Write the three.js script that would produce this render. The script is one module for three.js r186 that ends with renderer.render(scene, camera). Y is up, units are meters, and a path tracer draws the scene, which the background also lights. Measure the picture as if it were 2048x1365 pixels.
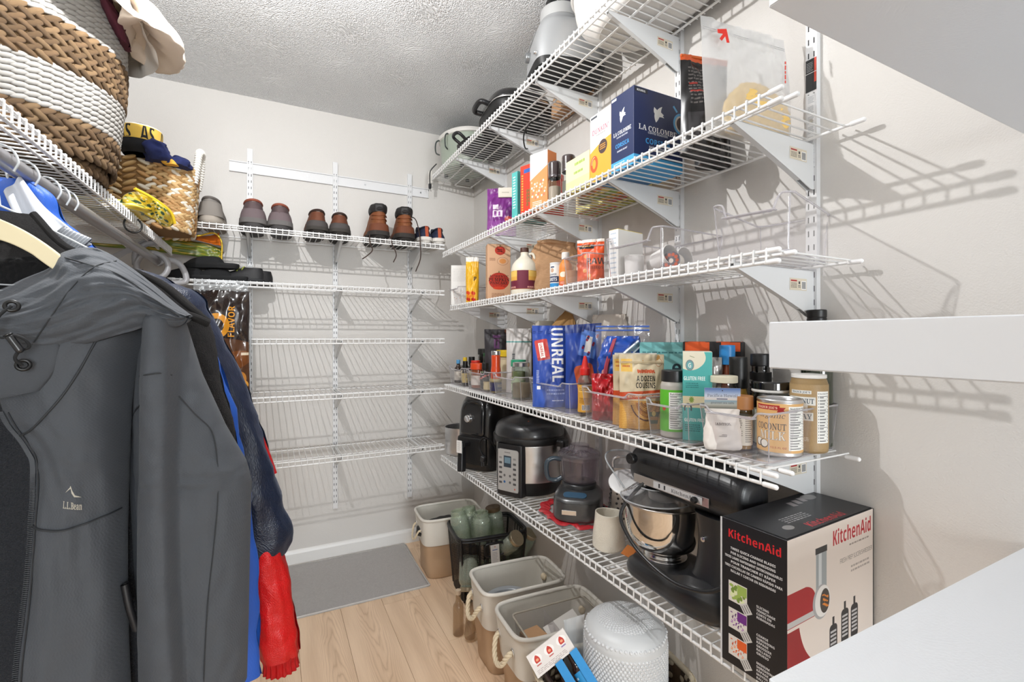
import * as THREE from 'three';
import { mergeGeometries, mergeVertices, toCreasedNormals } from 'three/addons/utils/BufferGeometryUtils.js';
import { RoundedBoxGeometry } from 'three/addons/geometries/RoundedBoxGeometry.js';
import { RectAreaLightUniformsLib } from 'three/addons/lights/RectAreaLightUniformsLib.js';
import { createNoise2D, createNoise3D } from 'simplex-noise';

// ---------- camera, lights, exposure ----------
const scene = new THREE.Scene();
scene.background = new THREE.Color(0x000000);
const camera = new THREE.PerspectiveCamera(72.04, 2048 / 1365, 0.03, 30);
camera.position.set(0, 1.21, 0);
camera.rotation.set(0, -27 * Math.PI / 180, 0);
camera.setViewOffset(2048, 1365, 0, 7.5, 2048, 1365);
const renderer = new THREE.WebGLRenderer({ antialias: true });
renderer.toneMapping = THREE.LinearToneMapping;
renderer.toneMappingExposure = 1.14;
renderer.shadowMap.enabled = true;
RectAreaLightUniformsLib.init();
const BULB = [-0.12, 2.2, -1.18], BULB_POWER = 3.1, UNSEEN_WINDOW_POWER = 15;
const unseenBulbLight = new THREE.PointLight(new THREE.Color(1, 0.995, 0.99), BULB_POWER);  // bulb out of view above the aisle, casting the shelf shadows
unseenBulbLight.position.set(...BULB); unseenBulbLight.castShadow = true; unseenBulbLight.shadow.radius = 0.4; scene.add(unseenBulbLight);
// unseen window behind the viewer, placed to light the pantry from the front
const UNSEEN_WINDOW = [0.15, 1.32, 4.44, 1.5, 1.75];
const unseenWindowLight = new THREE.RectAreaLight(new THREE.Color(0.91, 0.965, 1), UNSEEN_WINDOW_POWER, UNSEEN_WINDOW[3], UNSEEN_WINDOW[4]);
unseenWindowLight.position.set(UNSEEN_WINDOW[0], UNSEEN_WINDOW[1], UNSEEN_WINDOW[2]); unseenWindowLight.rotation.y = 0; unseenWindowLight.lookAt(UNSEEN_WINDOW[0], UNSEEN_WINDOW[1], 0); scene.add(unseenWindowLight);

// ---------- helpers ----------
let seed = 7;
const rnd = () => { seed = (seed * 1664525 + 1013904223) >>> 0; return seed / 4294967296; };
const rr = (a, b) => a + (b - a) * rnd();
const noise2 = createNoise2D(rnd), noise3 = createNoise3D(rnd);
const V = (x, y, z) => new THREE.Vector3(x, y, z);
const PI = Math.PI, sm = (t) => { t = Math.min(1, Math.max(0, t)); return t * t * (3 - 2 * t); };
const lerp = (a, b, t) => a + (b - a) * t;
const used = {};
function numbered(n) { const k = used[n] = (used[n] ?? -1) + 1; return k ? n + '_' + String(k).padStart(3, '0') : n; }
const S = (hex) => new THREE.Color(hex);
function mat(color, roughness = 0.6, o = {}) { return new THREE.MeshPhysicalMaterial({ color: typeof color === 'object' && !color.isColor ? new THREE.Color(...color) : new THREE.Color(color), roughness, ...o }); }
function clean(g) {
  if (g.index) g = g.toNonIndexed();
  for (const k of Object.keys(g.attributes)) if (!['position', 'normal', 'uv'].includes(k)) g.deleteAttribute(k);
  if (!g.attributes.uv) g.setAttribute('uv', new THREE.BufferAttribute(new Float32Array(g.attributes.position.count * 2), 2));
  if (!g.attributes.normal) g.computeVertexNormals();
  g.morphAttributes = {};
  return g;
}
function merge(list) {
  if (!Array.isArray(list)) return list;
  if (list.length === 1) return list[0];
  const g = mergeGeometries(list.map(clean)); return g;
}
function shadow(m) { m.castShadow = true; m.receiveShadow = true; return m; }
function part(name, geo, material, parent, label) {
  const m = shadow(new THREE.Mesh(merge(geo), material)); m.name = parent ? name : numbered(name);
  if (label) m.userData.label = label;
  (parent ?? scene).add(m); return m;
}
function thing(name, label, category, pos = [0, 0, 0], turn = 0, group) {
  const o = new THREE.Group(); o.name = numbered(name); o.position.set(...pos); o.rotation.y = turn;
  o.userData = { label, category }; if (group) o.userData.group = group; scene.add(o); return o;
}
function solo(name, label, category, geo, material, pos = [0, 0, 0], turn = 0, group) {
  const m = part(name, geo, material); m.position.set(...pos); m.rotation.y = turn;
  m.userData = { label, category }; if (group) m.userData.group = group; return m;
}
function struct(name, geo, material, parent) { const m = part(name, geo, material, parent); if (!parent) { m.name = name; m.userData.kind = 'structure'; } return m; }
function copy(src, label, pos, turn, group) {
  const c = src.clone(); c.name = numbered(src.name.replace(/_\d{3}$/, '')); c.userData = { ...src.userData, label }; if (group) c.userData.group = group;
  if (pos) c.position.set(...pos); if (turn !== undefined) c.rotation.y = turn; scene.add(c); return c;
}
const mv = (g, x = 0, y = 0, z = 0) => g.translate(x, y, z);
function xf(g, [x, y, z] = [0, 0, 0], [rx, ry, rz] = [0, 0, 0], s = 1) {
  const q = new THREE.Quaternion().setFromEuler(new THREE.Euler(rx, ry, rz));
  return g.applyMatrix4(new THREE.Matrix4().compose(V(x, y, z), q, Array.isArray(s) ? V(...s) : V(s, s, s)));
}
function box(w, h, d, x = 0, y = 0, z = 0, r = 0, seg = 2) { return mv(r ? new RoundedBoxGeometry(w, h, d, seg, Math.min(r, w / 2.01, h / 2.01, d / 2.01)) : new THREE.BoxGeometry(w, h, d), x, y, z); }
function cyl(r, h, x = 0, y = 0, z = 0, n = 24, r2 = r) { return mv(new THREE.CylinderGeometry(r2, r, h, n), x, y, z); }
function rod(a, b, r, n = 8) {
  const A = V(...a), B = V(...b), d = B.clone().sub(A), g = new THREE.CylinderGeometry(r, r, d.length(), n, 1);
  g.applyQuaternion(new THREE.Quaternion().setFromUnitVectors(V(0, 1, 0), d.clone().normalize())); return mv(g, ...A.add(B).multiplyScalar(0.5).toArray());
}
function tube(pts, r, n = 8, seg = pts.length * 6, closed = false) { return new THREE.TubeGeometry(new THREE.CatmullRomCurve3(pts.map((p) => V(...p)), closed, 'centripetal'), seg, r, n, closed); }
function lathe(prof, n = 40, phi = 0, len = PI * 2) { return new THREE.LatheGeometry(prof.map(([r, y]) => new THREE.Vector2(Math.max(r, 1e-5), y)), n, phi, len); }
// a smooth profile through a few points, never overshooting; corners kept where a point is repeated
function prof(pts, k = 4) {
  const out = []; let run = [pts[0]];
  const mm = (a, b) => (a * b <= 0 ? 0 : Math.sign(a) * Math.min(Math.abs(a), Math.abs(b)) * 1.3);
  const flush = () => {
    const n = run.length; if (n < 3) { out.push(...run); return; }
    const d = run.map((p, i) => (i ? Math.hypot(p[0] - run[i - 1][0], p[1] - run[i - 1][1]) || 1e-6 : 0)), s = (i, c) => (run[i][c] - run[i - 1][c]) / d[i], m = run.map((p, i) => [0, 1].map((c) => (i === 0 ? s(1, c) : i === n - 1 ? s(n - 1, c) : mm(s(i, c), s(i + 1, c)))));
    for (let i = 1; i < n; i++) for (let q = i === 1 ? 0 : 1; q <= k; q++) { const t = q / k, a = 2 * t ** 3 - 3 * t * t + 1, b = t ** 3 - 2 * t * t + t, c = 1 - a, e = t ** 3 - t * t; out.push([0, 1].map((x) => a * run[i - 1][x] + b * d[i] * m[i - 1][x] + c * run[i][x] + e * d[i] * m[i][x])); }
  };
  for (let i = 1; i < pts.length; i++) { if (pts[i][0] === pts[i - 1][0] && pts[i][1] === pts[i - 1][1]) { flush(); run = [pts[i]]; } else run.push(pts[i]); }
  flush(); return out;
}
function shapeOf(pts) { const s = new THREE.Shape(); pts.forEach(([x, y], i) => (i ? s.lineTo(x, y) : s.moveTo(x, y))); return s; }
function extrude(shape, depth, bevel = 0, seg = 12) { return new THREE.ExtrudeGeometry(Array.isArray(shape) ? shapeOf(shape) : shape, { depth, bevelEnabled: bevel > 0, bevelThickness: bevel, bevelSize: bevel, bevelOffset: -bevel, bevelSegments: 2, curveSegments: seg }); }
function rrect(w, h, r) { const s = new THREE.Shape(), x = -w / 2, y = -h / 2; s.moveTo(x + r, y); s.lineTo(x + w - r, y); s.absarc(x + w - r, y + r, r, -PI / 2, 0); s.lineTo(x + w, y + h - r); s.absarc(x + w - r, y + h - r, r, 0, PI / 2); s.lineTo(x + r, y + h); s.absarc(x + r, y + h - r, r, PI / 2, PI); s.lineTo(x, y + r); s.absarc(x + r, y + r, r, PI, PI * 1.5); return s; }
// a surface from a grid of points f(u, v)
function sheet(nu, nv, f, wrapU = false) {
  const pos = [], uv = [], idx = [];
  for (let j = 0; j <= nv; j++) for (let i = 0; i <= nu; i++) { const p = f(i / nu, j / nv); pos.push(p[0], p[1], p[2]); uv.push(i / nu, j / nv); }
  for (let j = 0; j < nv; j++) for (let i = 0; i < nu; i++) { const a = j * (nu + 1) + i, b = a + 1, c = a + nu + 1, d = c + 1; idx.push(a, b, d, a, d, c); }
  const g = new THREE.BufferGeometry(); g.setAttribute('position', new THREE.Float32BufferAttribute(pos, 3)); g.setAttribute('uv', new THREE.Float32BufferAttribute(uv, 2)); g.setIndex(idx); g.computeVertexNormals();
  if (wrapU) { const n = g.attributes.normal; for (let j = 0; j <= nv; j++) { const a = j * (nu + 1), b = a + nu, x = n.getX(a) + n.getX(b), y = n.getY(a) + n.getY(b), z = n.getZ(a) + n.getZ(b), l = Math.hypot(x, y, z) || 1; n.setXYZ(a, x / l, y / l, z / l); n.setXYZ(b, x / l, y / l, z / l); } }
  return g;
}
// loft: rows of [cx, cy, cz, hx, hz, exponent]; smooth between rows; bump(angle, v, p) pushes outwards
function loft(rows, n = 32, m = 40, o = {}) {
  const at = (v) => { const s = v * (rows.length - 1), i = Math.min(rows.length - 2, Math.floor(s)), t = s - i; const out = []; for (let k = 0; k < 6; k++) { const p0 = rows[Math.max(0, i - 1)][k] ?? 2, p1 = rows[i][k] ?? 2, p2 = rows[i + 1][k] ?? 2, p3 = rows[Math.min(rows.length - 1, i + 2)][k] ?? 2; out.push(o.linear ? lerp(p1, p2, t) : 0.5 * (2 * p1 + (p2 - p0) * t + (2 * p0 - 5 * p1 + 4 * p2 - p3) * t * t + (3 * p1 - p0 - 3 * p2 + p3) * t * t * t)); } return out; };
  const f = (u, v) => { const [cx, cy, cz, hx, hz, e] = at(v), a = u * PI * 2, c = Math.cos(a), s = Math.sin(a), q = 2 / e; const px = Math.sign(c) * Math.abs(c) ** q, pz = Math.sign(s) * Math.abs(s) ** q; const b = o.bump ? o.bump(a, v, cx + px * hx, cy, cz - pz * hz) : 0; return [cx + px * (Math.max(hx, 0) + b), cy + (o.lift ? o.lift(a, v) : 0), cz - pz * (Math.max(hz, 0) + b)]; };
  const g = sheet(n, m, f, true), caps = [];
  for (const v of o.open ? [] : [0, 1]) { const c = at(v); const p = [c[0], c[1], c[2]]; caps.push(sheet(n, 1, (u, w) => { const q = f(v ? u : 1 - u, v); return w ? q.map((x, k) => lerp(x, p[k], 0.999)) : q; })); }
  return merge([g, ...caps]);
}
// ---------- textures ----------
const texs = [];
function canvasTex(w, h, draw) { const c = document.createElement('canvas'); c.width = w; c.height = h; const x = c.getContext('2d'); draw(x, w, h); const t = new THREE.CanvasTexture(c); t.colorSpace = THREE.SRGBColorSpace; t.wrapS = t.wrapT = THREE.RepeatWrapping; t.anisotropy = 8; texs.push(t); return t; }
function dataTex(w, h, f, srgb = false) {
  const d = new Uint8Array(w * h * 4);
  for (let y = 0; y < h; y++) for (let x = 0; x < w; x++) { const c = f(x / w, y / h, x, y), o = (y * w + x) * 4; for (let k = 0; k < 3; k++) d[o + k] = Math.min(255, Math.max(0, (Array.isArray(c) ? c[k] : c) * 255)); d[o + 3] = 255; }
  const t = new THREE.DataTexture(d, w, h); t.magFilter = THREE.LinearFilter; t.minFilter = THREE.LinearFilter; t.wrapS = t.wrapT = THREE.RepeatWrapping; if (srgb) t.colorSpace = THREE.SRGBColorSpace; t.needsUpdate = true; return t;
}
const tile = (u, v, fu, fv, s = 0) => { const a = u * PI * 2, b = v * PI * 2; return noise3(Math.cos(a) * fu + s, Math.sin(a) * fu + Math.cos(b) * fv, Math.sin(b) * fv + s * 1.7); };
const rep = (t, a, b = a) => { const c = t.clone(); c.repeat.set(a, b); c.needsUpdate = true; return c; };
function uvScale(g, a, b = a) { const u = g.attributes.uv; for (let i = 0; i < u.count; i++) u.setXY(i, u.getX(i) * a, u.getY(i) * b); return g; }
// writing helper: lines of [text, x, y, size, colour, font, align, maxWidth]
function write(x, list) { for (const [t, px, py, s, c, f = 'bold sans-serif', al = 'center', mw, rot] of list) { x.save(); x.fillStyle = c; const [w, ...fam] = f.split(' '); x.font = `${w} ${s}px ${fam.join(' ')}`; x.textAlign = al; x.textBaseline = 'middle'; x.translate(px, py); if (rot) x.rotate(rot); mw ? x.fillText(t, 0, 0, mw) : x.fillText(t, 0, 0); x.restore(); } }
function smallPrint(x, x0, y0, w, h, color, n, seedk = 3) { x.fillStyle = color; let s = seedk; const r = () => (s = (s * 16807) % 2147483647) / 2147483647; const lh = h / n; for (let i = 0; i < n; i++) { let p = x0; while (p < x0 + w * (0.75 + 0.25 * r())) { const q = w * (0.04 + 0.1 * r()); x.fillRect(p, y0 + i * lh, Math.min(q, x0 + w - p), lh * 0.45); p += q + w * 0.025; } } }
function barcode(x, x0, y0, w, h) { x.fillStyle = '#fff'; x.fillRect(x0 - 3, y0 - 3, w + 6, h + 6); x.fillStyle = '#222'; let p = 0, i = 0; while (p < w) { const q = 1 + ((i * 7919) % 5) * w / 130; x.fillRect(x0 + p, y0, q, h); p += q + 1 + ((i * 104729) % 4) * w / 120; i++; } }
function nutrition(x, x0, y0, w, h) { x.fillStyle = '#f4f4f0'; x.fillRect(x0, y0, w, h); x.fillStyle = '#111'; write(x, [['Nutrition Facts', x0 + w / 2, y0 + h * 0.045, w * 0.125, '#111', 'bold sans-serif', 'center', w * 0.92]]); for (let i = 0; i < 15; i++) { const y = y0 + h * (0.09 + i * 0.06); x.fillStyle = '#222'; x.fillRect(x0 + w * 0.04, y, w * 0.92, i % 5 ? 1 : 4); x.fillStyle = '#555'; x.fillRect(x0 + w * 0.06, y + h * 0.02, w * (0.35 + 0.3 * ((i * 37) % 10) / 10), h * 0.018); x.fillRect(x0 + w * 0.82, y + h * 0.02, w * 0.1, h * 0.018); } }
function face(w, h, draw, rough = 0.55, o = {}) { return new THREE.MeshPhysicalMaterial({ map: canvasTex(w, h, draw), roughness: rough, ...o }); }
// carton: faces given as materials in the order +x, -x, +y, -y, +z, -z
function carton(w, h, d, mats, o = {}) { const g = new RoundedBoxGeometry(w, h, d, 1, o.r ?? 0.0012); return shadow(new THREE.Mesh(mv(g, 0, h / 2, 0), mats)); }
const fabricBump = dataTex(128, 128, (u, v) => 0.5 + 0.25 * Math.sin(u * PI * 64) * Math.sin(v * PI * 64) + 0.25 * tile(u, v, 9, 9));
const grainBump = dataTex(256, 256, (u, v) => 0.5 + 0.3 * tile(u, v, 9, 9) + 0.2 * tile(u, v, 22, 22, 5));
// ---------- the room ----------
const WX = 1.13, LX = -0.71, BZ = -2.746, FZ = 1.45, HZ = 4.5, CH = 2.44, TH = 0.1;
const peel = dataTex(512, 512, (u, v) => { const n = tile(u, v, 16, 16) * 0.6 + tile(u, v, 34, 34, 3) * 0.5; return 0.5 + 0.45 * n; });
const knock = dataTex(512, 512, (u, v) => { const n = tile(u, v, 13, 13, 9) * 0.7 + tile(u, v, 27, 27, 2) * 0.55; return sm((n + 0.25) * 1.3); });
const wallM = mat([0.66, 0.638, 0.61], 0.6, { bumpMap: rep(peel, 2.2), bumpScale: 0.0005 });
const ceilM = mat([0.90, 0.915, 0.93], 0.9, { bumpMap: rep(knock, 1.9), bumpScale: 0.004 });
const trimM = mat([0.8, 0.79, 0.77], 0.35);
function slab(w, h, d, x, y, z) { const g = box(w, h, d, x, y, z), p = g.attributes.position, n = g.attributes.normal, u = g.attributes.uv; for (let i = 0; i < p.count; i++) { const ax = Math.abs(n.getX(i)) > 0.5, ay = Math.abs(n.getY(i)) > 0.5; u.setXY(i, ax ? p.getZ(i) : p.getX(i), ay ? p.getZ(i) : p.getY(i)); } return g; }
struct('wall_back', slab(WX - LX + 2 * TH, CH, TH, (WX + LX) / 2, CH / 2, BZ - TH / 2), wallM);
struct('wall_right', slab(TH, CH, FZ - BZ, WX + TH / 2, CH / 2, (FZ + BZ) / 2), wallM);
struct('wall_left', slab(TH, CH, FZ - BZ, LX - TH / 2, CH / 2, (FZ + BZ) / 2), wallM);
const DX0 = -0.6, DX1 = 1.02, DH = 2.2; // doorway out of view, wide to let the window light in
struct('wall_front', [slab(DX0 - LX, CH, TH, (DX0 + LX) / 2, CH / 2, FZ + TH / 2), slab(WX - DX1, CH, TH, (WX + DX1) / 2, CH / 2, FZ + TH / 2), slab(DX1 - DX0, CH - DH, TH, (DX0 + DX1) / 2, (CH + DH) / 2, FZ + TH / 2)], wallM);
struct('trim_1', [box(0.06, DH + 0.06, 0.015, DX0 - 0.03, (DH + 0.06) / 2, FZ - 0.0075, 0.002), box(0.06, DH + 0.06, 0.015, DX1 + 0.03, (DH + 0.06) / 2, FZ - 0.0075, 0.002), box(DX1 - DX0, 0.06, 0.015, (DX0 + DX1) / 2, DH + 0.03, FZ - 0.0075, 0.002)], trimM);
struct('ceiling', slab(3.6, TH, HZ - BZ + 2 * TH, 0.2, CH + TH / 2, (HZ + BZ) / 2), ceilM);
struct('wall_unseen_hall_left', slab(TH, CH, HZ - FZ, -1.5, CH / 2, (HZ + FZ) / 2), wallM); struct('wall_unseen_hall_right', slab(TH, CH, HZ - FZ, 1.9, CH / 2, (HZ + FZ) / 2), wallM);  // hall out of view, built to carry the window light
struct('wall_unseen_hall_near', [slab(1.45 + LX, CH, TH, (LX - 1.45) / 2 - TH / 2 + 0.05, CH / 2, FZ + TH / 2), slab(1.85 - WX, CH, TH, (WX + 1.85) / 2, CH / 2, FZ + TH / 2)], wallM);
{ const [x, y, z, w, h] = UNSEEN_WINDOW, a = x - w / 2, b = x + w / 2, c = y - h / 2, d = y + h / 2, zz = HZ + TH / 2; struct('wall_unseen_hall_end', [slab(a + 1.5, CH, TH, (a - 1.5) / 2, CH / 2, zz), slab(1.9 - b, CH, TH, (b + 1.9) / 2, CH / 2, zz), slab(w, c, TH, x, c / 2, zz), slab(w, CH - d, TH, x, (CH + d) / 2, zz)], wallM);
  const win = struct('unseen_window_1', [box(w, 0.05, 0.06, x, c + 0.025, zz), box(w, 0.05, 0.06, x, d - 0.025, zz), box(0.05, h, 0.06, a + 0.025, y, zz), box(0.05, h, 0.06, b - 0.025, y, zz), box(0.03, h, 0.05, x, y, zz)], trimM); struct('unseen_window_pane', box(w, h, 0.006, x, y, HZ + 0.02), new THREE.MeshStandardMaterial({ color: 0xffffff, emissive: new THREE.Color(0.93, 0.97, 1), emissiveIntensity: 1.6 }), win); }  // glowing pane of the unseen window, lighting the pantry from behind the viewer
function baseboard(name, len, x, z, turn) { const s = [[0, 0], [0.012, 0], [0.012, 0.062], [0.009, 0.074], [0.004, 0.08], [0, 0.08]]; const g = extrude(s, len); g.rotateY(turn); struct(name, mv(g, x, 0, z), trimM); }
baseboard('baseboard_back', WX - LX, WX, BZ, -PI / 2);
baseboard('baseboard_right', FZ - BZ, WX, FZ, PI);
baseboard('baseboard_left', FZ - BZ, LX, BZ, 0);
// floor of oak-look planks
const floor = struct('floor', slab(3.6, 0.08, HZ - BZ + 2 * TH, 0.2, -0.05, (HZ + BZ) / 2), mat([0.42, 0.33, 0.24], 0.6));
const oak = [0, 1, 2, 3].map((k) => dataTex(256, 1024, (u, v) => {
  const x = (u - 0.5 - 0.12 * (k - 1.5) + 0.05 * noise2(v * 3 + k * 9, k)) * 2, cath = (k % 2 ? -1 : 1);
  const q = x * x * (4.5 + k) + cath * v * 5.2 + 0.25 * noise2(u * 3, v * 5 + k * 7) + 0.07 * noise2(u * 12, v * 12);
  const ring = Math.abs(((q * 1.9 + 50) % 1) - 0.5) * 2, fine = noise2(u * 70 + k, v * 6) * 0.5 + noise2(u * 150, v * 9 + k) * 0.5, tone = 0.04 * noise2(u * 2, v * 2 + k * 5);
  const d = 0.10 * ring ** 3 * Math.max(0.15, 1 - Math.abs(x) * 0.9) + 0.035 * fine + tone;
  return [0.92 - d * 0.9, 0.80 - d, 0.675 - d * 1.05];
}, true));
const oakM = oak.map((t, k) => [0.97, 1.0, 1.03].map((b) => new THREE.MeshPhysicalMaterial({ map: t, color: new THREE.Color(b, b, b), roughness: 0.42 }))).flat();
const PW = 0.178, GX = 0.268;
const plankGeo = {};
for (let i = -6; i < 5; i++) {
  const x0 = Math.max(LX, GX + i * PW), x1 = Math.min(WX, GX + (i + 1) * PW); if (x1 - x0 < 0.02) continue;
  const joints = i === 0 ? [-2.05 - 0.9, -1.35] : i === 1 ? [-2.153, -0.94] : i === 2 ? [-2.95, -1.778] : [BZ - rr(0, 0.9)];
  let z = Math.min(joints[0], BZ); const cuts = [BZ]; for (const j of joints) if (j > BZ) cuts.push(j); let last = cuts[cuts.length - 1]; while (last < FZ) { last = Math.min(FZ, last + (cuts.length === 1 ? 1.22 - (BZ - z) : 1.22)); cuts.push(last); }
  for (let k = 0; k < cuts.length - 1; k++) {
    const L = cuts[k + 1] - cuts[k] - 0.0008, w = x1 - x0 - 0.0008, g = new RoundedBoxGeometry(w, 0.01, L, 1, 0.0009), p = g.attributes.position, u = g.attributes.uv, o = rnd();
    for (let q = 0; q < p.count; q++) u.setXY(q, (p.getX(q) + w / 2) / PW, (p.getZ(q) + L / 2) / 1.22 + o);
    const m = part('plank', mv(g, (x0 + x1) / 2, -0.005, (cuts[k] + cuts[k + 1]) / 2), oakM[Math.floor(rnd() * 12)], floor);
  }
}
// ceiling lamp out of view over the aisle, placed to cast the shelf shadows
{
  const t = thing('unseen_ceiling_lamp', 'unseen white pendant lamp with a bare round bulb, out of view over the aisle', 'lamp', [BULB[0], CH, BULB[2]]);
  part('base', lathe(prof([[0.001, 0], [0.075, 0], [0.075, 0], [0.072, -0.014], [0.04, -0.026], [0.022, -0.034], [0.022, -0.034], [0.001, -0.034]])), trimM, t);
  part('stem', cyl(0.009, CH - BULB[1] - 0.04, 0, (BULB[1] - CH - 0.02) / 2, 0, 16), trimM, t); part('socket', cyl(0.017, 0.03, 0, BULB[1] - CH + 0.043, 0, 20), trimM, t);
  part('bulb', mv(new THREE.SphereGeometry(0.03, 24, 16), 0, BULB[1] - CH, 0), new THREE.MeshStandardMaterial({ color: 0xffffff, emissive: new THREE.Color(1, 0.95, 0.88), emissiveIntensity: 6 }), t);
}
// ---------- wire shelving ----------
const wireM = mat([0.84, 0.84, 0.835], 0.32, { clearcoat: 0.3 }), steelM = mat([0.72, 0.73, 0.735], 0.38), capM = mat([0.88, 0.88, 0.88], 0.4);
function capsule(x, y, z, r = 0.0052, l = 0.022) { const g = new THREE.CapsuleGeometry(r, l, 4, 10); g.rotateZ(PI / 2); return mv(g, x, y, z); }
// local: length along +x from 0, front at z = 0, back at z = -depth, deck wires' top at y = 0
function wireShelf(label, len, depth, pos, turn, group, o = {}) {
  const t = thing('wire_shelf', label, 'shelf', pos, turn, group), pitch = 0.0263, n = Math.floor((len - 0.02) / pitch), w = [], lip = o.lip ?? 0.026, R = 0.0036;
  for (let i = 0; i <= n; i++) { const x = 0.01 + i * pitch; w.push(rod([x, -0.0015, -depth + 0.004], [x, -0.0015, -0.002], 0.002, 7)); w.push(rod([x, -0.001, 0.0012], [x, -lip, 0.0012], 0.002, 7)); w.push(mv(new THREE.SphereGeometry(0.0021, 6, 5), x, -0.0012, 0)); }
  part('deck_wires', w, wireM, t).userData.kind = 'stuff';
  const rails = [['front_rail', -0.0048, -0.0035], ['lip_rail', -lip, -0.0025], ['back_rail', -0.0065, -depth + 0.02], ...(o.rails ?? [-0.045]).map((z) => ['deck_rail', -0.0065, z])];
  for (const [nm, y, z] of rails) { const r = part(nm, rod([0, y, z], [len, y, z], R, 10), wireM, t); part('end_cap', capsule(len - 0.004, y, z), capM, r); part('end_cap', capsule(0.004, y, z), capM, r); }
  return t;
}
const TURN_R = -PI / 2, TURN_L = PI / 2;
const RY = { A: 2.146, B: 1.67, C: 1.376, D: 0.96, E: 0.567 };
const RZ = { A: [-2.70, -0.55], B: [-2.43, -0.545], C: [-2.31, -0.55], D: [-2.40, -0.555], E: [-2.46, -0.36] };
const RN = { A: 'topmost white wire shelf on the right wall, under the ceiling', B: 'second white wire shelf from the top on the right wall, with the blue coffee boxes', C: 'middle white wire shelf on the right wall, with the empty clear bins', D: 'white wire shelf on the right wall crowded with sauces and jars', E: 'lowest white wire shelf on the right wall, carrying the kitchen machines' };
for (const k of 'ABCDE') { const [z0, z1] = RZ[k]; wireShelf(RN[k], z1 - z0, 0.295, [0.82, RY[k], z0], TURN_R, 'white wire shelves on the right wall', { rails: k === 'A' ? [-0.105, -0.17] : [-0.05] }); }
const BY = [1.715, 1.465, 1.205, 0.935, 0.627];
const BN = ['topmost white wire shelf on the back wall, carrying the row of shoes', 'second white wire shelf on the back wall, below the shoes', 'third empty white wire shelf down on the back wall', 'fourth empty white wire shelf down on the back wall', 'lowest empty white wire shelf on the back wall'];
BY.forEach((y, i) => wireShelf(BN[i], 1.21, 0.295, [-0.39, y, -2.436], 0, 'white wire shelves on the back wall'));
const LSH = wireShelf('white wire shelf on the left above the clothes rod, holding two baskets', 2.9, 0.30, [-0.40, 1.607, 0.35], TURN_L, undefined, { lip: 0.03, rails: [-0.05, -0.16] });

// slotted wall standards
const slotted = (() => {
  const L = 1.9, s = shapeOf([[-0.0125, 0], [0.0125, 0], [0.0125, L], [-0.0125, L]]);
  for (let i = 0; i < 57; i++) for (const x of [-0.0062, 0.0062]) { const y = 0.03 + i * 0.032, h = new THREE.Path(); h.moveTo(x - 0.0014, y); h.lineTo(x - 0.0014, y + 0.0135); h.lineTo(x + 0.0014, y + 0.0135); h.lineTo(x + 0.0014, y); s.holes.push(h); }
  const f = mv(extrude(s, 0.0015), 0, 0, 0.0125), c = [f, box(0.0015, L, 0.0125, -0.01175, L / 2, 0.00625), box(0.0015, L, 0.0125, 0.01175, L / 2, 0.00625)];
  return merge(c);
})();
const slotShadeM = mat([0.03, 0.03, 0.035], 0.8);  // near-black strip standing in for the shade inside the slotted channels
const upM = mat([0.74, 0.745, 0.755], 0.3);
const RUZ = [-0.657, -1.061, -1.467, -1.875, -2.289], BUX = [-0.104, 0.305, 0.717];
const stickerM = face(128, 56, (x, w, h) => { x.fillStyle = '#d9cfbb'; x.fillRect(0, 0, w, h); x.fillStyle = '#a33'; x.fillRect(8, 8, 46, 7); smallPrint(x, 8, 22, 52, 26, '#5a5348', 4); x.fillStyle = '#3a3a3a'; x.fillRect(66, 14, 12, 12); smallPrint(x, 62, 32, 22, 14, '#444', 2); barcode(x, 92, 14, 28, 34); });
// bracket: local plate in the XY plane reaching along +x (out from the wall), top at y = 0
const bracketGeo = (() => {
  const s = new THREE.Shape(); s.moveTo(0, -0.004); s.lineTo(0.272, -0.004); s.lineTo(0.272, -0.012); s.quadraticCurveTo(0.15, -0.055, 0.05, -0.094); s.lineTo(0.012, -0.11); s.lineTo(0, -0.11);
  const plate = mv(extrude(s, 0.0018, 0, 16), 0, 0, -0.006), p2 = mv(extrude(s, 0.0018, 0, 16), 0, 0, 0.0042);
  const strip = sheet(16, 1, (u, v) => { const t = u, a = 0.272 * (1 - t) ** 2 + 2 * 0.15 * t * (1 - t) + 0.05 * t * t, b = -0.012 * (1 - t) ** 2 - 2 * 0.055 * t * (1 - t) - 0.094 * t * t; return [a, b, v ? 0.006 : -0.006]; });
  return merge([plate, p2, strip, box(0.272, 0.0015, 0.012, 0.136, -0.0045, 0), box(0.006, 0.09, 0.004, -0.003, -0.055, 0), rod([0.268, -0.006, 0], [0.268, 0.004, 0], 0.0035, 8)]);
})();
function bracket(label, pos, turn, group) {
  const t = thing('shelf_bracket', label, 'bracket', pos, turn, group); part('bracket_arm', bracketGeo, steelM, t);
  part('sticker', sheet(1, 1, (u, v) => [0.09 - u * 0.062, -0.052 + v * 0.027, -0.0064]), stickerM, t);
  return t;
}
const ordn = ['nearest', 'second nearest', 'third nearest', 'fourth nearest', 'farthest'];
const shn = { A: 'topmost', B: 'second', C: 'middle', D: 'fourth', E: 'lowest' };
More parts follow.
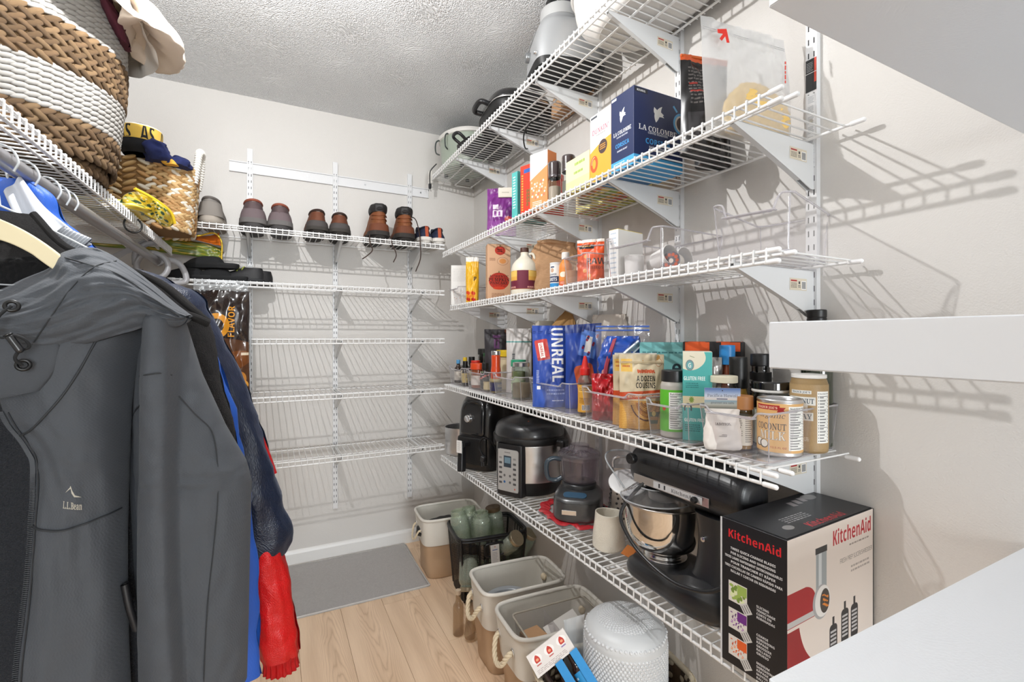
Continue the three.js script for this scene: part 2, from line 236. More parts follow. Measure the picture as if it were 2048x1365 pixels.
RUZ.forEach((z, i) => {
  const t = thing('shelf_standard', `${ordn[i]} slotted white wall standard on the right wall`, 'shelf post', [WX, 0.39, z], TURN_R, 'slotted standards on the right wall');
  part('slotted_channel', slotted, upM, t); part('channel_shade', box(0.021, 1.89, 0.001, 0, 0.945, 0.002), slotShadeM, t); part('screw', [0.35, 0.9, 1.3, 1.75].map((y) => xf(new THREE.CylinderGeometry(0.0045, 0.0045, 0.0015, 12), [0, y + 0.023, 0.0144], [PI / 2, 0, 0])), mat([0.6, 0.62, 0.64], 0.3, { metalness: 1 }), t);
  for (const k of 'ABCDE') bracket(`white steel bracket under the ${shn[k]} shelf on the right wall, at the ${ordn[i]} standard`, [WX - 0.014, RY[k] - 0.008, z], PI, 'brackets on the right wall');
});
{ const t = thing('hang_rail_sticker', 'black and red sticker strip at the top of the nearest right wall standard', 'sticker', [WX - 0.0146, 1.66, -0.657], TURN_R);
  part('sticker_face', box(0.024, 0.075, 0.0006, 0, 0.16, 0), face(64, 200, (x, w, h) => { x.fillStyle = '#17181a'; x.fillRect(0, 0, w, h); x.fillStyle = '#d8452e'; x.fillRect(w * 0.8, 0, w * 0.2, h * 0.75); x.fillStyle = '#ddd'; x.fillRect(0, h * 0.42, w, 4); smallPrint(x, 6, 20, 42, 60, '#aaa', 6); }), t);
  part('sticker_print', box(0.018, 0.17, 0.0005, 0, 0.03, 0), face(64, 512, (x, w, h) => { x.fillStyle = '#e9eaec'; x.fillRect(0, 0, w, h); for (let i = 0; i < 7; i++) { smallPrint(x, 6, 12 + i * 71, 52, 52, '#9aa0a6', 6, i + 2); } }), t); }
const bo = ['left', 'middle', 'right'], bs = ['topmost', 'second', 'third', 'fourth', 'lowest'];
BUX.forEach((x, i) => {
  const t = thing('shelf_standard', `${bo[i]} slotted white wall standard on the back wall`, 'shelf post', [x, 0.27, BZ], 0, 'slotted standards on the back wall');
  part('slotted_channel', slotted, upM, t); part('channel_shade', box(0.021, 1.89, 0.001, 0, 0.945, 0.002), slotShadeM, t);
  BY.forEach((y, j) => bracket(`white steel bracket under the ${bs[j]} back wall shelf, at the ${bo[i]} standard`, [x, y - 0.008, BZ + 0.014], -PI / 2, 'brackets on the back wall').children[1].removeFromParent());
});
{ const t = thing('hang_track', 'white horizontal hang track on the back wall above the shoes', 'rail', [-0.195, 2.045, BZ]); const s = [[0, 0], [0.012, 0], [0.012, 0.008], [0.006, 0.012], [0.006, 0.044], [0.012, 0.048], [0.012, 0.056], [0, 0.056]]; const g = extrude(s, 1.028); g.rotateY(PI / 2); g.scale(1, 1, -1); g.rotateY(0);
  const b = merge([box(1.028, 0.056, 0.004, 0.514, 0.028, 0.003), box(1.028, 0.006, 0.010, 0.514, 0.053, 0.007, 0.002), box(1.028, 0.006, 0.010, 0.514, 0.003, 0.007, 0.002)]); part('track', b, upM, t); part('screw', [0.06, 0.36, 0.66, 0.98].map((x) => xf(new THREE.CylinderGeometry(0.005, 0.005, 0.002, 12), [x, 0.028, 0.0055], [PI / 2, 0, 0])), mat([0.6, 0.62, 0.64], 0.3, { metalness: 1 }), t); }
// ---------- white boards close by on the right ----------
const boardM = mat([0.79, 0.815, 0.85], 0.38, { bumpMap: rep(grainBump, 3), bumpScale: 0.0002 });
for (const [y, n] of [[1.569, 'uppermost thick white board shelf, seen from below at the upper right'], [1.202, 'middle thick white board shelf, seen edge on at eye level'], [0.839, 'lowest thick white board shelf at the lower right, beside the slicer box']]) {
  const t = thing('board_shelf', n, 'shelf', [0.79, y, 0.0], 0, 'white board shelves'); part('board', box(0.68, 0.047, 0.614, 0, 0, 0, 0.0012, 2), boardM, t);
  part('edge_band', [box(0.0008, 0.0445, 0.6115, -0.3402, 0, 0), box(0.6775, 0.0445, 0.0008, 0, 0, -0.3072)], mat([0.80, 0.825, 0.86], 0.32), t);
}
// grey rug
{ const rg = thing('rug', 'light grey low pile mat lying on the floor against the back wall', 'rug', [0.245, 0, -2.468]);
  const pile = dataTex(512, 512, (u, v) => { const n = tile(u, v, 30, 30, 1) * 0.5 + 0.5, m = tile(u, v, 4, 4, 7); return [0.885 + 0.05 * n + 0.02 * m, 0.865 + 0.05 * n + 0.02 * m, 0.85 + 0.05 * n + 0.02 * m]; }, true);
  const g = sheet(90, 50, (u, v) => { const x = (u - 0.5) * 0.88, z = (0.5 - v) * 0.515, e = Math.min(u, 1 - u) * 0.88, f = Math.min(v, 1 - v) * 0.515, k = Math.min(1, Math.min(e, f) / 0.006); return [x + 0.02 * (v - 0.5), 0.0005 + 0.0075 * Math.sqrt(k) + 0.0008 * noise2(x * 90, z * 90) + 0.0015 * noise2(x * 6, z * 6), z]; });
  part('pile', uvScale(g, 3, 2), new THREE.MeshPhysicalMaterial({ map: pile, bumpMap: rep(grainBump, 12, 8), bumpScale: 0.003, roughness: 1, sheen: 0.4, sheenColor: new THREE.Color(0.6, 0.6, 0.6) }), rg);
  const ring = (a, b, y) => [[a, y, b], [-a, y, b], [-a, y, -b], [a, y, -b]]; part('edge_binding', ring(0.434, 0.252, 0.005).map((p, i, A) => rod(p, A[(i + 1) % 4], 0.0045)), mat([0.5, 0.48, 0.46], 0.95), rg); }
// ---------- clothes on the left ----------
function along(pts, t) { const s = t * (pts.length - 1), i = Math.min(pts.length - 2, Math.floor(s)), f = s - i, q = (k) => pts[Math.min(pts.length - 1, Math.max(0, k))]; return [0, 1].map((k) => { const a = q(i - 1)[k], b = q(i)[k], c = q(i + 1)[k], d = q(i + 2)[k]; return 0.5 * (2 * b + (c - a) * f + (2 * a - 5 * b + 4 * c - d) * f * f + (3 * b - a - 3 * c + d) * f * f * f); }); }
// a piece of cloth with thickness between two edge lines; u across, v along
function cloth(L, R, zf, thick = 0.006, nu = 36, nv = 60) {
  const f = (u, v) => { const a = along(L, v), b = along(R, v); return [lerp(a[0], b[0], u), lerp(a[1], b[1], u), zf(u, v)]; };
  const g = sheet(nu * 2, nv, (s, v) => { const u = s < 0.5 ? s * 2 : 2 - s * 2, p = f(u, v), k = Math.sin(PI * u); return s < 0.5 ? p : [p[0], p[1], p[2] - thick * Math.min(1, k * 4 + 0.15)]; }, true);
  g.userData.f = f; return g;
}
function seam(f, pts, r = 0.0012, off = 0.0016) { return tube(pts.map(([u, v]) => { const p = f(u, v); return [p[0], p[1], p[2] + off]; }), r, 6, pts.length * 8); }
const weave = dataTex(256, 256, (u, v) => { const t = Math.abs((v * 8) % 1 - 0.5) * 2, a = Math.abs(((u * 12 + t * 0.7) % 1) - 0.5) * 2; return 0.4 + 0.3 * a + 0.2 * tile(u, v, 14, 14); });
const plushTex = dataTex(256, 256, (u, v) => 0.5 + 0.3 * tile(u, v, 14, 14) + 0.3 * tile(u, v, 30, 30, 4));
const shellM = mat('#474b51', 0.72, { bumpMap: rep(weave, 4, 4), bumpScale: 0.0007, sheen: 0.25, sheenColor: new THREE.Color(0.5, 0.52, 0.55) });
const seamM = mat('#2c2f33', 0.7), liningM = mat('#2a2c31', 1, { bumpMap: rep(plushTex, 4, 6), bumpScale: 0.004, sheen: 0.5, sheenColor: new THREE.Color(0.25, 0.26, 0.3), sheenRoughness: 0.6 });
const blackM = mat('#0d0d0e', 0.35), stitchM = mat('#3a3d42', 0.8);
{
  const J = thing('hooded_jacket', 'dark grey soft shell jacket with a folded hood and drawcord, nearest on the clothes rod', 'jacket', [0, 0, 0]);
  const Lf = [[-0.362, 1.25], [-0.362, 1.19], [-0.362, 1.106], [-0.329, 1.039], [-0.321, 0.985], [-0.327, 0.848], [-0.338, 0.70], [-0.345, 0.53]];
  const Rf = [[-0.165, 1.27], [-0.205, 1.19], [-0.217, 1.10], [-0.219, 1.03], [-0.22, 0.97], [-0.22, 0.848], [-0.218, 0.70], [-0.212, 0.53]];
  const zf = (u, v) => -0.965 + 0.028 * Math.sin(PI * Math.min(1, u * 1.05)) - 0.055 * u ** 8 + 0.012 * sm((v - 0.3) * 2) * Math.sin(u * 6.2 + v * 1.5) - 0.012 * (1 - v) ** 3 + 0.003 * noise2(u * 4, v * 9);
  const front = cloth(Lf, Rf, zf, 0.01, 48, 90), F = front.userData.f;
  part('front_panel', uvScale(front, 1.3, 2.6), shellM, J);
  const mir = front.clone().applyMatrix4(new THREE.Matrix4().makeScale(-1, 1, 1)); mir.translate(-0.86, 0, 0); { const i = mir.index.array; for (let k = 0; k < i.length; k += 3) { const t = i[k]; i[k] = i[k + 1]; i[k + 1] = t; } mir.computeVertexNormals(); } part('front_panel', mir, shellM, J);
  part('lining', cloth([[-0.46, 1.33], [-0.62, 1.24], [-0.645, 1.1], [-0.645, 0.8], [-0.65, 0.53]], [[-0.37, 1.33], [-0.24, 1.26], [-0.2, 1.1], [-0.2, 0.8], [-0.2, 0.53]], (u, v) => -1.045 + 0.012 * Math.sin(u * 16 + v * 2) * v + 0.006 * noise2(u * 5, v * 4), 0.01), liningM, J);
  // sleeve with its long pressed fold
  const rows = [[1.268, -0.2, -0.155, 0.03], [1.235, -0.216, -0.14, 0.05], [1.143, -0.226, -0.116, 0.058], [1.046, -0.226, -0.079, 0.06], [0.975, -0.224, -0.045, 0.06], [0.935, -0.222, -0.036, 0.06], [0.80, -0.216, -0.039, 0.057], [0.68, -0.21, -0.041, 0.055], [0.56, -0.204, -0.044, 0.052]].map(([y, a, b, d]) => [(a + b) / 2, y, -1.03, (b - a) / 2, d, 2.1]);
  const rL = [[-0.19, 1.27], [-0.195, 1.137], [-0.198, 1.018], [-0.203, 0.848], [-0.204, 0.56]], rR = [[-0.155, 1.27], [-0.147, 1.135], [-0.149, 1.013], [-0.147, 0.837], [-0.137, 0.56]];
  const push = (p, a, v) => { if (Math.sin(a) > 0) return p; const l = along(rL, v)[0], r = along(rR, v)[0], x = p[0], w = 0.006, c = (x - (l + r) / 2) / ((r - l) / 2); const k = sm((x - l + w) / (2 * w)) * sm((r + 0.008 - x) / 0.016); p[2] += 0.042 * k * Math.sqrt(Math.max(0.2, 1 - 0.6 * c * c)) - 0.034 * sm((l - x) / 0.012) + 0.0022 * noise2(x * 26, v * 14); p[2] -= 0.02 * Math.exp(-(((x + 0.05) / 0.012) ** 2)) * sm((0.45 - v) * 3); return p; };
  const base = loft(rows, 120, 110), pos = base.attributes.position, sf = (u, v) => { const s = v * (rows.length - 1), i = Math.min(rows.length - 2, Math.floor(s)), t = s - i, R = rows[i].map((q, k) => lerp(q, rows[i + 1][k], t)), a = u * PI * 2; return push([R[0] + Math.cos(a) * R[3], R[1], R[2] - Math.sin(a) * R[4]], a, v); };
  const sl = sheet(120, 110, (u, v) => sf(u, v), true); part('sleeve', uvScale(sl, 2.2, 2.6), shellM, J);
  const at = (x, v) => { const s = v * (rows.length - 1), i = Math.min(rows.length - 2, Math.floor(s)), t = s - i, cx = lerp(rows[i][0], rows[i + 1][0], t), hx = lerp(rows[i][3], rows[i + 1][3], t); return 1 - Math.acos(Math.max(-1, Math.min(1, (x - cx) / hx))) / (2 * PI); };
  const yv = (y) => { for (let i = 0; i < rows.length - 1; i++) if (y <= rows[i][1] && y >= rows[i + 1][1]) return (i + (rows[i][1] - y) / (rows[i][1] - rows[i + 1][1])) / (rows.length - 1); return 0; };
  const sseam = (pts, r) => seam(sf, pts.map(([x, y]) => [at(x, yv(y)), yv(y)]), r, 0.0006);
  part('sleeve_seam', [sseam([[-0.196, 1.146], [-0.18, 1.15], [-0.165, 1.152], [-0.15, 1.147]], 0.0014)], seamM, J);
  part('sleeve_seam', [sseam([[-0.143, 1.11], [-0.12, 1.075], [-0.098, 1.045], [-0.088, 0.99], [-0.087, 0.924], [-0.093, 0.84], [-0.101, 0.753], [-0.106, 0.66], [-0.109, 0.57]], 0.0012)], seamM, J);
  part('sleeve_seam', [sseam([[-0.222, 1.06], [-0.215, 1.08], [-0.2, 1.095]], 0.0012)], seamM, J);
  part('chest_seam', [seam(F, Array.from({ length: 16 }, (_, i) => [0.02 + i * 0.062, 0.638 + 0.006 * Math.sin(i * 0.3)]), 0.0016, 0.0024)], seamM, J);
  part('yoke_seam', [seam(F, [[0.03, 0.375], [0.2, 0.352], [0.4, 0.305], [0.55, 0.25], [0.65, 0.19], [0.7, 0.12], [0.72, 0.05]], 0.0018, 0.0022)], seamM, J);
  part('zipper', [seam(F, Array.from({ length: 16 }, (_, i) => [0.0, 0.3 + i * 0.046]), 0.0045, -0.002), seam(F, Array.from({ length: 16 }, (_, i) => [0.06, 0.3 + i * 0.046]), 0.001)], mat('#202226', 0.6), J);
  { const teeth = []; for (let i = 0; i < 240; i++) { const p = F(0, 0.3 + 0.69 * i / 240); teeth.push(box(0.006, 0.0011, 0.003, p[0] - 0.001, p[1], p[2] + 0.0025)); } part('zipper_teeth', teeth, mat('#3c4046', 0.5), J).userData.kind = 'stuff'; }
  // hood folded down over the shoulder
  const hb = [[-0.43, 1.22], [-0.378, 1.2], [-0.308, 1.187], [-0.26, 1.199], [-0.21, 1.217], [-0.175, 1.23], [-0.148, 1.228], [-0.137, 1.233], [-0.132, 1.242]], ht = [[-0.44, 1.245], [-0.398, 1.268], [-0.352, 1.297], [-0.312, 1.325], [-0.299, 1.349], [-0.258, 1.357], [-0.205, 1.32], [-0.158, 1.272], [-0.134, 1.25]];
  const hood = cloth(hb, ht, (u, v) => -0.975 + 0.062 * Math.sin(PI * Math.min(1, 0.12 + 0.8 * u)) ** 0.8 * (0.55 + 0.45 * Math.sin(PI * Math.min(1, v * 1.08))) - 0.035 * u * u - 0.025 * v * v + 0.008 * Math.exp(-(((u - 0.55) / 0.1) ** 2)) * sm((v - 0.45) * 4) + 0.004 * noise2(u * 5, v * 8) + 0.003 * noise2(u * 12, v * 4 + 3), 0.05, 60, 80), H = hood.userData.f;
  part('hood', uvScale(hood, 1, 1.3), shellM, J);
  part('hood_seam', [seam(H, [[0.97, 0.46], [0.78, 0.55], [0.66, 0.66], [0.5, 0.8], [0.35, 0.9]], 0.0012), seam(H, [[0.95, 0.47], [0.76, 0.56], [0.64, 0.67], [0.48, 0.81]], 0.0008)], seamM, J);
  part('hood_seam', [seam(H, [[0.1, 0.24], [0.35, 0.33], [0.55, 0.45], [0.7, 0.58], [0.93, 0.68]], 0.0009, 0.0004)], seamM, J);
  part('collar_lining', cloth([[-0.47, 1.31], [-0.47, 1.24]], [[-0.30, 1.345], [-0.34, 1.27]], (u, v) => -1.0 + 0.004 * noise2(u * 30, v * 12), 0.02, 30, 16), mat('#15161b', 1, { bumpMap: rep(plushTex, 3), bumpScale: 0.008 }), J);
  part('collar_tape', [0, 1, 2, 3].map((i) => tube([[-0.45, 1.297 - i * 0.009 - (i > 1 ? 0.008 : 0), -0.983], [-0.4, 1.291 - i * 0.009 - (i > 1 ? 0.008 : 0), -0.98], [-0.33, 1.289 - i * 0.009 - (i > 1 ? 0.008 : 0), -0.983]], 0.0013, 6)), mat('#8f9296', 0.8), J, 'grey woven collar stripes');
  const eye = (x, y, z) => xf(new THREE.TorusGeometry(0.0068, 0.0026, 10, 24), [x, y, z], [-0.25, 0.3, 0]);
  const e1 = [-0.327, 1.254, -0.908];
  part('eyelet', eye(e1[0], e1[1], e1[2] + 0.001), blackM, J); part('eyelet', eye(-0.32, 1.170, -0.921), blackM, J); part('storm_flap', cloth([[-0.37, 1.21], [-0.37, 1.16], [-0.36, 1.12]], [[-0.285, 1.205], [-0.29, 1.165], [-0.31, 1.13]], (u, v) => -0.93 - 0.012 * u, 0.02, 16, 16), shellM, J);
  part('drawcord', [tube([[e1[0], e1[1], e1[2] + 0.002], [-0.337, 1.24, -0.9], [-0.342, 1.222, -0.897], [-0.336, 1.21, -0.9], [-0.324, 1.213, -0.902], [-0.312, 1.206, -0.905], [-0.31, 1.196, -0.91], [-0.318, 1.192, -0.91]], 0.0022), tube([[-0.32, 1.170, -0.917], [-0.324, 1.18, -0.908], [-0.319, 1.192, -0.906]], 0.0022)], mat('#1c1e21', 0.8), J);
  part('cord_toggle', xf(merge([new THREE.CapsuleGeometry(0.0048, 0.02, 6, 16), mv(new THREE.TorusGeometry(0.0042, 0.0014, 8, 16).rotateX(PI / 2), 0, 0.014, 0)]), [-0.322, 1.201, -0.902], [0, 0, 0.5]), mat('#1a1c1f', 0.3, { clearcoat: 0.5 }), J);
  part('chest_emblem', (() => { const g = sheet(10, 6, (u, v) => { const p = F(lerp(0.37, 0.6, u), lerp(0.625, 0.555, v) - 0.008 * (1 - u)); return [p[0], p[1], p[2] + 0.0009]; }); return g; })(), new THREE.MeshPhysicalMaterial({ transparent: true, roughness: 0.5, map: canvasTex(256, 256, (x, w, h) => { x.clearRect(0, 0, w, h); x.fillStyle = '#b9b4a6'; x.beginPath(); x.moveTo(40, 110); x.lineTo(100, 56); x.lineTo(106, 40); x.lineTo(126, 84); x.lineTo(160, 118); x.lineTo(200, 124); x.lineTo(232, 132); x.lineTo(150, 132); x.lineTo(118, 104); x.lineTo(108, 66); x.fill(); write(x, [['L.L.Bean', 128, 196, 66, '#b9b4a6', 'bold serif', 'center', 224]]); }) }), J);
  const pz = [[0.97, 0.8], [1.0, 0.84], [1.02, 0.88], [1.05, 0.92], [1.07, 0.96]];
  part('pocket_zip', tube([[-0.219, 0.80, -0.985], [-0.212, 0.76, -0.983], [-0.203, 0.72, -0.985]], 0.006, 8), mat('#131316', 0.5), J);
}
{ // wooden hanger of the jacket
  const t = thing('clothes_hanger', 'pale wooden clothes hanger holding the dark grey jacket', 'hanger', [-0.437, 1.378, -1.0]);
  const s = new THREE.Shape(); s.moveTo(0, 0.016); s.bezierCurveTo(0.05, 0.012, 0.09, -0.02, 0.128, -0.062); s.bezierCurveTo(0.16, -0.09, 0.19, -0.098, 0.215, -0.104); s.lineTo(0.21, -0.124); s.bezierCurveTo(0.17, -0.112, 0.12, -0.086, 0.08, -0.046); s.bezierCurveTo(0.05, -0.024, 0.03, -0.022, 0, -0.02); s.lineTo(-0, 0.016);
  const a = mv(extrude(s, 0.012, 0.002, 16), 0.028, 0.005, 0.01), b = a.clone().applyMatrix4(new THREE.Matrix4().makeScale(-1, 1, 1)); { const p = b.index; const A = b.attributes; for (const k of ['position', 'normal', 'uv']) { const n = A[k].itemSize, d = A[k].array; for (let i = 0; i < A[k].count; i += 3) for (let c = 0; c < n; c++) { const q = d[i * n + c]; d[i * n + c] = d[(i + 1) * n + c]; d[(i + 1) * n + c] = q; } } }
  part('hanger_body', [a, b, box(0.06, 0.04, 0.014, 0, -0.002, 0.016, 0.003)], mat('#e6d9b4', 0.5), t);
  part('hook', tube([[0, 0.01, 0.016], [0, 0.075, 0.014], [-0.012, 0.09, 0.012], [-0.02, 0.115, 0.008], [-0.004, 0.142, 0.004], [0.018, 0.136, 0], [0.021, 0.118, 0]], 0.0018, 8, 40), mat([0.7, 0.72, 0.74], 0.25, { metalness: 1 }), t);
}
{ // black fleece coat
  const c = thing('fleece_coat', 'black fuzzy fleece coat hanging right behind the dark grey jacket', 'coat', [0, 0, 0]);
  const fz = mat('#1d1b1c', 1, { bumpMap: rep(plushTex, 5, 8), bumpScale: 0.005, sheen: 0.35, sheenColor: new THREE.Color(0.3, 0.28, 0.28), sheenRoughness: 0.5 });
  const R = [[1.432, -0.47, -0.385, 0.02], [1.40, -0.49, -0.36, 0.035], [1.365, -0.52, -0.33, 0.045], [1.345, -0.58, -0.255, 0.05], [1.325, -0.63, -0.2, 0.052], [1.28, -0.665, -0.148, 0.055], [1.235, -0.68, -0.118, 0.056], [1.12, -0.685, -0.095, 0.055], [0.92, -0.685, -0.06, 0.055], [0.75, -0.685, -0.06, 0.055], [0.58, -0.685, -0.062, 0.055]].map(([y, a, b, d]) => [(a + b) / 2, y, -1.158, (b - a) / 2, d * 0.8, 2.4]);
  part('body', loft(R, 64, 70, { bump: (a, v, x, y) => 0.004 * noise3(x * 7, y * 5, a) + 0.0015 * noise3(x * 60, y * 60, a * 3) }), fz, c);
  part('collar_fold', [tube([[-0.38, 1.43, -1.13], [-0.33, 1.372, -1.115], [-0.26, 1.345, -1.112], [-0.2, 1.318, -1.112], [-0.15, 1.272, -1.115], [-0.117, 1.243, -1.125]], 0.006, 10, 60), tube([[-0.21, 1.26, -1.108], [-0.17, 1.258, -1.106], [-0.14, 1.25, -1.11], [-0.116, 1.238, -1.122]], 0.008, 10, 40)], fz, c);
}
{ // royal blue and white jacket
  const c = thing('sport_jacket', 'royal blue jacket with white shoulder panels hanging behind the black fleece', 'jacket', [0, 0, 0]);
  const blue = mat('#1f57b8', 0.5, { bumpMap: rep(fabricBump, 3), bumpScale: 0.0006, sheen: 0.3, sheenColor: new THREE.Color(0.3, 0.4, 0.7) });
  const R = [[1.515, -0.49, -0.42, 0.02], [1.49, -0.52, -0.392, 0.035], [1.45, -0.53, -0.378, 0.042], [1.423, -0.545, -0.35, 0.044], [1.374, -0.58, -0.31, 0.046], [1.335, -0.62, -0.26, 0.046], [1.29, -0.66, -0.165, 0.046], [1.18, -0.68, -0.116, 0.045], [0.98, -0.685, -0.064, 0.045], [0.73, -0.685, -0.036, 0.045], [0.55, -0.685, -0.03, 0.045], [0.42, -0.685, -0.026, 0.045]].map(([y, a, b, d]) => [(a + b) / 2, y, -1.248, (b - a) / 2, d * 0.72, 2.4]);
  part('body', loft(R, 64, 80, { bump: (a, v, x, y) => 0.006 * noise3(x * 12, y * 9, a) }), blue, c);
  const white = mat('#c9cdd6', 0.55, { bumpMap: rep(fabricBump, 2), bumpScale: 0.0006 });
  part('shoulder_panel', cloth([[-0.445, 1.48], [-0.425, 1.43], [-0.40, 1.395], [-0.37, 1.37]], [[-0.425, 1.515], [-0.395, 1.465], [-0.36, 1.43], [-0.32, 1.395]], (u, v) => -1.203 + 0.004 * Math.sin(u * 9 + v * 5) - 0.01 * u, 0.008, 20, 24), white, c, 'white shoulder panel');
  part('knit_collar', cloth([[-0.395, 1.385], [-0.352, 1.362]], [[-0.36, 1.425], [-0.318, 1.405]], (u, v) => -1.2 + 0.002 * Math.sin(v * 60), 0.01, 12, 40), mat('#b9bcc2', 0.7), c, 'ribbed white and grey collar band');
  part('neck_stripe', tube([[-0.485, 1.49, -1.21], [-0.462, 1.44, -1.208], [-0.44, 1.41, -1.208]], 0.009, 8), white, c);
}
{ // navy and red windbreaker
  const c = thing('windbreaker', 'navy blue windbreaker with bright red lower sleeve, farthest on the clothes rod', 'jacket', [0, 0, 0]);
  const crinkle = (f, s) => (a, v, x, y) => 0.0042 * noise3(x * f, y * f * 0.7, a + s) + 0.0018 * noise3(x * f * 3, y * f * 2, s);
  const navy = mat('#101b31', 0.42, { bumpMap: rep(grainBump, 2), bumpScale: 0.0012, sheen: 0.3, sheenColor: new THREE.Color(0.2, 0.28, 0.5) }), red = mat('#d20f12', 0.42, { bumpMap: rep(grainBump, 2), bumpScale: 0.0012 });
  const B = [[1.385, -0.48, -0.38, 0.03], [1.36, -0.55, -0.25, 0.045], [1.33, -0.62, -0.2, 0.05], [1.27, -0.66, -0.16, 0.05], [1.1, -0.68, -0.12, 0.05], [0.9, -0.68, -0.1, 0.05], [0.62, -0.68, -0.1, 0.05]].map(([y, a, b, d]) => [(a + b) / 2, y, -1.362, (b - a) / 2, d * 0.8, 2.4]);
  part('body', loft(B, 56, 60, { bump: crinkle(9, 1) }), navy, c);
  const A = [[1.335, -0.255, -0.2, 0.04], [1.31, -0.25, -0.153, 0.05], [1.24, -0.235, -0.123, 0.055], [1.07, -0.185, -0.05, 0.058], [0.88, -0.125, 0.0, 0.06], [0.77, -0.10, 0.028, 0.06], [0.70, -0.085, 0.045, 0.058], [0.655, -0.07, 0.03, 0.05]].map(([y, a, b, d]) => [(a + b) / 2, y, -1.35, (b - a) / 2, d, 2.2]);
  const up = loft(A, 56, 70, { bump: crinkle(14, 3), open: true, lift: (a, v) => sm((v - 0.8) / 0.2) * (-0.07 * sm((-Math.cos(a) + 0.6) / 1.2)) }); part('sleeve', up, navy, c);
  const Lw = [[0.69, -0.055, 0.02, 0.04], [0.64, -0.05, 0.03, 0.045], [0.53, -0.042, 0.045, 0.046], [0.44, -0.036, 0.06, 0.044], [0.40, -0.028, 0.062, 0.04]].map(([y, a, b, d]) => [(a + b) / 2, y, -1.335, (b - a) / 2, d, 2.1]);
  part('lower_sleeve', loft(Lw, 56, 46, { bump: crinkle(13, 8) }), red, c, 'bright red lower sleeve');
  part('cuff', loft([[0.017, 0.402, -1.335, 0.041, 0.036], [0.018, 0.385, -1.335, 0.037, 0.032], [0.019, 0.362, -1.335, 0.04, 0.035]], 72, 8, { bump: (a) => 0.0035 * Math.sin(a * 17) }), red, c);
  part('sleeve_stripe', tube([[-0.026, 0.955, -1.345], [-0.008, 0.9, -1.35], [0.004, 0.86, -1.35]], 0.006, 8), red, c, 'red stripe on the outer sleeve');
}
// rod, its support and wire hangers
const greyM = mat('#a9a9ac', 0.3, { clearcoat: 0.3 }), chromeM = mat([0.75, 0.76, 0.78], 0.16, { metalness: 1 });
{ const t = thing('clothes_rod', 'grey round closet rod under the left wire shelf, with jackets on it', 'rod', [-0.43, 1.528, -2.43]); part('rod_tube', rod([0, 0, 0], [0, 0, 2.75], 0.016, 32), mat('#9b9a9d', 0.28, { metalness: 0.35 }), t); part('end_cap', xf(new THREE.CapsuleGeometry(0.0185, 0.012, 6, 20), [0, 0, -0.006], [PI / 2, 0, 0]), greyM, t); }
{ const t = thing('rod_support', 'grey ring shaped bracket carrying the far end of the clothes rod', 'bracket', [-0.43, 1.5, -2.36]);
  part('ring', mv(new THREE.TorusGeometry(0.052, 0.011, 12, 48).scale(1, 1, 1.4), -0.005, 0.0, 0), greyM, t);
  part('brace', xf(box(0.024, 0.40, 0.008, 0, 0, 0, 0.003), [-0.135, 0.02, 0], [0, 0, -0.97]), greyM, t);
  part('arm', tube([[0.02, 0.1, 0], [-0.03, 0.085, 0], [-0.058, 0.05, 0], [-0.06, 0.0, 0]], 0.012, 10), greyM, t);
  part('arch', tube([[0.0, 0.02, -0.06], [0.03, 0.034, -0.06], [0.065, 0.03, -0.06], [0.09, 0.0, -0.06], [0.098, -0.05, -0.06], [0.06, -0.06, -0.06], [-0.02, -0.055, -0.05], [-0.05, -0.02, -0.03]], 0.012, 10, 60), greyM, t);
}
{ let first; const ds = ['carrying the black fleece', 'carrying the royal blue jacket', 'carrying the navy windbreaker', 'pushed against the empty one', 'empty and farthest along the rod'];
  [-1.15, -1.235, -1.34, -1.39, -1.44].forEach((z, i) => { const label = `white wire clothes hanger on the grey rod, ${ds[i]}`;
    if (i) { copy(first, label, [-0.43, 1.528, z]); return; }
    const t = first = thing('wire_hanger', label, 'hanger', [-0.43, 1.528, z], 0, 'wire hangers on the rod');
    const m = mat('#cfd3d6', 0.3);
    part('hook', tube([[0.018, -0.022, 0], [0.024, -0.004, 0], [0.016, 0.016, 0], [0, 0.0235, 0], [-0.017, 0.016, 0], [-0.023, 0, 0], [-0.017, -0.025, 0], [-0.004, -0.055, 0], [0, -0.085, 0]], 0.0021, 8, 60), m, t);
    part('frame_wire', [tube([[0, -0.085, 0], [0.03, -0.1, 0], [0.18, -0.19, 0], [0.19, -0.205, 0]], 0.0019), tube([[0, -0.085, 0], [-0.03, -0.1, 0], [-0.18, -0.19, 0], [-0.19, -0.205, 0]], 0.0019), rod([-0.19, -0.205, 0], [0.19, -0.205, 0], 0.0019)], m, t);
  }); }
{ const t = solo('hanging_ring', 'small black open ring hanging from the lip of the left wire shelf', 'ring', xf(new THREE.TorusGeometry(0.024, 0.0028, 10, 36, 5.3), [0, -0.026, 0], [0, 0.6, 2.0]), blackM, [-0.397, 1.594, -1.88]); }
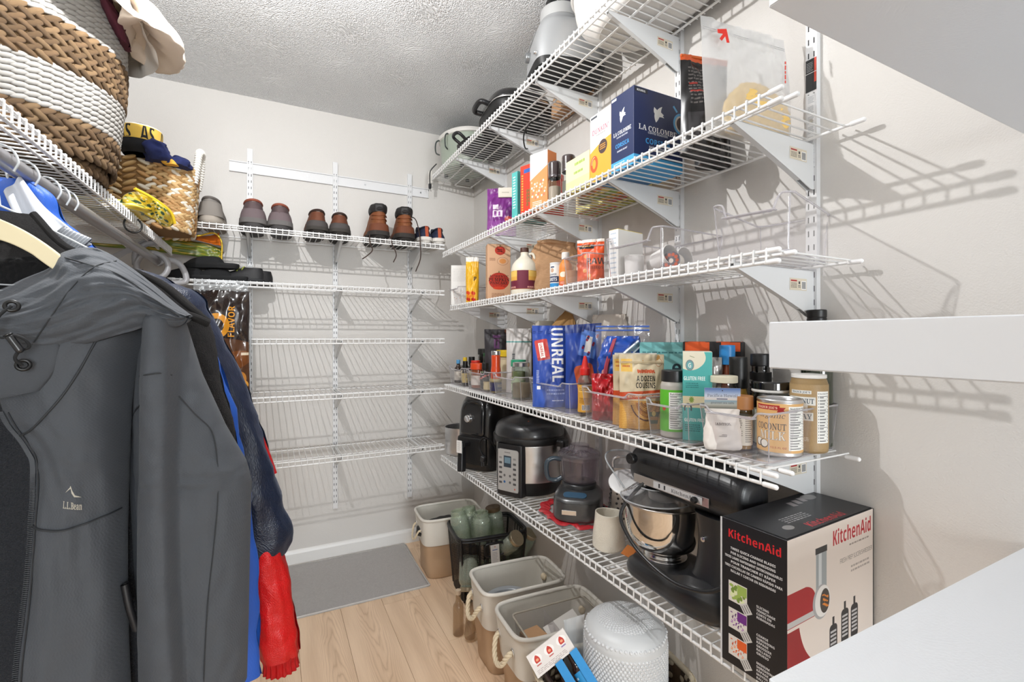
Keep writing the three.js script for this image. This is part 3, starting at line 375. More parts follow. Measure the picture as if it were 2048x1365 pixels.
// ---------- things on the left shelf ----------
// plaited bands: slanted lumps in two staggered files per row
const lump = (() => { const g = new THREE.IcosahedronGeometry(1, 2); return g; })();
function plait(rx, rz, y, h, n, fat, tilt, both = true, e = 2) {
  const out = [];
  for (const k of both ? [-1, 1] : [0]) for (let i = 0; i < n; i++) {
    const a = (i + (k > 0 ? 0.5 : 0)) / n * PI * 2, c = Math.cos(a), s = Math.sin(a), px = rx * Math.sign(c) * Math.abs(c) ** (2 / e), pz = rz * Math.sign(s) * Math.abs(s) ** (2 / e), L = PI * (rx + rz) / n;
    const q = new THREE.Quaternion().setFromAxisAngle(V(0, 1, 0), -a).multiply(new THREE.Quaternion().setFromAxisAngle(V(1, 0, 0), (k || 1) * tilt + rr(-0.1, 0.1)));
    out.push(lump.clone().applyMatrix4(new THREE.Matrix4().compose(V(px, y + k * h * 0.23, pz), q, V(fat, h * (both ? 0.3 : 0.5), L * rr(0.72, 0.85)))));
  }
  return out;
}
const strawM = ['#7f6242', '#6d5335', '#8f724f'].map((c) => mat(c, 0.75, { bumpMap: rep(grainBump, 2, 6), bumpScale: 0.0015 })), cordM = mat('#a5a29d', 0.7, { bumpMap: rep(fabricBump, 2), bumpScale: 0.0006 });
{
  const t = thing('woven_basket', 'large round basket with tan plaited and white cord stripes on the left shelf', 'basket', [-0.585, 1.612, -1.56]);
  const rad = (y) => 0.205 + 0.03 * Math.sin(Math.min(1, y / 0.4) * 1.9), f = (y) => lerp(0.9, 1, sm(y / 0.05));
  part('wall', lathe(prof([[0.01, 0.004], [rad(0) * 0.86, 0.004], [rad(0) * 0.92, 0.02], [rad(0.1), 0.1], [rad(0.25), 0.25], [rad(0.43), 0.43], [rad(0.43) - 0.006, 0.43], [rad(0.25) - 0.01, 0.25], [rad(0.1) - 0.01, 0.1], [rad(0) * 0.86, 0.014], [0.01, 0.014]]), 64), mat('#7d6344', 0.9), t);
  const bands = [[0, 0.105, 1], [0.105, 0.205, 0], [0.205, 0.305, 1], [0.305, 0.43, 0]];
  for (const [y0, y1, straw] of bands) {
    const list = [[], [], []], h = straw ? 0.0262 : 0.0125, n = Math.round((y1 - y0) / h);
    for (let i = 0; i < n; i++) { const y = lerp(y0, y1, (i + 0.5) / n), r = rad(y) * (y < 0.04 ? lerp(0.9, 1, y / 0.04) : 1); plait(r + 0.001, r + 0.001, y, (y1 - y0) / n, straw ? 54 : 70, straw ? 0.0065 : 0.0045, straw ? 0.62 : 0.25, !!straw).forEach((g) => list[Math.floor(rnd() * 3)].push(g)); }
    if (straw) list.forEach((l, k) => { part('plaited_band', l, strawM[k], t).userData.kind = 'stuff'; }); else { part('cord_band', list.flat(), cordM, t, 'white cord band').userData.kind = 'stuff'; }
  }
  const spiral = []; for (let i = 1; i < 11; i++) spiral.push(...plait(0.018 * i, 0.018 * i, 0.001, 0.012, 8 + i * 4, 0.009, 0.2, false)); part('plaited_base', spiral, strawM[1], t).userData.kind = 'stuff';
}
{ // cloth hanging over the basket rim
  const f = (u, v) => { const a = lerp(-1.1, 1.5, u), r = v < 0.5 ? lerp(0.15, 0.262, v * 2) : lerp(0.262, 0.268 + 0.05 * Math.sin(u * 3 + 1), (v - 0.5) * 2), y = v < 0.5 ? 0.43 + 0.05 * Math.sin(v * PI * 1.3) : 0.475 - (v - 0.5) * 0.22 * (0.5 + 0.5 * Math.sin(u * 3.1)); return [Math.cos(a) * r + 0.012 * noise2(u * 6, v * 3), y + 0.012 * noise2(u * 7 + 4, v * 4), -Math.sin(a) * r]; };
  const t = thing('folded_linen', 'cream white cloth bulging over the rim of the large striped basket', 'cloth', [-0.585, 1.6, -1.56]);
  const m = mat('#e2dbd2', 0.85, { bumpMap: rep(fabricBump, 6), bumpScale: 0.0005, side: THREE.DoubleSide });
  part('fold', sheet(60, 30, f), m, t);
  part('brim', loft([[0.27, 0.41, 0.03, 0.02, 0.1, 2], [0.285, 0.385, 0.0, 0.05, 0.13, 2.2], [0.31, 0.40, -0.02, 0.055, 0.12, 2.2], [0.30, 0.46, -0.02, 0.035, 0.1, 2], [0.25, 0.50, 0, 0.01, 0.06, 2]], 48, 30, { bump: (a, v) => 0.008 * noise2(Math.cos(a) * 2 + v * 2, Math.sin(a) * 2) }), mat('#e6d7c7', 0.8), t, 'peach lined brim');
  solo('maroon_cloth', 'small maroon cloth peeking out between the large basket and its cream cloth', 'cloth', loft([[-0.362, 2.03, -1.47, 0.012, 0.05], [-0.352, 2.0, -1.5, 0.016, 0.06], [-0.338, 1.96, -1.53, 0.008, 0.03]], 24, 20, { bump: (a, v) => 0.004 * noise2(a * 2, v * 4) }), mat('#4b1526', 0.8));
}
{ // smaller basket
  const t = thing('woven_basket', 'smaller tapered tan basket with white wrapped handles, behind the large striped one', 'basket', [-0.46, 1.617, -2.26]);
  const W = (y) => 0.172 + 0.06 * y, D = (y) => 0.118 + 0.05 * y;
  part('wall', loft([[0, 0.004, 0, W(0), D(0), 3.2], [0, 0.12, 0, W(0.12), D(0.12), 3.2], [0, 0.245, 0, W(0.245), D(0.245), 3.2]], 64, 20), mat('#8a6a44', 0.9), t);
  const list = [[], [], [], []]; const n = 11;
  for (let i = 0; i < n; i++) { const y = 0.012 + i * 0.0225; plait(W(y) + 0.002, D(y) + 0.002, y, 0.025, 34, 0.008, 0.45, true, 3.2).forEach((g) => list[rnd() < 0.24 ? 3 : Math.floor(rnd() * 3)].push(g)); }
  list.forEach((l, k) => { part('plaited_wall', l, k < 3 ? [mat('#b78d5c', 0.7), mat('#a58152', 0.75), mat('#c9a877', 0.7)][k] : mat('#ded6c6', 0.7), t).userData.kind = 'stuff'; });
  const hp = [[0.185, 0.20, -0.05], [0.195, 0.27, -0.05], [0.2, 0.325, -0.035], [0.203, 0.335, 0], [0.2, 0.325, 0.035], [0.195, 0.27, 0.05], [0.185, 0.20, 0.05]];
  for (const sx of [1, -1]) { const h = part('handle', tube(hp.map(([x, y, z]) => [sx * x, y, z]), 0.0105, 10, 60), mat('#e4e1da', 0.7), t, 'white wrapped handle'); const wr = []; const c = new THREE.CatmullRomCurve3(hp.map(([x, y, z]) => V(sx * x, y, z))); for (let i = 0; i < 34; i++) { const p = c.getPointAt(i / 33), q = c.getTangentAt(i / 33); const g = new THREE.TorusGeometry(0.0108, 0.0032, 6, 14); g.applyQuaternion(new THREE.Quaternion().setFromUnitVectors(V(0, 0, 1), q)); wr.push(mv(g, p.x, p.y, p.z)); } part('wrapping', wr, mat('#f0eee8', 0.65), h).userData.kind = 'stuff'; }
  const c = thing('knit_cap', 'black and gold lettered cap on top of the smaller basket', 'cap', [-0.43, 1.87, -2.14]);
  part('crown', lathe(prof([[0.05, 0], [0.064, 0.03], [0.062, 0.07], [0.045, 0.1], [0.02, 0.114], [0.001, 0.117]]), 40), mat('#15161c', 0.9), c);
  const bandT = canvasTex(1024, 128, (x, w, h) => { x.fillStyle = '#d8b450'; x.fillRect(0, 0, w, h); x.fillStyle = '#e9e4d6'; x.fillRect(0, 0, w, 22); x.fillStyle = '#111'; x.fillRect(0, h - 10, w, 10); for (let i = 0; i < 6; i++) write(x, [['AS', 85 + i * 170, 72, 96, '#16161c', 'bold sans-serif']]); });
  part('band', lathe([[0.0645, 0.044], [0.066, 0.05], [0.0665, 0.09], [0.0625, 0.098]], 48), new THREE.MeshPhysicalMaterial({ map: bandT, roughness: 0.85 }), c, 'gold band with black letters');
  const nv = mat('#242f66', 0.9, { bumpMap: rep(plushTex, 2), bumpScale: 0.002 });
  const bl = (rows, s) => loft(rows, 36, 26, { bump: (a, v, x, y, z) => 0.009 * noise3(x * 30 + s, y * 30, z * 30) });
  const n2 = thing('navy_scarf', 'crumpled navy blue cloth lying in the smaller basket', 'cloth', [0, 0, 0]);
  part('fold', bl([[-0.385, 1.925, -2.1, 0.012, 0.015], [-0.38, 1.905, -2.1, 0.034, 0.035], [-0.37, 1.87, -2.11, 0.042, 0.045], [-0.365, 1.85, -2.12, 0.04, 0.04]], 1), nv, n2); part('fold', bl([[-0.315, 1.885, -2.13, 0.012, 0.014], [-0.312, 1.872, -2.13, 0.034, 0.04], [-0.315, 1.845, -2.13, 0.04, 0.05]], 5), nv, n2); part('lining', bl([[-0.345, 1.868, -2.095, 0.008, 0.012], [-0.335, 1.852, -2.095, 0.022, 0.012], [-0.33, 1.84, -2.1, 0.02, 0.014]], 9), mat('#d8a23c', 0.8), n2, 'mustard lining');
}
const bagPrint = canvasTex(512, 512, (x, w, h) => { x.fillStyle = '#e6c83c'; x.fillRect(0, 0, w, h); for (let i = 0; i < 260; i++) { x.fillStyle = ['#f3e6b0', '#d9b020', '#4e6b3a', '#f6f0d8', '#33513c', '#c9d27a', '#e9d86a'][Math.floor(rnd() * 7)]; x.beginPath(); x.ellipse(rnd() * w, rnd() * h, rr(6, 30), rr(6, 22), rnd() * 3, 0, 7); x.fill(); } });
{ // floral bag on the shelf edge
  const t = thing('floral_bag', 'crumpled yellow floral bag lying on the left shelf in front of the smaller basket', 'bag', [0, 0, 0]);
  const m = new THREE.MeshPhysicalMaterial({ map: bagPrint, roughness: 0.4, clearcoat: 0.3 });
  part('bag_body', loft([[-0.50, 1.612, -1.93, 0.13, 0.10, 3], [-0.495, 1.622, -1.93, 0.14, 0.11, 3], [-0.49, 1.635, -1.935, 0.125, 0.1, 3], [-0.47, 1.642, -1.94, 0.07, 0.06, 2]], 64, 24, { bump: (a, v, x, y, z) => 0.008 * noise3(x * 14, y * 20, z * 14) }), m, t);
  part('bag_flap', cloth([[-0.42, 1.63], [-0.38, 1.615], [-0.35, 1.60], [-0.335, 1.585]], [[-0.38, 1.672], [-0.34, 1.652], [-0.305, 1.625], [-0.30, 1.595]], (u, v) => -1.84 - v * 0.1 + 0.02 * Math.sin(v * 9 + u * 4), 0.012, 20, 30), m, t);
  part('trim', tube([[-0.385, 1.675, -1.84], [-0.34, 1.655, -1.87], [-0.303, 1.626, -1.91], [-0.295, 1.595, -1.93]], 0.005, 8), mat('#e3c02a', 0.4), t, 'plain yellow edge');
  const g = thing('gift_bag', 'green and gold gift bag with orange lining lying at the far shelf end', 'bag', [0, 0, 0]);
  const green = face(512, 128, (x, w, h) => { x.fillStyle = '#6f7a2a'; x.fillRect(0, 0, w, h); for (let i = 0; i < 420; i++) { x.fillStyle = ['#8b8a2c', '#4f6420', '#b79a2e', '#7d8f3a', '#c4a93a', '#5b6b2a'][Math.floor(rnd() * 6)]; x.beginPath(); x.ellipse(rnd() * w, rnd() * h, rr(3, 16), rr(3, 10), rnd() * 3, 0, 7); x.fill(); } }, 0.35);
  part('bag_side', cloth([[-0.695, 1.596], [-0.5, 1.59], [-0.3, 1.578], [-0.215, 1.566]], [[-0.695, 1.672], [-0.5, 1.662], [-0.3, 1.645], [-0.215, 1.625]], (u, v) => -2.56 + 0.006 * noise2(v * 9, u * 2), 0.02, 10, 40).rotateY(0), green, g);
  part('bag_top', sheet(30, 8, (u, v) => [lerp(-0.695, -0.215, u), lerp(1.672, 1.625, u) + 0.006 * noise2(u * 8, v * 3), -2.56 - 0.15 * v]), mat('#a98b6a', 0.5, { side: THREE.DoubleSide }), g, 'plain brown bottom panel');
  part('lining', cloth([[-0.36, 1.655], [-0.26, 1.64], [-0.212, 1.628]], [[-0.36, 1.662], [-0.27, 1.685], [-0.225, 1.70]], (u, v) => -2.53 - 0.06 * u + 0.012 * Math.sin(v * 8), 0.006, 12, 24), mat('#d9701e', 0.35, { clearcoat: 0.4 }), g, 'shiny orange lining');
  part('rim', tube([[-0.4, 1.66, -2.54], [-0.3, 1.668, -2.53], [-0.24, 1.69, -2.55], [-0.214, 1.66, -2.55], [-0.212, 1.57, -2.55]], 0.004, 6), mat('#d8b637', 0.3, { metalness: 0.4 }), g, 'gold rim');
}
// ---------- makers for packages ----------
const clearM = mat('#f6f5f6', 0.05, { transmission: 0.94, thickness: 0, ior: 1.45, side: THREE.DoubleSide }), clearRimM = mat('#e6e4e7', 0.12, { transmission: 0.62, thickness: 0, ior: 1.49 });
const glassM = mat('#eef3ef', 0.03, { transmission: 1, thickness: 0, ior: 1.5, side: THREE.DoubleSide }), glassGreenM = mat('#e4ebdf', 0.05, { transmission: 0.8, thickness: 0, ior: 1.5, side: THREE.DoubleSide });
const whiteM = mat('#e6e4e0', 0.45), offM = mat('#d9d3c6', 0.5), matteBlackM = mat('#161617', 0.5), satinM = mat('#1b1b1d', 0.38), silverM = mat([0.72, 0.72, 0.73], 0.28, { metalness: 1 }), brushM = mat([0.66, 0.65, 0.64], 0.34, { metalness: 1, bumpMap: rep(fabricBump, 1, 6), bumpScale: 0.0001 });
const kraft = dataTex(256, 256, (u, v) => { const n = tile(u, v, 40, 40, 2) * 0.02 + tile(u, v, 6, 6) * 0.02; return [0.72 + n, 0.565 + n, 0.42 + n]; }, true), kraftM = new THREE.MeshPhysicalMaterial({ map: kraft, roughness: 0.8 });
// standing pouch, faces +z, base at y = 0
function pouch(parent, w, h, d, front, back, o = {}) {
  const sd = o.seed ?? rnd() * 50, k = o.wrinkle ?? 0.0035, top = o.top ?? 0.12, nx = 30, ny = 36;
  const fat = (u, v) => d / 2 * Math.pow(Math.max(0, 1 - Math.pow(Math.abs(2 * u - 1), 2.6)), 0.6) * (v < 0.06 ? lerp(0.8, 1, v / 0.06) : v > 1 - top ? 0.04 : lerp(0.04, 1, Math.pow(Math.max(0, 1 - (v - 0.06) / (0.94 - top)), o.pow ?? 0.6)));
  const wx = (v) => w * (1 - (o.pinch ?? 0.03) * Math.sin(PI * v) ** 2), off = (u, v) => k * (noise2(u * 3 + sd, v * 3) + 0.5 * noise2(u * 7, v * 6 + sd)) * Math.min(1, Math.min(u, 1 - u) * 8), lean = (v) => -(o.lean ?? 0) * v * v;
  const yT = (u, v) => h * v + (o.sag ?? 0) * v * (u - 0.5) * h;
  const F = (u, v) => [(u - 0.5) * wx(v), yT(u, v), fat(u, v) + off(u, v) + lean(v)], B = (u, v) => [(0.5 - u) * wx(v), yT(1 - u, v), -fat(1 - u, v) + off(1 - u, v) * 0.5 + lean(v)];
  const m = part('pouch_front', sheet(nx, ny, F), front, parent);
  part('pouch_back', [sheet(nx, ny, B), sheet(nx, 2, (u, v) => { const a = F(u, 0), b = B(1 - u, 0); return [a[0], a[1] + 0.004 * Math.sin(v * PI), lerp(b[2], a[2], v)]; })], back, parent);
  if (o.zip) part('zip_strip', [0, 1].map((i) => rod([-wx(1) * 0.49, h * (o.zip - i * 0.016), 0.003 + lean(o.zip)], [wx(1) * 0.49, h * (o.zip - i * 0.016) + (o.sag ?? 0) * h * 0.9, 0.003 + lean(o.zip)], 0.0012)), o.zipMat ?? clearRimM, parent);
  return m;
}
// turned body with optional label band (canvas painter) and cap
function label(parent, prof2, painter, w = 512, h = 256, o = {}) { const g = lathe(prof2, 48, o.phi ?? 0, o.len ?? PI * 2); return part('label', g, face(w, h, painter, o.rough ?? 0.5), parent); }
function clearBin(nm, lab, w, d, h, pos, turn, o = {}) {
  const t = thing('clear_bin', lab, 'bin', pos, turn, o.group), r = 0.018, tp = 0.93;
  const N = 96, per = (u) => { const s = rrect(w, d, r); return s.getSpacedPoints(N)[Math.round(u * N) % N]; }, pts = rrect(w, d, r).getSpacedPoints(N);
  const dip = (x, z) => (z < -d * 0.47 ? 0 : 0), at = (i) => pts[i % N];
  const topY = (p) => h * (1 - (o.dip ?? 0.28) * sm((p.y - d * 0.44) / (d * 0.05)) * sm((w * 0.36 - Math.abs(p.x)) / (w * 0.08)));
  const P = (u, v) => { const p = at(Math.round(u * N)), k = lerp(tp, 1, v); return [p.x * k, 0.003 + (topY(p) - 0.003) * v, p.y * k]; };
  part('wall', sheet(N, 8, P), clearM, t); part('base', mv(extrude(rrect(w * tp, d * tp, r), 0.002).rotateX(-PI / 2), 0, 0.001, 0), clearM, t);
  part('rim', tube(Array.from({ length: N }, (_, i) => { const p = at(i); return [p.x, topY(p), p.y]; }), 0.0023, 7, 240, true), clearRimM, t);
  part('base_edge', tube(Array.from({ length: 48 }, (_, i) => { const p = at(i * 2); return [p.x * tp, 0.0025, p.y * tp]; }), 0.0018, 6, 160, true), clearRimM, t);
  part('handle_ledge', box(w * 0.66, 0.0025, 0.014, 0, h * (1 - (o.dip ?? 0.28)), d / 2 + 0.005, 0.001), clearRimM, t);
  for (const sx of [-1, 1]) for (const sz of [-1, 1]) part('corner_rib', rod([sx * (w / 2 * tp - 0.006), 0.004, sz * (d / 2 * tp - 0.006)], [sx * (w / 2 - 0.005), h * 0.97, sz * (d / 2 - 0.005)], 0.0012, 6), clearRimM, t);
  return t;
}
const deg = (a) => a * PI / 180;
// ---------- topmost right shelf ----------
const YA = RY.A;
{
  const sage = mat('#a9b5a6', 0.4, { clearcoat: 0.3 }), t = thing('slow_cooker', 'sage green oval slow cooker with a white rim, farthest on the topmost right shelf', 'slow cooker', [0.985, YA, -2.53], 0.12);
  const ov = (pts, n = 56) => lathe(prof(pts), n).scale(0.78, 1, 1);
  part('body', ov([[0.001, 0.012], [0.13, 0.012], [0.15, 0.02], [0.158, 0.05], [0.17, 0.16], [0.172, 0.18], [0.16, 0.182]]), sage, t);
  part('rim', ov([[0.168, 0.18], [0.182, 0.184], [0.184, 0.2], [0.174, 0.208], [0.15, 0.208]]), mat('#e9e7e2', 0.3), t);
  part('lid', ov([[0.15, 0.208], [0.12, 0.232], [0.06, 0.245], [0.001, 0.247]]), glassM, t);
  part('lid_knob', mv(new RoundedBoxGeometry(0.03, 0.018, 0.06, 3, 0.008), 0, 0.255, 0), matteBlackM, t);
  for (const s of [-1, 1]) part('handle', tube([[-0.05, 0.13, s * 0.155], [-0.045, 0.125, s * 0.19], [0, 0.122, s * 0.2], [0.045, 0.125, s * 0.19], [0.05, 0.13, s * 0.155]], 0.009, 10), mat('#5d6663', 0.5), t);
  part('latch', [tube([[-0.118, 0.19, 0.05], [-0.15, 0.175, 0.06], [-0.152, 0.11, 0.06], [-0.135, 0.1, 0.05]], 0.004, 8), tube([[-0.118, 0.19, -0.05], [-0.15, 0.175, -0.06], [-0.152, 0.11, -0.06], [-0.135, 0.1, -0.05]], 0.004, 8)], mat('#3f4644', 0.4), t);
  for (const [x, z] of [[-0.07, 0.1], [-0.07, -0.1], [0.07, 0.1], [0.07, -0.1]]) part('foot', cyl(0.012, 0.012, x, 0.006, z, 14), matteBlackM, t);
  solo('power_cord', 'short black plug cord hanging off the far end of the topmost right shelf', 'cord', [tube([[0, 0.07, 0], [-0.03, 0.03, -0.02], [-0.035, -0.02, -0.02], [-0.034, -0.045, -0.02]], 0.0032, 8), box(0.016, 0.03, 0.012, -0.034, -0.06, -0.02, 0.004), rod([-0.038, -0.075, -0.02], [-0.041, -0.09, -0.02], 0.0016), rod([-0.03, -0.075, -0.02], [-0.027, -0.09, -0.02], 0.0016)], satinM, [0.845, YA, -2.62]);
  const tag = thing('paper_tag', 'white paper tag on the cord end beside the sage slow cooker', 'tag', [0.818, YA, -2.66]); part('tag_sheet', sheet(4, 6, (u, v) => [-0.01 + u * 0.012, 0.03 - v * 0.07, u * 0.03 + 0.004 * Math.sin(v * 4)]), mat('#e3e0d8', 0.7, { side: THREE.DoubleSide }), tag);
}
{
  const t = thing('waffle_maker', 'black closed waffle maker with loop handle on the topmost right shelf', 'waffle maker', [0.965, YA, -1.88], -0.12);
  part('base', loft([[0, 0.014, 0, 0.12, 0.15, 4], [0, 0.022, 0, 0.13, 0.165, 4], [0, 0.05, 0, 0.135, 0.17, 4], [0, 0.058, 0, 0.13, 0.165, 4]], 64, 12), matteBlackM, t);
  part('lid', loft([[0, 0.062, 0, 0.131, 0.166, 4], [0, 0.07, 0, 0.135, 0.17, 4], [0, 0.10, 0, 0.125, 0.158, 3.4], [0, 0.118, 0, 0.09, 0.12, 3], [0, 0.121, 0, 0.03, 0.05, 2.5]], 64, 20), mat('#131315', 0.25, { clearcoat: 0.6 }), t);
  part('handle', tube([[-0.13, 0.07, -0.05], [-0.165, 0.075, -0.05], [-0.175, 0.075, 0], [-0.165, 0.075, 0.05], [-0.13, 0.07, 0.05]], 0.011, 12), satinM, t);
  part('hinge', box(0.03, 0.05, 0.2, 0.135, 0.065, 0, 0.008), satinM, t); part('trim', loft([[0, 0.058, 0, 0.136, 0.171, 4], [0, 0.063, 0, 0.136, 0.171, 4]], 64, 2), brushM, t);
  part('power_cord', tube([[0.14, 0.05, 0.1], [0.1, 0.004, 0.15], [0.04, -0.01, 0.12], [0.02, -0.05, 0.08], [0.05, -0.085, 0.02], [0.09, -0.05, -0.02], [0.06, 0.002, 0.0]], 0.0032, 8, 70), matteBlackM, t);
  for (const [x, z] of [[-0.1, 0.13], [-0.1, -0.13], [0.1, 0.13], [0.1, -0.13]]) part('foot', cyl(0.01, 0.016, x, 0.008, z, 12), matteBlackM, t);
  const g = thing('griddle', 'flat black griddle plate leaning between the slow cooker and the waffle maker', 'griddle', [0.96, YA + 0.05, -2.19], 0.1);
  part('plate', xf(loft([[0, 0, 0, 0.12, 0.09, 5], [0, 0.012, 0, 0.125, 0.095, 5], [0, 0.03, 0, 0.128, 0.098, 5]], 48, 8), [0, -0.045, 0], [0, 0, 0]), matteBlackM, g); part('handle', tube([[-0.12, -0.02, -0.03], [-0.16, 0.005, -0.03], [-0.168, 0.01, 0], [-0.16, 0.005, 0.03], [-0.12, -0.02, 0.03]], 0.008, 10), satinM, g);
}
{
  const t = thing('food_mill', 'brushed steel kitchen machine with a black foot band on the topmost right shelf', 'kitchen machine', [0.95, YA, -1.44], -0.25);
  const sil = mat('#b9bbbd', 0.35, { metalness: 0.55 });
  part('foot_band', loft([[0, 0.004, 0, 0.125, 0.10, 5], [0, 0.026, 0, 0.13, 0.105, 5]], 56, 6), matteBlackM, t);
  part('body', loft([[0, 0.027, 0, 0.129, 0.104, 5], [0, 0.07, 0, 0.127, 0.103, 5], [-0.004, 0.12, 0.004, 0.117, 0.095, 4.5], [-0.012, 0.165, 0.012, 0.096, 0.085, 3.4], [-0.02, 0.185, 0.006, 0.076, 0.073, 2.4], [-0.02, 0.2, 0.004, 0.072, 0.07, 2.1]], 64, 30), sil, t);
  part('collar', mv(lathe(prof([[0.07, 0.2], [0.072, 0.2], [0.072, 0.232], [0.07, 0.24], [0.001, 0.24]]), 48), -0.02, 0, 0.004), mat('#cfd0d0', 0.3, { metalness: 0.5 }), t);
  part('spout', mv(box(0.03, 0.045, 0.05, 0, 0, 0, 0.008), -0.055, 0.262, 0.01), matteBlackM, t); part('bowl', mv(lathe(prof([[0.001, 0], [0.04, 0], [0.055, 0.02], [0.058, 0.045]]), 32), 0.03, 0.241, 0), mat('#6d6878', 0.08, { transmission: 0.8, thickness: 0 }), t);
  part('dial', xf(lathe(prof([[0.001, 0.016], [0.014, 0.016], [0.017, 0.01], [0.018, 0]]), 28), [-0.125, 0.085, -0.03], [0, 0, PI / 2]), mat('#8f9294', 0.3, { metalness: 0.7 }), t);
  part('seam_line', [tube([[-0.126, 0.11, -0.06], [-0.121, 0.135, -0.03], [-0.109, 0.165, 0]], 0.0016, 6)], mat('#7d7f80', 0.5), t);
  part('latch_knob', mv(new THREE.SphereGeometry(0.009, 14, 10).scale(1, 0.8, 1), -0.13, 0.045, 0.07), chromeM, t);
  solo('brown_bag', 'folded brown paper bag behind the steel machine on the topmost right shelf', 'bag', loft([[0, 0.003, 0, 0.035, 0.12, 5], [0, 0.06, 0, 0.034, 0.118, 4], [0, 0.12, 0.01, 0.022, 0.11, 3], [0, 0.16, 0.01, 0.006, 0.105, 3]], 40, 16, { bump: (a, v) => 0.004 * noise2(a * 2, v * 4) }), kraftM, [1.09, YA, -1.6]);
}
{
  const t = thing('plastic_tub', 'large white plastic tub with flared rounded sides on the topmost right shelf', 'tub', [0.985, YA, -1.03], 0.0);
  const m = mat('#dcd9d5', 0.4);
  const rr2 = [[0, 0.003, 0, 0.10, 0.18, 3.2], [0, 0.012, 0, 0.115, 0.2, 3], [0, 0.05, 0, 0.136, 0.255, 2.8], [0, 0.10, 0, 0.146, 0.29, 2.6], [0, 0.17, 0, 0.152, 0.305, 2.6]];
  part('wall', loft(rr2, 72, 30, { open: true }), m, t); part('base', loft([[0, 0.002, 0, 0.10, 0.18, 3.2], [0, 0.005, 0, 0.10, 0.18, 3.2]], 72, 1), m, t); part('inner_wall', loft(rr2.map(([a, b, c, x, z, e]) => [a, b + 0.004, c, x - 0.004, z - 0.004, e]), 72, 30, { open: true }), m, t);
  part('rim', loft([[0, 0.168, 0, 0.153, 0.306, 2.6], [0, 0.172, 0, 0.158, 0.315, 2.6], [0, 0.178, 0, 0.157, 0.314, 2.6], [0, 0.178, 0, 0.147, 0.3, 2.6]], 72, 8, { open: true }), m, t);
  const lid = thing('tray', 'shallow white tray near the front end of the topmost right shelf', 'tray', [0.99, YA, -0.625]); const l2 = [[0, 0.003, 0, 0.12, 0.07, 4], [0, 0.012, 0, 0.13, 0.08, 4], [0, 0.035, 0, 0.138, 0.086, 4]]; part('tray_body', loft(l2, 56, 12, { open: true }), m, lid); part('tray_base', loft([[0, 0.003, 0, 0.12, 0.07, 4], [0, 0.006, 0, 0.12, 0.07, 4]], 56, 1), m, lid);
}
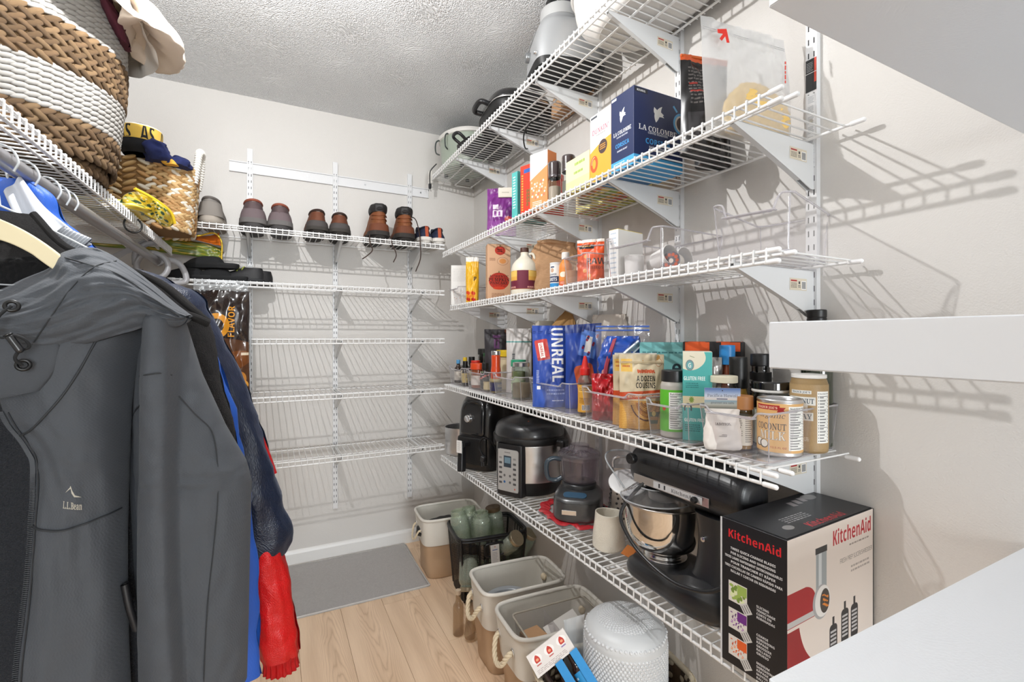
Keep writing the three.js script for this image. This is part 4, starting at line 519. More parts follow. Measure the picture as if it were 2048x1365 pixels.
// ---------- second right shelf ----------
const YB = RY.B;
{
  let t = thing('snack_pouch', 'purple resealable pouch with a white clip, farthest on the second right shelf', 'pouch', [0.93, YB, -1.93], deg(-30));
  const pf = face(256, 384, (x, w, h) => { x.fillStyle = '#7d2f86'; x.fillRect(0, 0, w, h); x.fillStyle = '#8f4798'; x.fillRect(0, h * 0.7, w, h * 0.3); x.fillStyle = '#eadcea'; x.fillRect(w * 0.2, h * 0.36, w * 0.2, h * 0.1); x.fillRect(w * 0.2, h * 0.48, w * 0.34, h * 0.14); x.fillStyle = '#8f4798'; x.fillRect(w * 0.25, h * 0.5, w * 0.08, h * 0.1); x.fillRect(w * 0.4, h * 0.5, w * 0.06, h * 0.1); x.fillStyle = '#5d1f66'; x.beginPath(); x.ellipse(w * 0.78, h * 0.5, w * 0.13, h * 0.13, 0.4, 0, 7); x.fill(); x.fillStyle = '#b5443a'; x.beginPath(); x.ellipse(w * 0.75, h * 0.68, w * 0.14, h * 0.07, 0.2, 0, 7); x.fill(); smallPrint(x, 30, h * 0.82, w * 0.7, 40, '#d7b7da', 4); }, 0.35);
  pouch(t, 0.135, 0.225, 0.06, pf, mat('#6f2a78', 0.4), { seed: 2, wrinkle: 0.006, lean: 0.02 });
  part('clip', box(0.07, 0.045, 0.012, 0.02, 0.2, 0.0, 0.003), face(128, 96, (x, w, h) => { x.fillStyle = '#e4ddd0'; x.fillRect(0, 0, w, h); smallPrint(x, 30, 44, 70, 14, '#8a8070', 2); }), t, 'cream clip');
  const boxM = (c) => mat(c, 0.5);
  const put = (nm, lab, cat, w, h, d, mats, pos, turn, tilt = 0) => { const g = thing(nm, lab, cat, pos, turn); const m = carton(w, h, d, mats); m.name = 'carton_body'; m.rotation.z = tilt; g.add(m); const fl = part('top_flap', box(w * 0.96, 0.0014, d * 0.96, 0, h + 0.0004, 0), mats[2], g); fl.rotation.z = tilt; fl.position.x = -Math.sin(tilt) * h * 0; return g; };
  globalThis.put = put;
  const sp = (bg, fn) => face(96, 320, (x, w, h) => { x.fillStyle = bg; x.fillRect(0, 0, w, h); fn && fn(x, w, h); });
  put('tea_box', 'thin teal box leaning beside the red box on the second right shelf', 'box', 0.036, 0.185, 0.15, [boxM('#4fa9a6'), boxM('#4fa9a6'), boxM('#4b9c9a'), boxM('#3d7d7b'), sp('#57b5b2', (x, w, h) => { smallPrint(x, 20, 30, 50, h * 0.7, '#e8f2ef', 12); }), boxM('#4fa9a6')], [0.915, YB, -1.642], deg(-80));
  put('cracker_box', 'bright red snack box with a brown picture on the second right shelf', 'box', 0.058, 0.186, 0.19, [sp('#c6301c', (x, w, h) => { x.fillStyle = '#8a5a2c'; for (let i = 0; i < 9; i++) { x.beginPath(); x.arc(w * 0.6 + (i % 3) * 12 - 10, h * 0.62 + Math.floor(i / 3) * 24, 12, 0, 7); x.fill(); } }), sp('#d8351e'), boxM('#c9301c'), boxM('#47302c'), sp('#dd3a22', (x, w, h) => { x.fillStyle = '#2f5fae'; x.fillRect(30, 26, 52, 26); for (let i = 0; i < 14; i++) { x.fillStyle = '#f0a63a'; x.fillRect(10, 60 + i * 17, 14, 9); } x.fillStyle = '#8a5a2c'; for (let i = 0; i < 9; i++) { x.beginPath(); x.arc(60 + (i % 2) * 20, 170 + Math.floor(i / 2) * 22, 11, 0, 7); x.fill(); } }), boxM('#c6301c')], [0.935, YB, -1.572], deg(-72));
  put('cereal_box', 'white and orange box with small pink print on the second right shelf', 'box', 0.085, 0.205, 0.05, [boxM('#cf7a3c'), boxM('#cf7a3c'), boxM('#e8e6e2'), boxM('#c98440'), face(192, 448, (x, w, h) => { x.fillStyle = '#eceae6'; x.fillRect(0, 0, w, h); x.fillStyle = '#dd9258'; x.beginPath(); x.moveTo(0, h * 0.46); x.lineTo(w, h * 0.26); x.lineTo(w, h); x.lineTo(0, h); x.fill(); for (let i = 0; i < 26; i++) { x.fillStyle = ['#f2b9a0', '#f6dfd2', '#d8705c', '#fff'][i % 4]; x.beginPath(); x.arc(20 + (i * 53) % (w - 40), h * 0.5 + (i * 37) % (h * 0.3), 9, 0, 7); x.fill(); } smallPrint(x, 30, h * 0.85, w * 0.6, 40, '#fbeee6', 3); }), boxM('#d9772e')], [0.875, YB, -1.468], deg(-72));
  // pepper and salt mills
  const mill = (lab, pos, fill, first) => {
    const g = thing('spice_mill', lab, 'spice mill', pos, rnd() * 3);
    part('glass_body', lathe(prof([[0.001, 0.002], [0.021, 0.002], [0.0225, 0.006], [0.0225, 0.075], [0.0195, 0.09], [0.0185, 0.1]]), 32), glassM, g);
    part('contents', lathe(prof([[0.001, 0.004], [0.02, 0.005], [0.0205, 0.06], [0.001, 0.064]]), 24), mat(fill, 0.9, { bumpMap: rep(plushTex, 2), bumpScale: 0.003 }), g);
    part('cap', lathe(prof([[0.0195, 0.098], [0.0225, 0.1], [0.0225, 0.1], [0.0232, 0.14], [0.0232, 0.14], [0.021, 0.146], [0.001, 0.147]]), 32), mat('#3a2f30', 0.18, { clearcoat: 0.8 }), g); part('collar', lathe([[0.0205, 0.09], [0.0225, 0.092], [0.0225, 0.1], [0.0195, 0.101]], 32), mat('#6f6a6c', 0.2, { metalness: 0.8 }), g); return g;
  };
  mill('glass spice mill with dark cap and pinkish salt, beside the orange box', [0.872, YB, -1.385], '#d9c3b6'); mill('glass spice mill with dark cap and grey pepper, right of the pair', [0.885, YB + 0.002, -1.318], '#8d8680'); mill('third dark capped spice mill half hidden behind the pair', [0.965, YB, -1.335], '#b9b0a6');
  const pale = face(192, 160, (x, w, h) => { x.fillStyle = '#eee2b4'; x.fillRect(0, 0, w, h); x.fillStyle = '#f4e9a0'; x.fillRect(0, h * 0.65, w, h * 0.35); smallPrint(x, w * 0.4, h * 0.16, w * 0.5, 30, '#8fb04a', 1); smallPrint(x, w * 0.36, h * 0.42, w * 0.45, 26, '#8fb04a', 1, 9); });
  const stripes = face(256, 256, (x, w, h) => { for (let i = 0; i < 8; i++) { x.fillStyle = ['#d8c052', '#c96a3c', '#e5d27a', '#8da54b', '#d9a53c', '#c9544a', '#eadb8e', '#b7b44e'][i]; x.fillRect(0, i * 32, w, 32); } smallPrint(x, 20, 20, 200, 220, '#7b6a2a', 9); });
  put('bar_carton', 'pale yellow bar carton between the spice mills and the orange doughnut box', 'box', 0.125, 0.105, 0.25, [pale, pale, pale, stripes, pale, pale], [0.972, YB, -1.215], deg(-90));
  put('bar_carton', 'yellow and green striped carton lying behind the spice mills on the second right shelf', 'box', 0.16, 0.06, 0.1, [pale, pale, pale, stripes, pale, pale], [1.055, YB, -1.37], deg(-90));
  const dk = face(256, 512, (x, w, h) => { x.fillStyle = '#f0ece8'; x.fillRect(0, 0, w, h); x.fillStyle = '#f0a93c'; x.beginPath(); x.moveTo(0, h * 0.55); x.quadraticCurveTo(w * 0.5, h * 0.44, w, h * 0.42); x.lineTo(w, h); x.lineTo(0, h); x.fill(); x.fillStyle = '#4a4f57'; x.fillRect(10, 12, 78, 16); write(x, [["DUNKIN'", w * 0.5, h * 0.26, 54, '#e2778a', 'bold sans-serif', 'center', w * 0.8]]); smallPrint(x, w * 0.3, h * 0.32, w * 0.5, 12, '#7d7370', 1); x.fillStyle = '#4a3a38'; x.beginPath(); x.arc(w * 0.62, h * 0.53, 52, 0, 7); x.fill(); smallPrint(x, w * 0.48, h * 0.49, w * 0.3, 46, '#f0a93c', 3); x.strokeStyle = '#dd5a2e'; x.lineWidth = 26; x.beginPath(); x.ellipse(w * 0.2, h * 0.73, 34, 50, 0, 0, 7); x.stroke(); x.strokeStyle = '#f7c9a0'; x.lineWidth = 6; x.beginPath(); x.ellipse(w * 0.2, h * 0.72, 30, 46, 0, 3, 5); x.stroke(); smallPrint(x, w * 0.2, h * 0.93, 60, 14, '#8a6a3a', 1); });
  put('coffee_carton', 'white and orange coffee pod carton with a doughnut picture, beside the navy carton', 'box', 0.098, 0.2, 0.16, [mat('#eca741', 0.5), mat('#eca741', 0.5), mat('#eeeae6', 0.5), mat('#3f7fb8', 0.5), dk, mat('#eca741', 0.5)], [0.931, YB, -1.103], deg(-90));
  const lc = (big) => face(big ? 512 : 320, 640, (x, w, h) => {
    const g = x; g.fillStyle = '#1d2b57'; g.fillRect(0, 0, w, h); g.fillStyle = '#4aa5dc'; g.fillRect(0, h * 0.87, w, h * 0.13);
    const cx = big ? w * 0.48 : w * 0.5, cy = h * 0.3, s = big ? 1 : 0.8; g.save(); g.translate(cx, cy); g.scale(s, s); g.fillStyle = '#f2f2f0'; g.beginPath(); g.moveTo(-40, -60); g.quadraticCurveTo(-20, -48, -10, -40); g.quadraticCurveTo(15, -70, 45, -80); g.quadraticCurveTo(30, -50, 32, -30); g.lineTo(62, -12); g.lineTo(50, -4); g.lineTo(66, 12); g.quadraticCurveTo(30, 8, 14, 14); g.quadraticCurveTo(-2, 50, -22, 66); g.quadraticCurveTo(-44, 30, -36, -6); g.quadraticCurveTo(-52, -20, -40, -60); g.fill(); g.restore();
    write(g, [['LA COLOMBE', cx, h * 0.505, big ? 62 : 46, '#f4f4f2', 'bold serif', 'center', w * 0.78], ['COFFEE ROASTERS', cx, h * 0.56, big ? 24 : 18, '#dfe3ea', 'bold sans-serif', 'center', w * 0.66], ['CORSICA', cx, h * 0.67, big ? 62 : 48, '#3d9fe0', 'bold sans-serif', 'center', w * 0.6], ['DARKER ROAST', cx, h * 0.745, big ? 26 : 20, '#e6e8ec', 'bold sans-serif', 'center', w * 0.45]]);
    if (big) { write(g, [['20', 60, h * 0.93, 54, '#14284c'], ['KEURIG', 70, 26, 26, '#f2f2f0']]); g.fillStyle = '#111827'; g.fillRect(8, 8, 130, 36); write(g, [['KEURIG', 72, 27, 24, '#f2f2f0']]); g.strokeStyle = '#5cb0e4'; g.lineWidth = 20; g.beginPath(); g.arc(w * 0.98, h * 0.34, 84, 1.6, 4.8); g.stroke(); g.beginPath(); g.moveTo(w * 0.88, h * 0.19); g.lineTo(w * 0.8, h * 0.12); g.stroke(); g.fillStyle = '#d9d2c6'; g.beginPath(); g.arc(w * 0.98, h * 0.34, 74, 0, 7); g.fill(); g.fillStyle = '#3a2219'; g.beginPath(); g.arc(w * 0.99, h * 0.34, 62, 0, 7); g.fill(); smallPrint(g, 110, h * 0.9, 90, 40, '#e8f2fa', 3); }
    else { g.fillStyle = '#e8e8ee'; g.fillRect(10, 10, 70, 20); smallPrint(g, 40, h * 0.9, 180, 34, '#d7ecfa', 2); }
  }, 0.4);
  const nv = mat('#1d2b57', 0.45);
  put('coffee_carton', 'navy blue coffee pod carton with a white bird emblem on the second right shelf', 'box', 0.178, 0.208, 0.094, [nv, lc(false), nv, mat('#3f97d2', 0.5), lc(true), nv], [0.939, YB, -1.006], 0);
  const bk = face(256, 448, (x, w, h) => { x.fillStyle = '#1b1a1c'; x.fillRect(0, 0, w, h); x.fillStyle = '#e2602a'; x.fillRect(0, 0, w, 26); smallPrint(x, 30, 60, w * 0.7, 180, '#6d6866', 11); x.fillStyle = '#a8352c'; x.fillRect(34, 130, 40, 8); x.fillRect(34, 170, 60, 8); x.fillStyle = '#3a393c'; x.fillRect(20, 270, w - 40, 110); }, 0.3);
  t = thing('coffee_bag', 'tall black coffee bag with an orange top edge, behind the frosted zip bag', 'bag', [0.975, YB, -0.84], deg(-14)); pouch(t, 0.135, 0.25, 0.075, bk, mat('#19181a', 0.3), { seed: 11, wrinkle: 0.006, top: 0.08 }); part('orange_trim', rod([-0.066, 0.247, 0], [0.066, 0.247, 0], 0.004), mat('#df6a2c', 0.4), t);
  t = thing('coffee_bag', 'shorter black coffee bag with orange corner, beside the navy carton', 'bag', [1.06, YB, -0.885], deg(-20)); pouch(t, 0.1, 0.19, 0.065, face(128, 192, (x, w, h) => { x.fillStyle = '#201f21'; x.fillRect(0, 0, w, h); x.fillStyle = '#e06a30'; x.fillRect(0, 0, w, 50); smallPrint(x, 14, 70, 90, 90, '#8a4a34', 6); }, 0.35), mat('#1b1a1c', 0.35), { seed: 14 });
  // frosted zip bag
  t = thing('zip_bag', 'large frosted zip bag with a red arrow mark, holding pale yellow noodles', 'zip bag', [0.972, YB, -0.712], deg(-14));
  const fr = mat('#f1f1f1', 0.3, { transmission: 0.74, thickness: 0, side: THREE.DoubleSide });
  pouch(t, 0.225, 0.262, 0.06, fr, fr, { seed: 21, wrinkle: 0.006, lean: 0.02, sag: -0.1, pinch: -0.04, zip: 0.95, zipMat: fr });
  const arrow = new THREE.Shape(); [[-0.013, 0.014], [0.011, 0.016], [0.013, -0.017], [0.006, -0.017], [0.005, -0.002], [-0.006, -0.013], [-0.011, -0.008], [0.0, 0.004], [-0.013, 0.005]].forEach(([a, b], i) => (i ? arrow.lineTo(a, b) : arrow.moveTo(a, b)));
  part('arrow_mark', xf(extrude(arrow, 0.0008), [-0.072, 0.218, 0.006], [-0.1, 0, 0.1]), mat('#d22a1c', 0.5), t, 'printed red arrow'); part('side_print', [0, 1, 2, 3, 4].map((i) => box(0.003, 0.006 + (i % 2) * 0.004, 0.0008, 0.088, 0.13 + i * 0.011, 0.012)), mat('#d24a3c', 0.5), t);
  part('noodles', loft([[0.02, 0.008, 0, 0.08, 0.02, 2.4], [0.02, 0.04, 0, 0.088, 0.024, 2.2], [0.02, 0.085, 0, 0.075, 0.019, 2.2], [0.01, 0.12, 0, 0.03, 0.008, 2]], 40, 24, { bump: (a, v, x, y) => 0.004 * noise3(x * 90, y * 90, a) }), mat('#e8c373', 0.7), t);
}
// ---------- middle right shelf ----------
const YC = RY.C;
const P0 = (s) => mat(s, 0.5);
function bottle(nm, lab, cat, pos, o) { // o: body profile, material, cap profile, cap material, label
  const g = thing(nm, lab, cat, pos, o.turn ?? 0, o.group); const n = o.n ?? 36;
  part('body', lathe(prof(o.body), n), o.mat ?? glassM, g);
  if (o.fill) part('contents', lathe(prof(o.fill), n), o.fillMat, g);
  if (o.cap) part('cap', lathe(prof(o.cap), n), o.capMat, g);
  if (o.paint) part('label', lathe(o.band, n, o.phi ?? 0), face(o.tw ?? 512, o.th ?? 256, o.paint, o.lr ?? 0.5), g);
  return g;
}
{
  let t;
  clearBin('clear_bin', 'clear bin holding the white box, overhanging the far end of the middle right shelf', 0.17, 0.26, 0.09, [0.965, YC, -2.30], deg(-90), { dip: 0.1 });
  put('cardboard_box', 'plain white box with faint brown stains, farthest on the middle right shelf', 'box', 0.10, 0.205, 0.06, [P0('#e4e2de'), P0('#e4e2de'), P0('#e9e7e3'), P0('#d9d5cf'), face(192, 384, (x, w, h) => { x.fillStyle = '#e8e6e2'; x.fillRect(0, 0, w, h); smallPrint(x, 24, 30, 140, 130, '#d2d0cc', 12); for (let i = 0; i < 22; i++) { x.fillStyle = ['#cfa98a', '#b9886a', '#d9bfa8', '#a96a50'][i % 4]; x.globalAlpha = 0.55; x.beginPath(); x.ellipse(20 + (i * 61) % 150, h * 0.62 + (i * 29) % 120, 3 + i % 6, 2 + i % 4, i, 0, 7); x.fill(); } x.globalAlpha = 1; }), P0('#e4e2de')], [0.885, YC + 0.003, -2.325], deg(-28));
  t = thing('snack_pouch', 'yellow tube shaped pouch with white top standing beside the white box', 'pouch', [0.87, YC + 0.002, -2.135], deg(-30));
  pouch(t, 0.062, 0.225, 0.045, face(128, 448, (x, w, h) => { x.fillStyle = '#eeb51e'; x.fillRect(0, 0, w, h); x.fillStyle = '#f1efe9'; x.fillRect(0, 0, w, 44); write(x, [['P', w * 0.72, h * 0.48, 56, '#3a2a1a'], ['', 0, 0, 1, '#000']]); for (let i = 0; i < 12; i++) { x.fillStyle = ['#d8441e', '#e8861e', '#c92a14'][i % 3]; x.beginPath(); x.arc(20 + (i * 47) % 90, h * 0.78 + (i * 31) % 90, 16, 0, 7); x.fill(); } }, 0.35), P0('#e0a51c'), { seed: 4, pinch: -0.04 });
  const pk = (full) => face(full ? 320 : 96, 768, (x, w, h) => { x.fillStyle = '#cfa583'; x.fillRect(0, 0, w, h); if (!full) { smallPrint(x, 20, 200, 50, 400, '#b58a66', 26); return; }
    const pump = (cx, cy, r) => { x.fillStyle = '#b8301c'; x.beginPath(); x.ellipse(cx, cy, r, r * 0.82, 0, 0, 7); x.fill(); x.strokeStyle = '#7c1f14'; x.lineWidth = 4; for (const k of [0.3, 0.65]) { x.beginPath(); x.ellipse(cx, cy, r * k, r * 0.82, 0, 0, 7); x.stroke(); } x.fillStyle = '#4d5a2a'; x.fillRect(cx - 6, cy - r * 0.98, 12, 22); };
    pump(w * 0.55, h * 0.11, 74); smallPrint(x, w * 0.42, h * 0.085, w * 0.26, 50, '#2a120c', 2); smallPrint(x, 30, h * 0.25, 90, 40, '#7a4a30', 3); x.strokeStyle = '#7a4a30'; x.lineWidth = 3; x.beginPath(); x.ellipse(w * 0.66, h * 0.3, 76, 54, 0, 0, 7); x.stroke(); x.fillStyle = '#d08a4a'; x.beginPath(); x.ellipse(w * 0.66, h * 0.3, 46, 34, 0, 0, 7); x.fill(); pump(w * 0.5, h * 0.66, 142); x.fillStyle = '#d6401e'; x.beginPath(); x.ellipse(w * 0.5, h * 0.785, 84, 22, 0, 0, 7); x.fill();
    write(x, [['AUTHENTIC', w * 0.5, h * 0.575, 44, '#22100a', 'bold serif'], ['PUMPKIN', w * 0.5, h * 0.635, 60, '#22100a', 'bold serif'], ['PANCAKE', w * 0.5, h * 0.695, 50, '#22100a', 'bold serif']]); smallPrint(x, 60, h * 0.88, 200, 70, '#8a5a3c', 5); }, 0.75);
  put('baking_mix_box', 'kraft brown baking mix box printed with two red pumpkins', 'box', 0.104, 0.248, 0.055, [kraftM, pk(false), kraftM, kraftM, pk(true), kraftM], [0.905, YC, -1.915], deg(-16));
  // jug
  t = thing('syrup_jug', 'cream plastic syrup jug with brown cap and maroon and yellow label', 'jug', [0.905, YC, -1.665], deg(-35));
  part('body', lathe(prof([[0.001, 0.001], [0.048, 0.001], [0.053, 0.006], [0.054, 0.02], [0.054, 0.10], [0.052, 0.115], [0.04, 0.138], [0.022, 0.155], [0.0155, 0.165], [0.0155, 0.18]]), 40), mat('#e3dccb', 0.4), t);
  part('handle', tube([[0.018, 0.168, 0], [0.032, 0.17, 0], [0.04, 0.155, 0], [0.038, 0.135, 0]], 0.0055, 10), mat('#e3dccb', 0.4), t); part('cap', lathe(prof([[0.0165, 0.176], [0.0175, 0.178], [0.0175, 0.178], [0.017, 0.194], [0.001, 0.195]]), 28), P0('#4b2c22'), t);
  part('label', lathe([[0.0546, 0.024], [0.0548, 0.03], [0.0548, 0.095], [0.0546, 0.098]], 48), face(768, 192, (x, w, h) => { x.fillStyle = '#6b1a33'; x.fillRect(0, 0, w, h); for (let k = 0; k < 3; k++) { const o = k * 256; x.fillStyle = '#e0a94a'; x.fillRect(o + 50, 0, 150, h * 0.52); x.fillStyle = '#e7c063'; x.fillRect(o + 50, h * 0.06, 150, h * 0.38); smallPrint(x, o + 70, h * 0.14, 110, 40, '#7a3a2a', 2); smallPrint(x, o + 40, h * 0.64, 170, 40, '#d9a090', 2); } x.fillStyle = '#d9a040'; x.fillRect(0, h * 0.94, w, h * 0.06); }), t);
  // paper bag
  t = thing('paper_bag', 'crumpled brown paper bag with rolled top behind the syrup jug', 'bag', [1.02, YC, -1.62], deg(-30));
  part('bag_body', loft([[0, 0.002, 0, 0.09, 0.055, 5], [0, 0.06, 0, 0.094, 0.056, 5], [0.003, 0.12, 0, 0.092, 0.045, 4], [-0.002, 0.17, 0, 0.088, 0.022, 3], [0.0, 0.20, 0.004, 0.082, 0.008, 3], [0.004, 0.215, 0.01, 0.075, 0.004, 2.4]], 64, 40, { bump: (a, v, x, y) => 0.007 * noise3(x * 16, y * 14, Math.sin(a) * 2) + 0.003 * noise3(x * 40, y * 40, a) }), kraftM, t);
  part('rolled_top', tube([[-0.07, 0.217, 0.008], [-0.02, 0.222, 0.012], [0.03, 0.214, 0.01], [0.075, 0.208, 0.008]], 0.009, 8), kraftM, t);
  // small groceries
  bottle('oat_can', 'white and blue oat canister with a portrait, left of the orange bottle', 'canister', [0.885, YC, -1.395], { body: [[0.001, 0.001], [0.021, 0.001], [0.022, 0.003], [0.022, 0.086], [0.021, 0.088], [0.001, 0.09]], mat: P0('#e6e6e4'), band: [[0.0223, 0.004], [0.0223, 0.084]], turn: 1.9, cap: [[0.0222, 0.086], [0.0224, 0.094], [0.001, 0.095]], capMat: P0('#d9dadb'), paint: (x, w, h) => { x.fillStyle = '#e9e9e6'; x.fillRect(0, 0, w, h); for (let k = 0; k < 3; k++) { const o = k * 170 + 85; x.fillStyle = '#23355a'; x.fillRect(o - 84, h * 0.48, 168, h * 0.26); x.fillStyle = '#2d8fd0'; x.fillRect(o - 84, h * 0.78, 168, h * 0.16); x.fillStyle = '#caa58a'; x.beginPath(); x.arc(o, h * 0.22, 24, 0, 7); x.fill(); x.fillStyle = '#23355a'; x.fillRect(o - 28, h * 0.05, 56, 14); write(x, [['QUAKER', o, h * 0.4, 30, '#23355a'], ['GRITS', o, h * 0.61, 48, '#f2f2f0']]); } } });
  bottle('sauce_bottle', 'orange squeeze bottle with a white cap on the middle right shelf', 'bottle', [0.905, YC, -1.367], { body: [[0.001, 0.001], [0.021, 0.001], [0.023, 0.005], [0.023, 0.07], [0.021, 0.085], [0.012, 0.1], [0.011, 0.105]], mat: P0('#e38a3a'), cap: [[0.0125, 0.103], [0.0135, 0.104], [0.0135, 0.122], [0.012, 0.128], [0.001, 0.128]], capMat: whiteM, band: [[0.0234, 0.008], [0.0234, 0.068]], turn: 2.2, paint: (x, w, h) => { x.fillStyle = '#e58f3e'; x.fillRect(0, 0, w, h); for (let k = 0; k < 3; k++) { x.fillStyle = '#f6ead8'; x.beginPath(); x.ellipse(k * 170 + 85, h * 0.3, 50, 40, 0, 0, 7); x.fill(); x.fillStyle = '#d4542a'; x.fillRect(k * 170 + 20, h * 0.68, 130, h * 0.26); smallPrint(x, k * 170 + 40, h * 0.72, 90, 40, '#f7e6d0', 3); } } });
  bottle('sauce_bottle', 'small dark bottle with black cap and white label behind the tan cup', 'bottle', [0.955, YC, -1.335], { body: [[0.001, 0.001], [0.019, 0.001], [0.021, 0.005], [0.021, 0.09], [0.012, 0.112], [0.011, 0.12]], mat: mat('#2a1f1c', 0.15, { clearcoat: 0.8 }), cap: [[0.0135, 0.116], [0.0145, 0.118], [0.0145, 0.145], [0.001, 0.147]], capMat: satinM, band: [[0.0214, 0.04], [0.0214, 0.088]], turn: 2, paint: (x, w, h) => { x.fillStyle = '#ece9e4'; x.fillRect(0, 0, w, h); for (let k = 0; k < 3; k++) { x.fillStyle = '#c3312a'; x.fillRect(k * 170 + 20, 10, 120, 60); smallPrint(x, k * 170 + 30, h * 0.6, 110, 60, '#222', 2); } } });
  t = thing('tan_cup', 'small tan paper cup turned upside down beside the orange seed pouch', 'cup', [0.885, YC, -1.295]); part('cup_wall', lathe(prof([[0.027, 0.001], [0.0275, 0.003], [0.025, 0.05], [0.025, 0.05], [0.024, 0.053], [0.001, 0.053]]), 36), mat('#b27a4c', 0.6), t); part('cup_rim', lathe([[0.0275, 0], [0.0295, 0.002], [0.0275, 0.0045]], 36), mat('#c08c5e', 0.5), t);
  t = thing('seed_pouch', 'orange seed pouch with black lettering standing in a small clear bin', 'pouch', [0.872, YC + 0.003, -1.178], deg(-50));
  pouch(t, 0.085, 0.132, 0.04, face(320, 512, (x, w, h) => { x.fillStyle = '#e4561f'; x.fillRect(0, 0, w, h); x.fillStyle = '#f0ebe2'; x.fillRect(0, 0, w, 34); x.fillStyle = '#1d1512'; x.fillRect(w * 0.08, h * 0.12, w * 0.56, h * 0.1); smallPrint(x, w * 0.12, h * 0.145, w * 0.46, 26, '#e9a24a', 1); write(x, [['RAW', w * 0.72, h * 0.52, 104, '#1d1512'], ['SEEDS', w * 0.78, h * 0.67, 46, '#8a2a14']]); for (const [a, b] of [[0.34, 0.4], [0.34, 0.74], [0.5, 0.86]]) { x.fillStyle = '#e8a055'; x.beginPath(); x.arc(w * a, h * b, 24, 0, 7); x.fill(); } x.fillStyle = '#ea6c34'; x.fillRect(0, h * 0.9, w, h * 0.1); }, 0.4), P0('#d24e1d'), { seed: 31, zip: 0.86 });
  clearBin('clear_bin', 'small clear bin around the orange seed pouch on the middle right shelf', 0.13, 0.16, 0.085, [0.905, YC, -1.2], deg(-90), { dip: 0.05 });
  put('medicine_box', 'narrow white box with yellow and red top print inside the clear bin of cups', 'box', 0.034, 0.135, 0.11, [P0('#e8e6e1'), face(256, 320, (x, w, h) => { x.fillStyle = '#e9e6df'; x.fillRect(0, 0, w, h); x.fillStyle = '#e7c93f'; x.fillRect(0, 0, w, 26); x.fillStyle = '#c43a34'; x.fillRect(w * 0.3, 40, w * 0.6, 42); x.fillStyle = '#e3b83a'; x.fillRect(w * 0.7, 90, w * 0.2, 80); }), P0('#e6cf55'), P0('#ddd'), face(96, 320, (x, w, h) => { x.fillStyle = '#ebeae6'; x.fillRect(0, 0, w, h); for (let i = 0; i < 9; i++) { x.fillStyle = '#b9c3cf'; x.fillRect(14, 20 + i * 33, 62, 10); } }), P0('#e8e6e1')], [0.915, YC + 0.004, -1.065], deg(-80));
  clearBin('clear_bin', 'clear bin with white cups inside on the middle right shelf, left of the empty one', 0.205, 0.25, 0.108, [0.965, YC, -0.97], deg(-86), { group: undefined });
  const cupAt = (lab, pos, rot, first) => { const g = thing('white_cup', lab, 'cup', pos, 0, 'small white cups in the clear bin'); g.rotation.set(...rot); part('cup_wall', lathe(prof([[0.024, 0.001], [0.0245, 0.002], [0.0265, 0.052], [0.0275, 0.054], [0.0265, 0.055], [0.0255, 0.052], [0.0235, 0.005], [0.001, 0.005]]), 36), mat('#e8e6e3', 0.45), g); part('cup_base', cyl(0.0238, 0.002, 0, 0.0015, 0, 32), whiteM, g); return g; };
  cupAt('white cup standing upright in the clear bin, leftmost of the cups', [0.892, YC + 0.004, -1.005], [0, 0, 0]); cupAt('white cup lying on its side beside the upright cup in the clear bin', [0.955, YC + 0.032, -0.995], [1.3, 0.3, 0.2]); cupAt('white cup tipped forward in the middle of the clear bin', [0.905, YC + 0.033, -0.935], [1.35, 0.6, 0]); cupAt('white cup lying behind the tipped cup in the clear bin', [0.955, YC + 0.033, -0.935], [1.4, 0.9, 0]);
  t = thing('drink_pod', 'small drink pod with orange and grey printed foil, rightmost in the clear bin of cups', 'pod', [0.895, YC + 0.027, -0.872]); t.rotation.set(0, deg(-70), 0);
  part('pod_cup', xf(lathe(prof([[0.022, 0], [0.0205, -0.03], [0.018, -0.036], [0.001, -0.036]]), 32), [0, 0, 0], [PI / 2, 0, 0]), P0('#dcd6ce'), t); part('foil_lid', xf(new THREE.CylinderGeometry(0.024, 0.024, 0.001, 36), [0, 0, 0.001], [PI / 2, PI / 2, 0]), [P0('#ddd'), face(128, 128, (x, w, h) => { x.fillStyle = '#6d6a70'; x.fillRect(0, 0, w, h); x.fillStyle = '#c2634a'; for (let i = 0; i < 10; i++) { x.beginPath(); x.arc(64 + 42 * Math.cos(i * 0.63), 64 + 42 * Math.sin(i * 0.63), 12, 0, 7); x.fill(); } x.fillStyle = '#e3d8cc'; x.beginPath(); x.arc(64, 64, 16, 0, 7); x.fill(); }), P0('#ccc')], t);
  clearBin('clear_bin', 'empty tall clear bin at the near end of the middle right shelf', 0.155, 0.275, 0.112, [0.985, YC, -0.662], deg(-74), {});
}
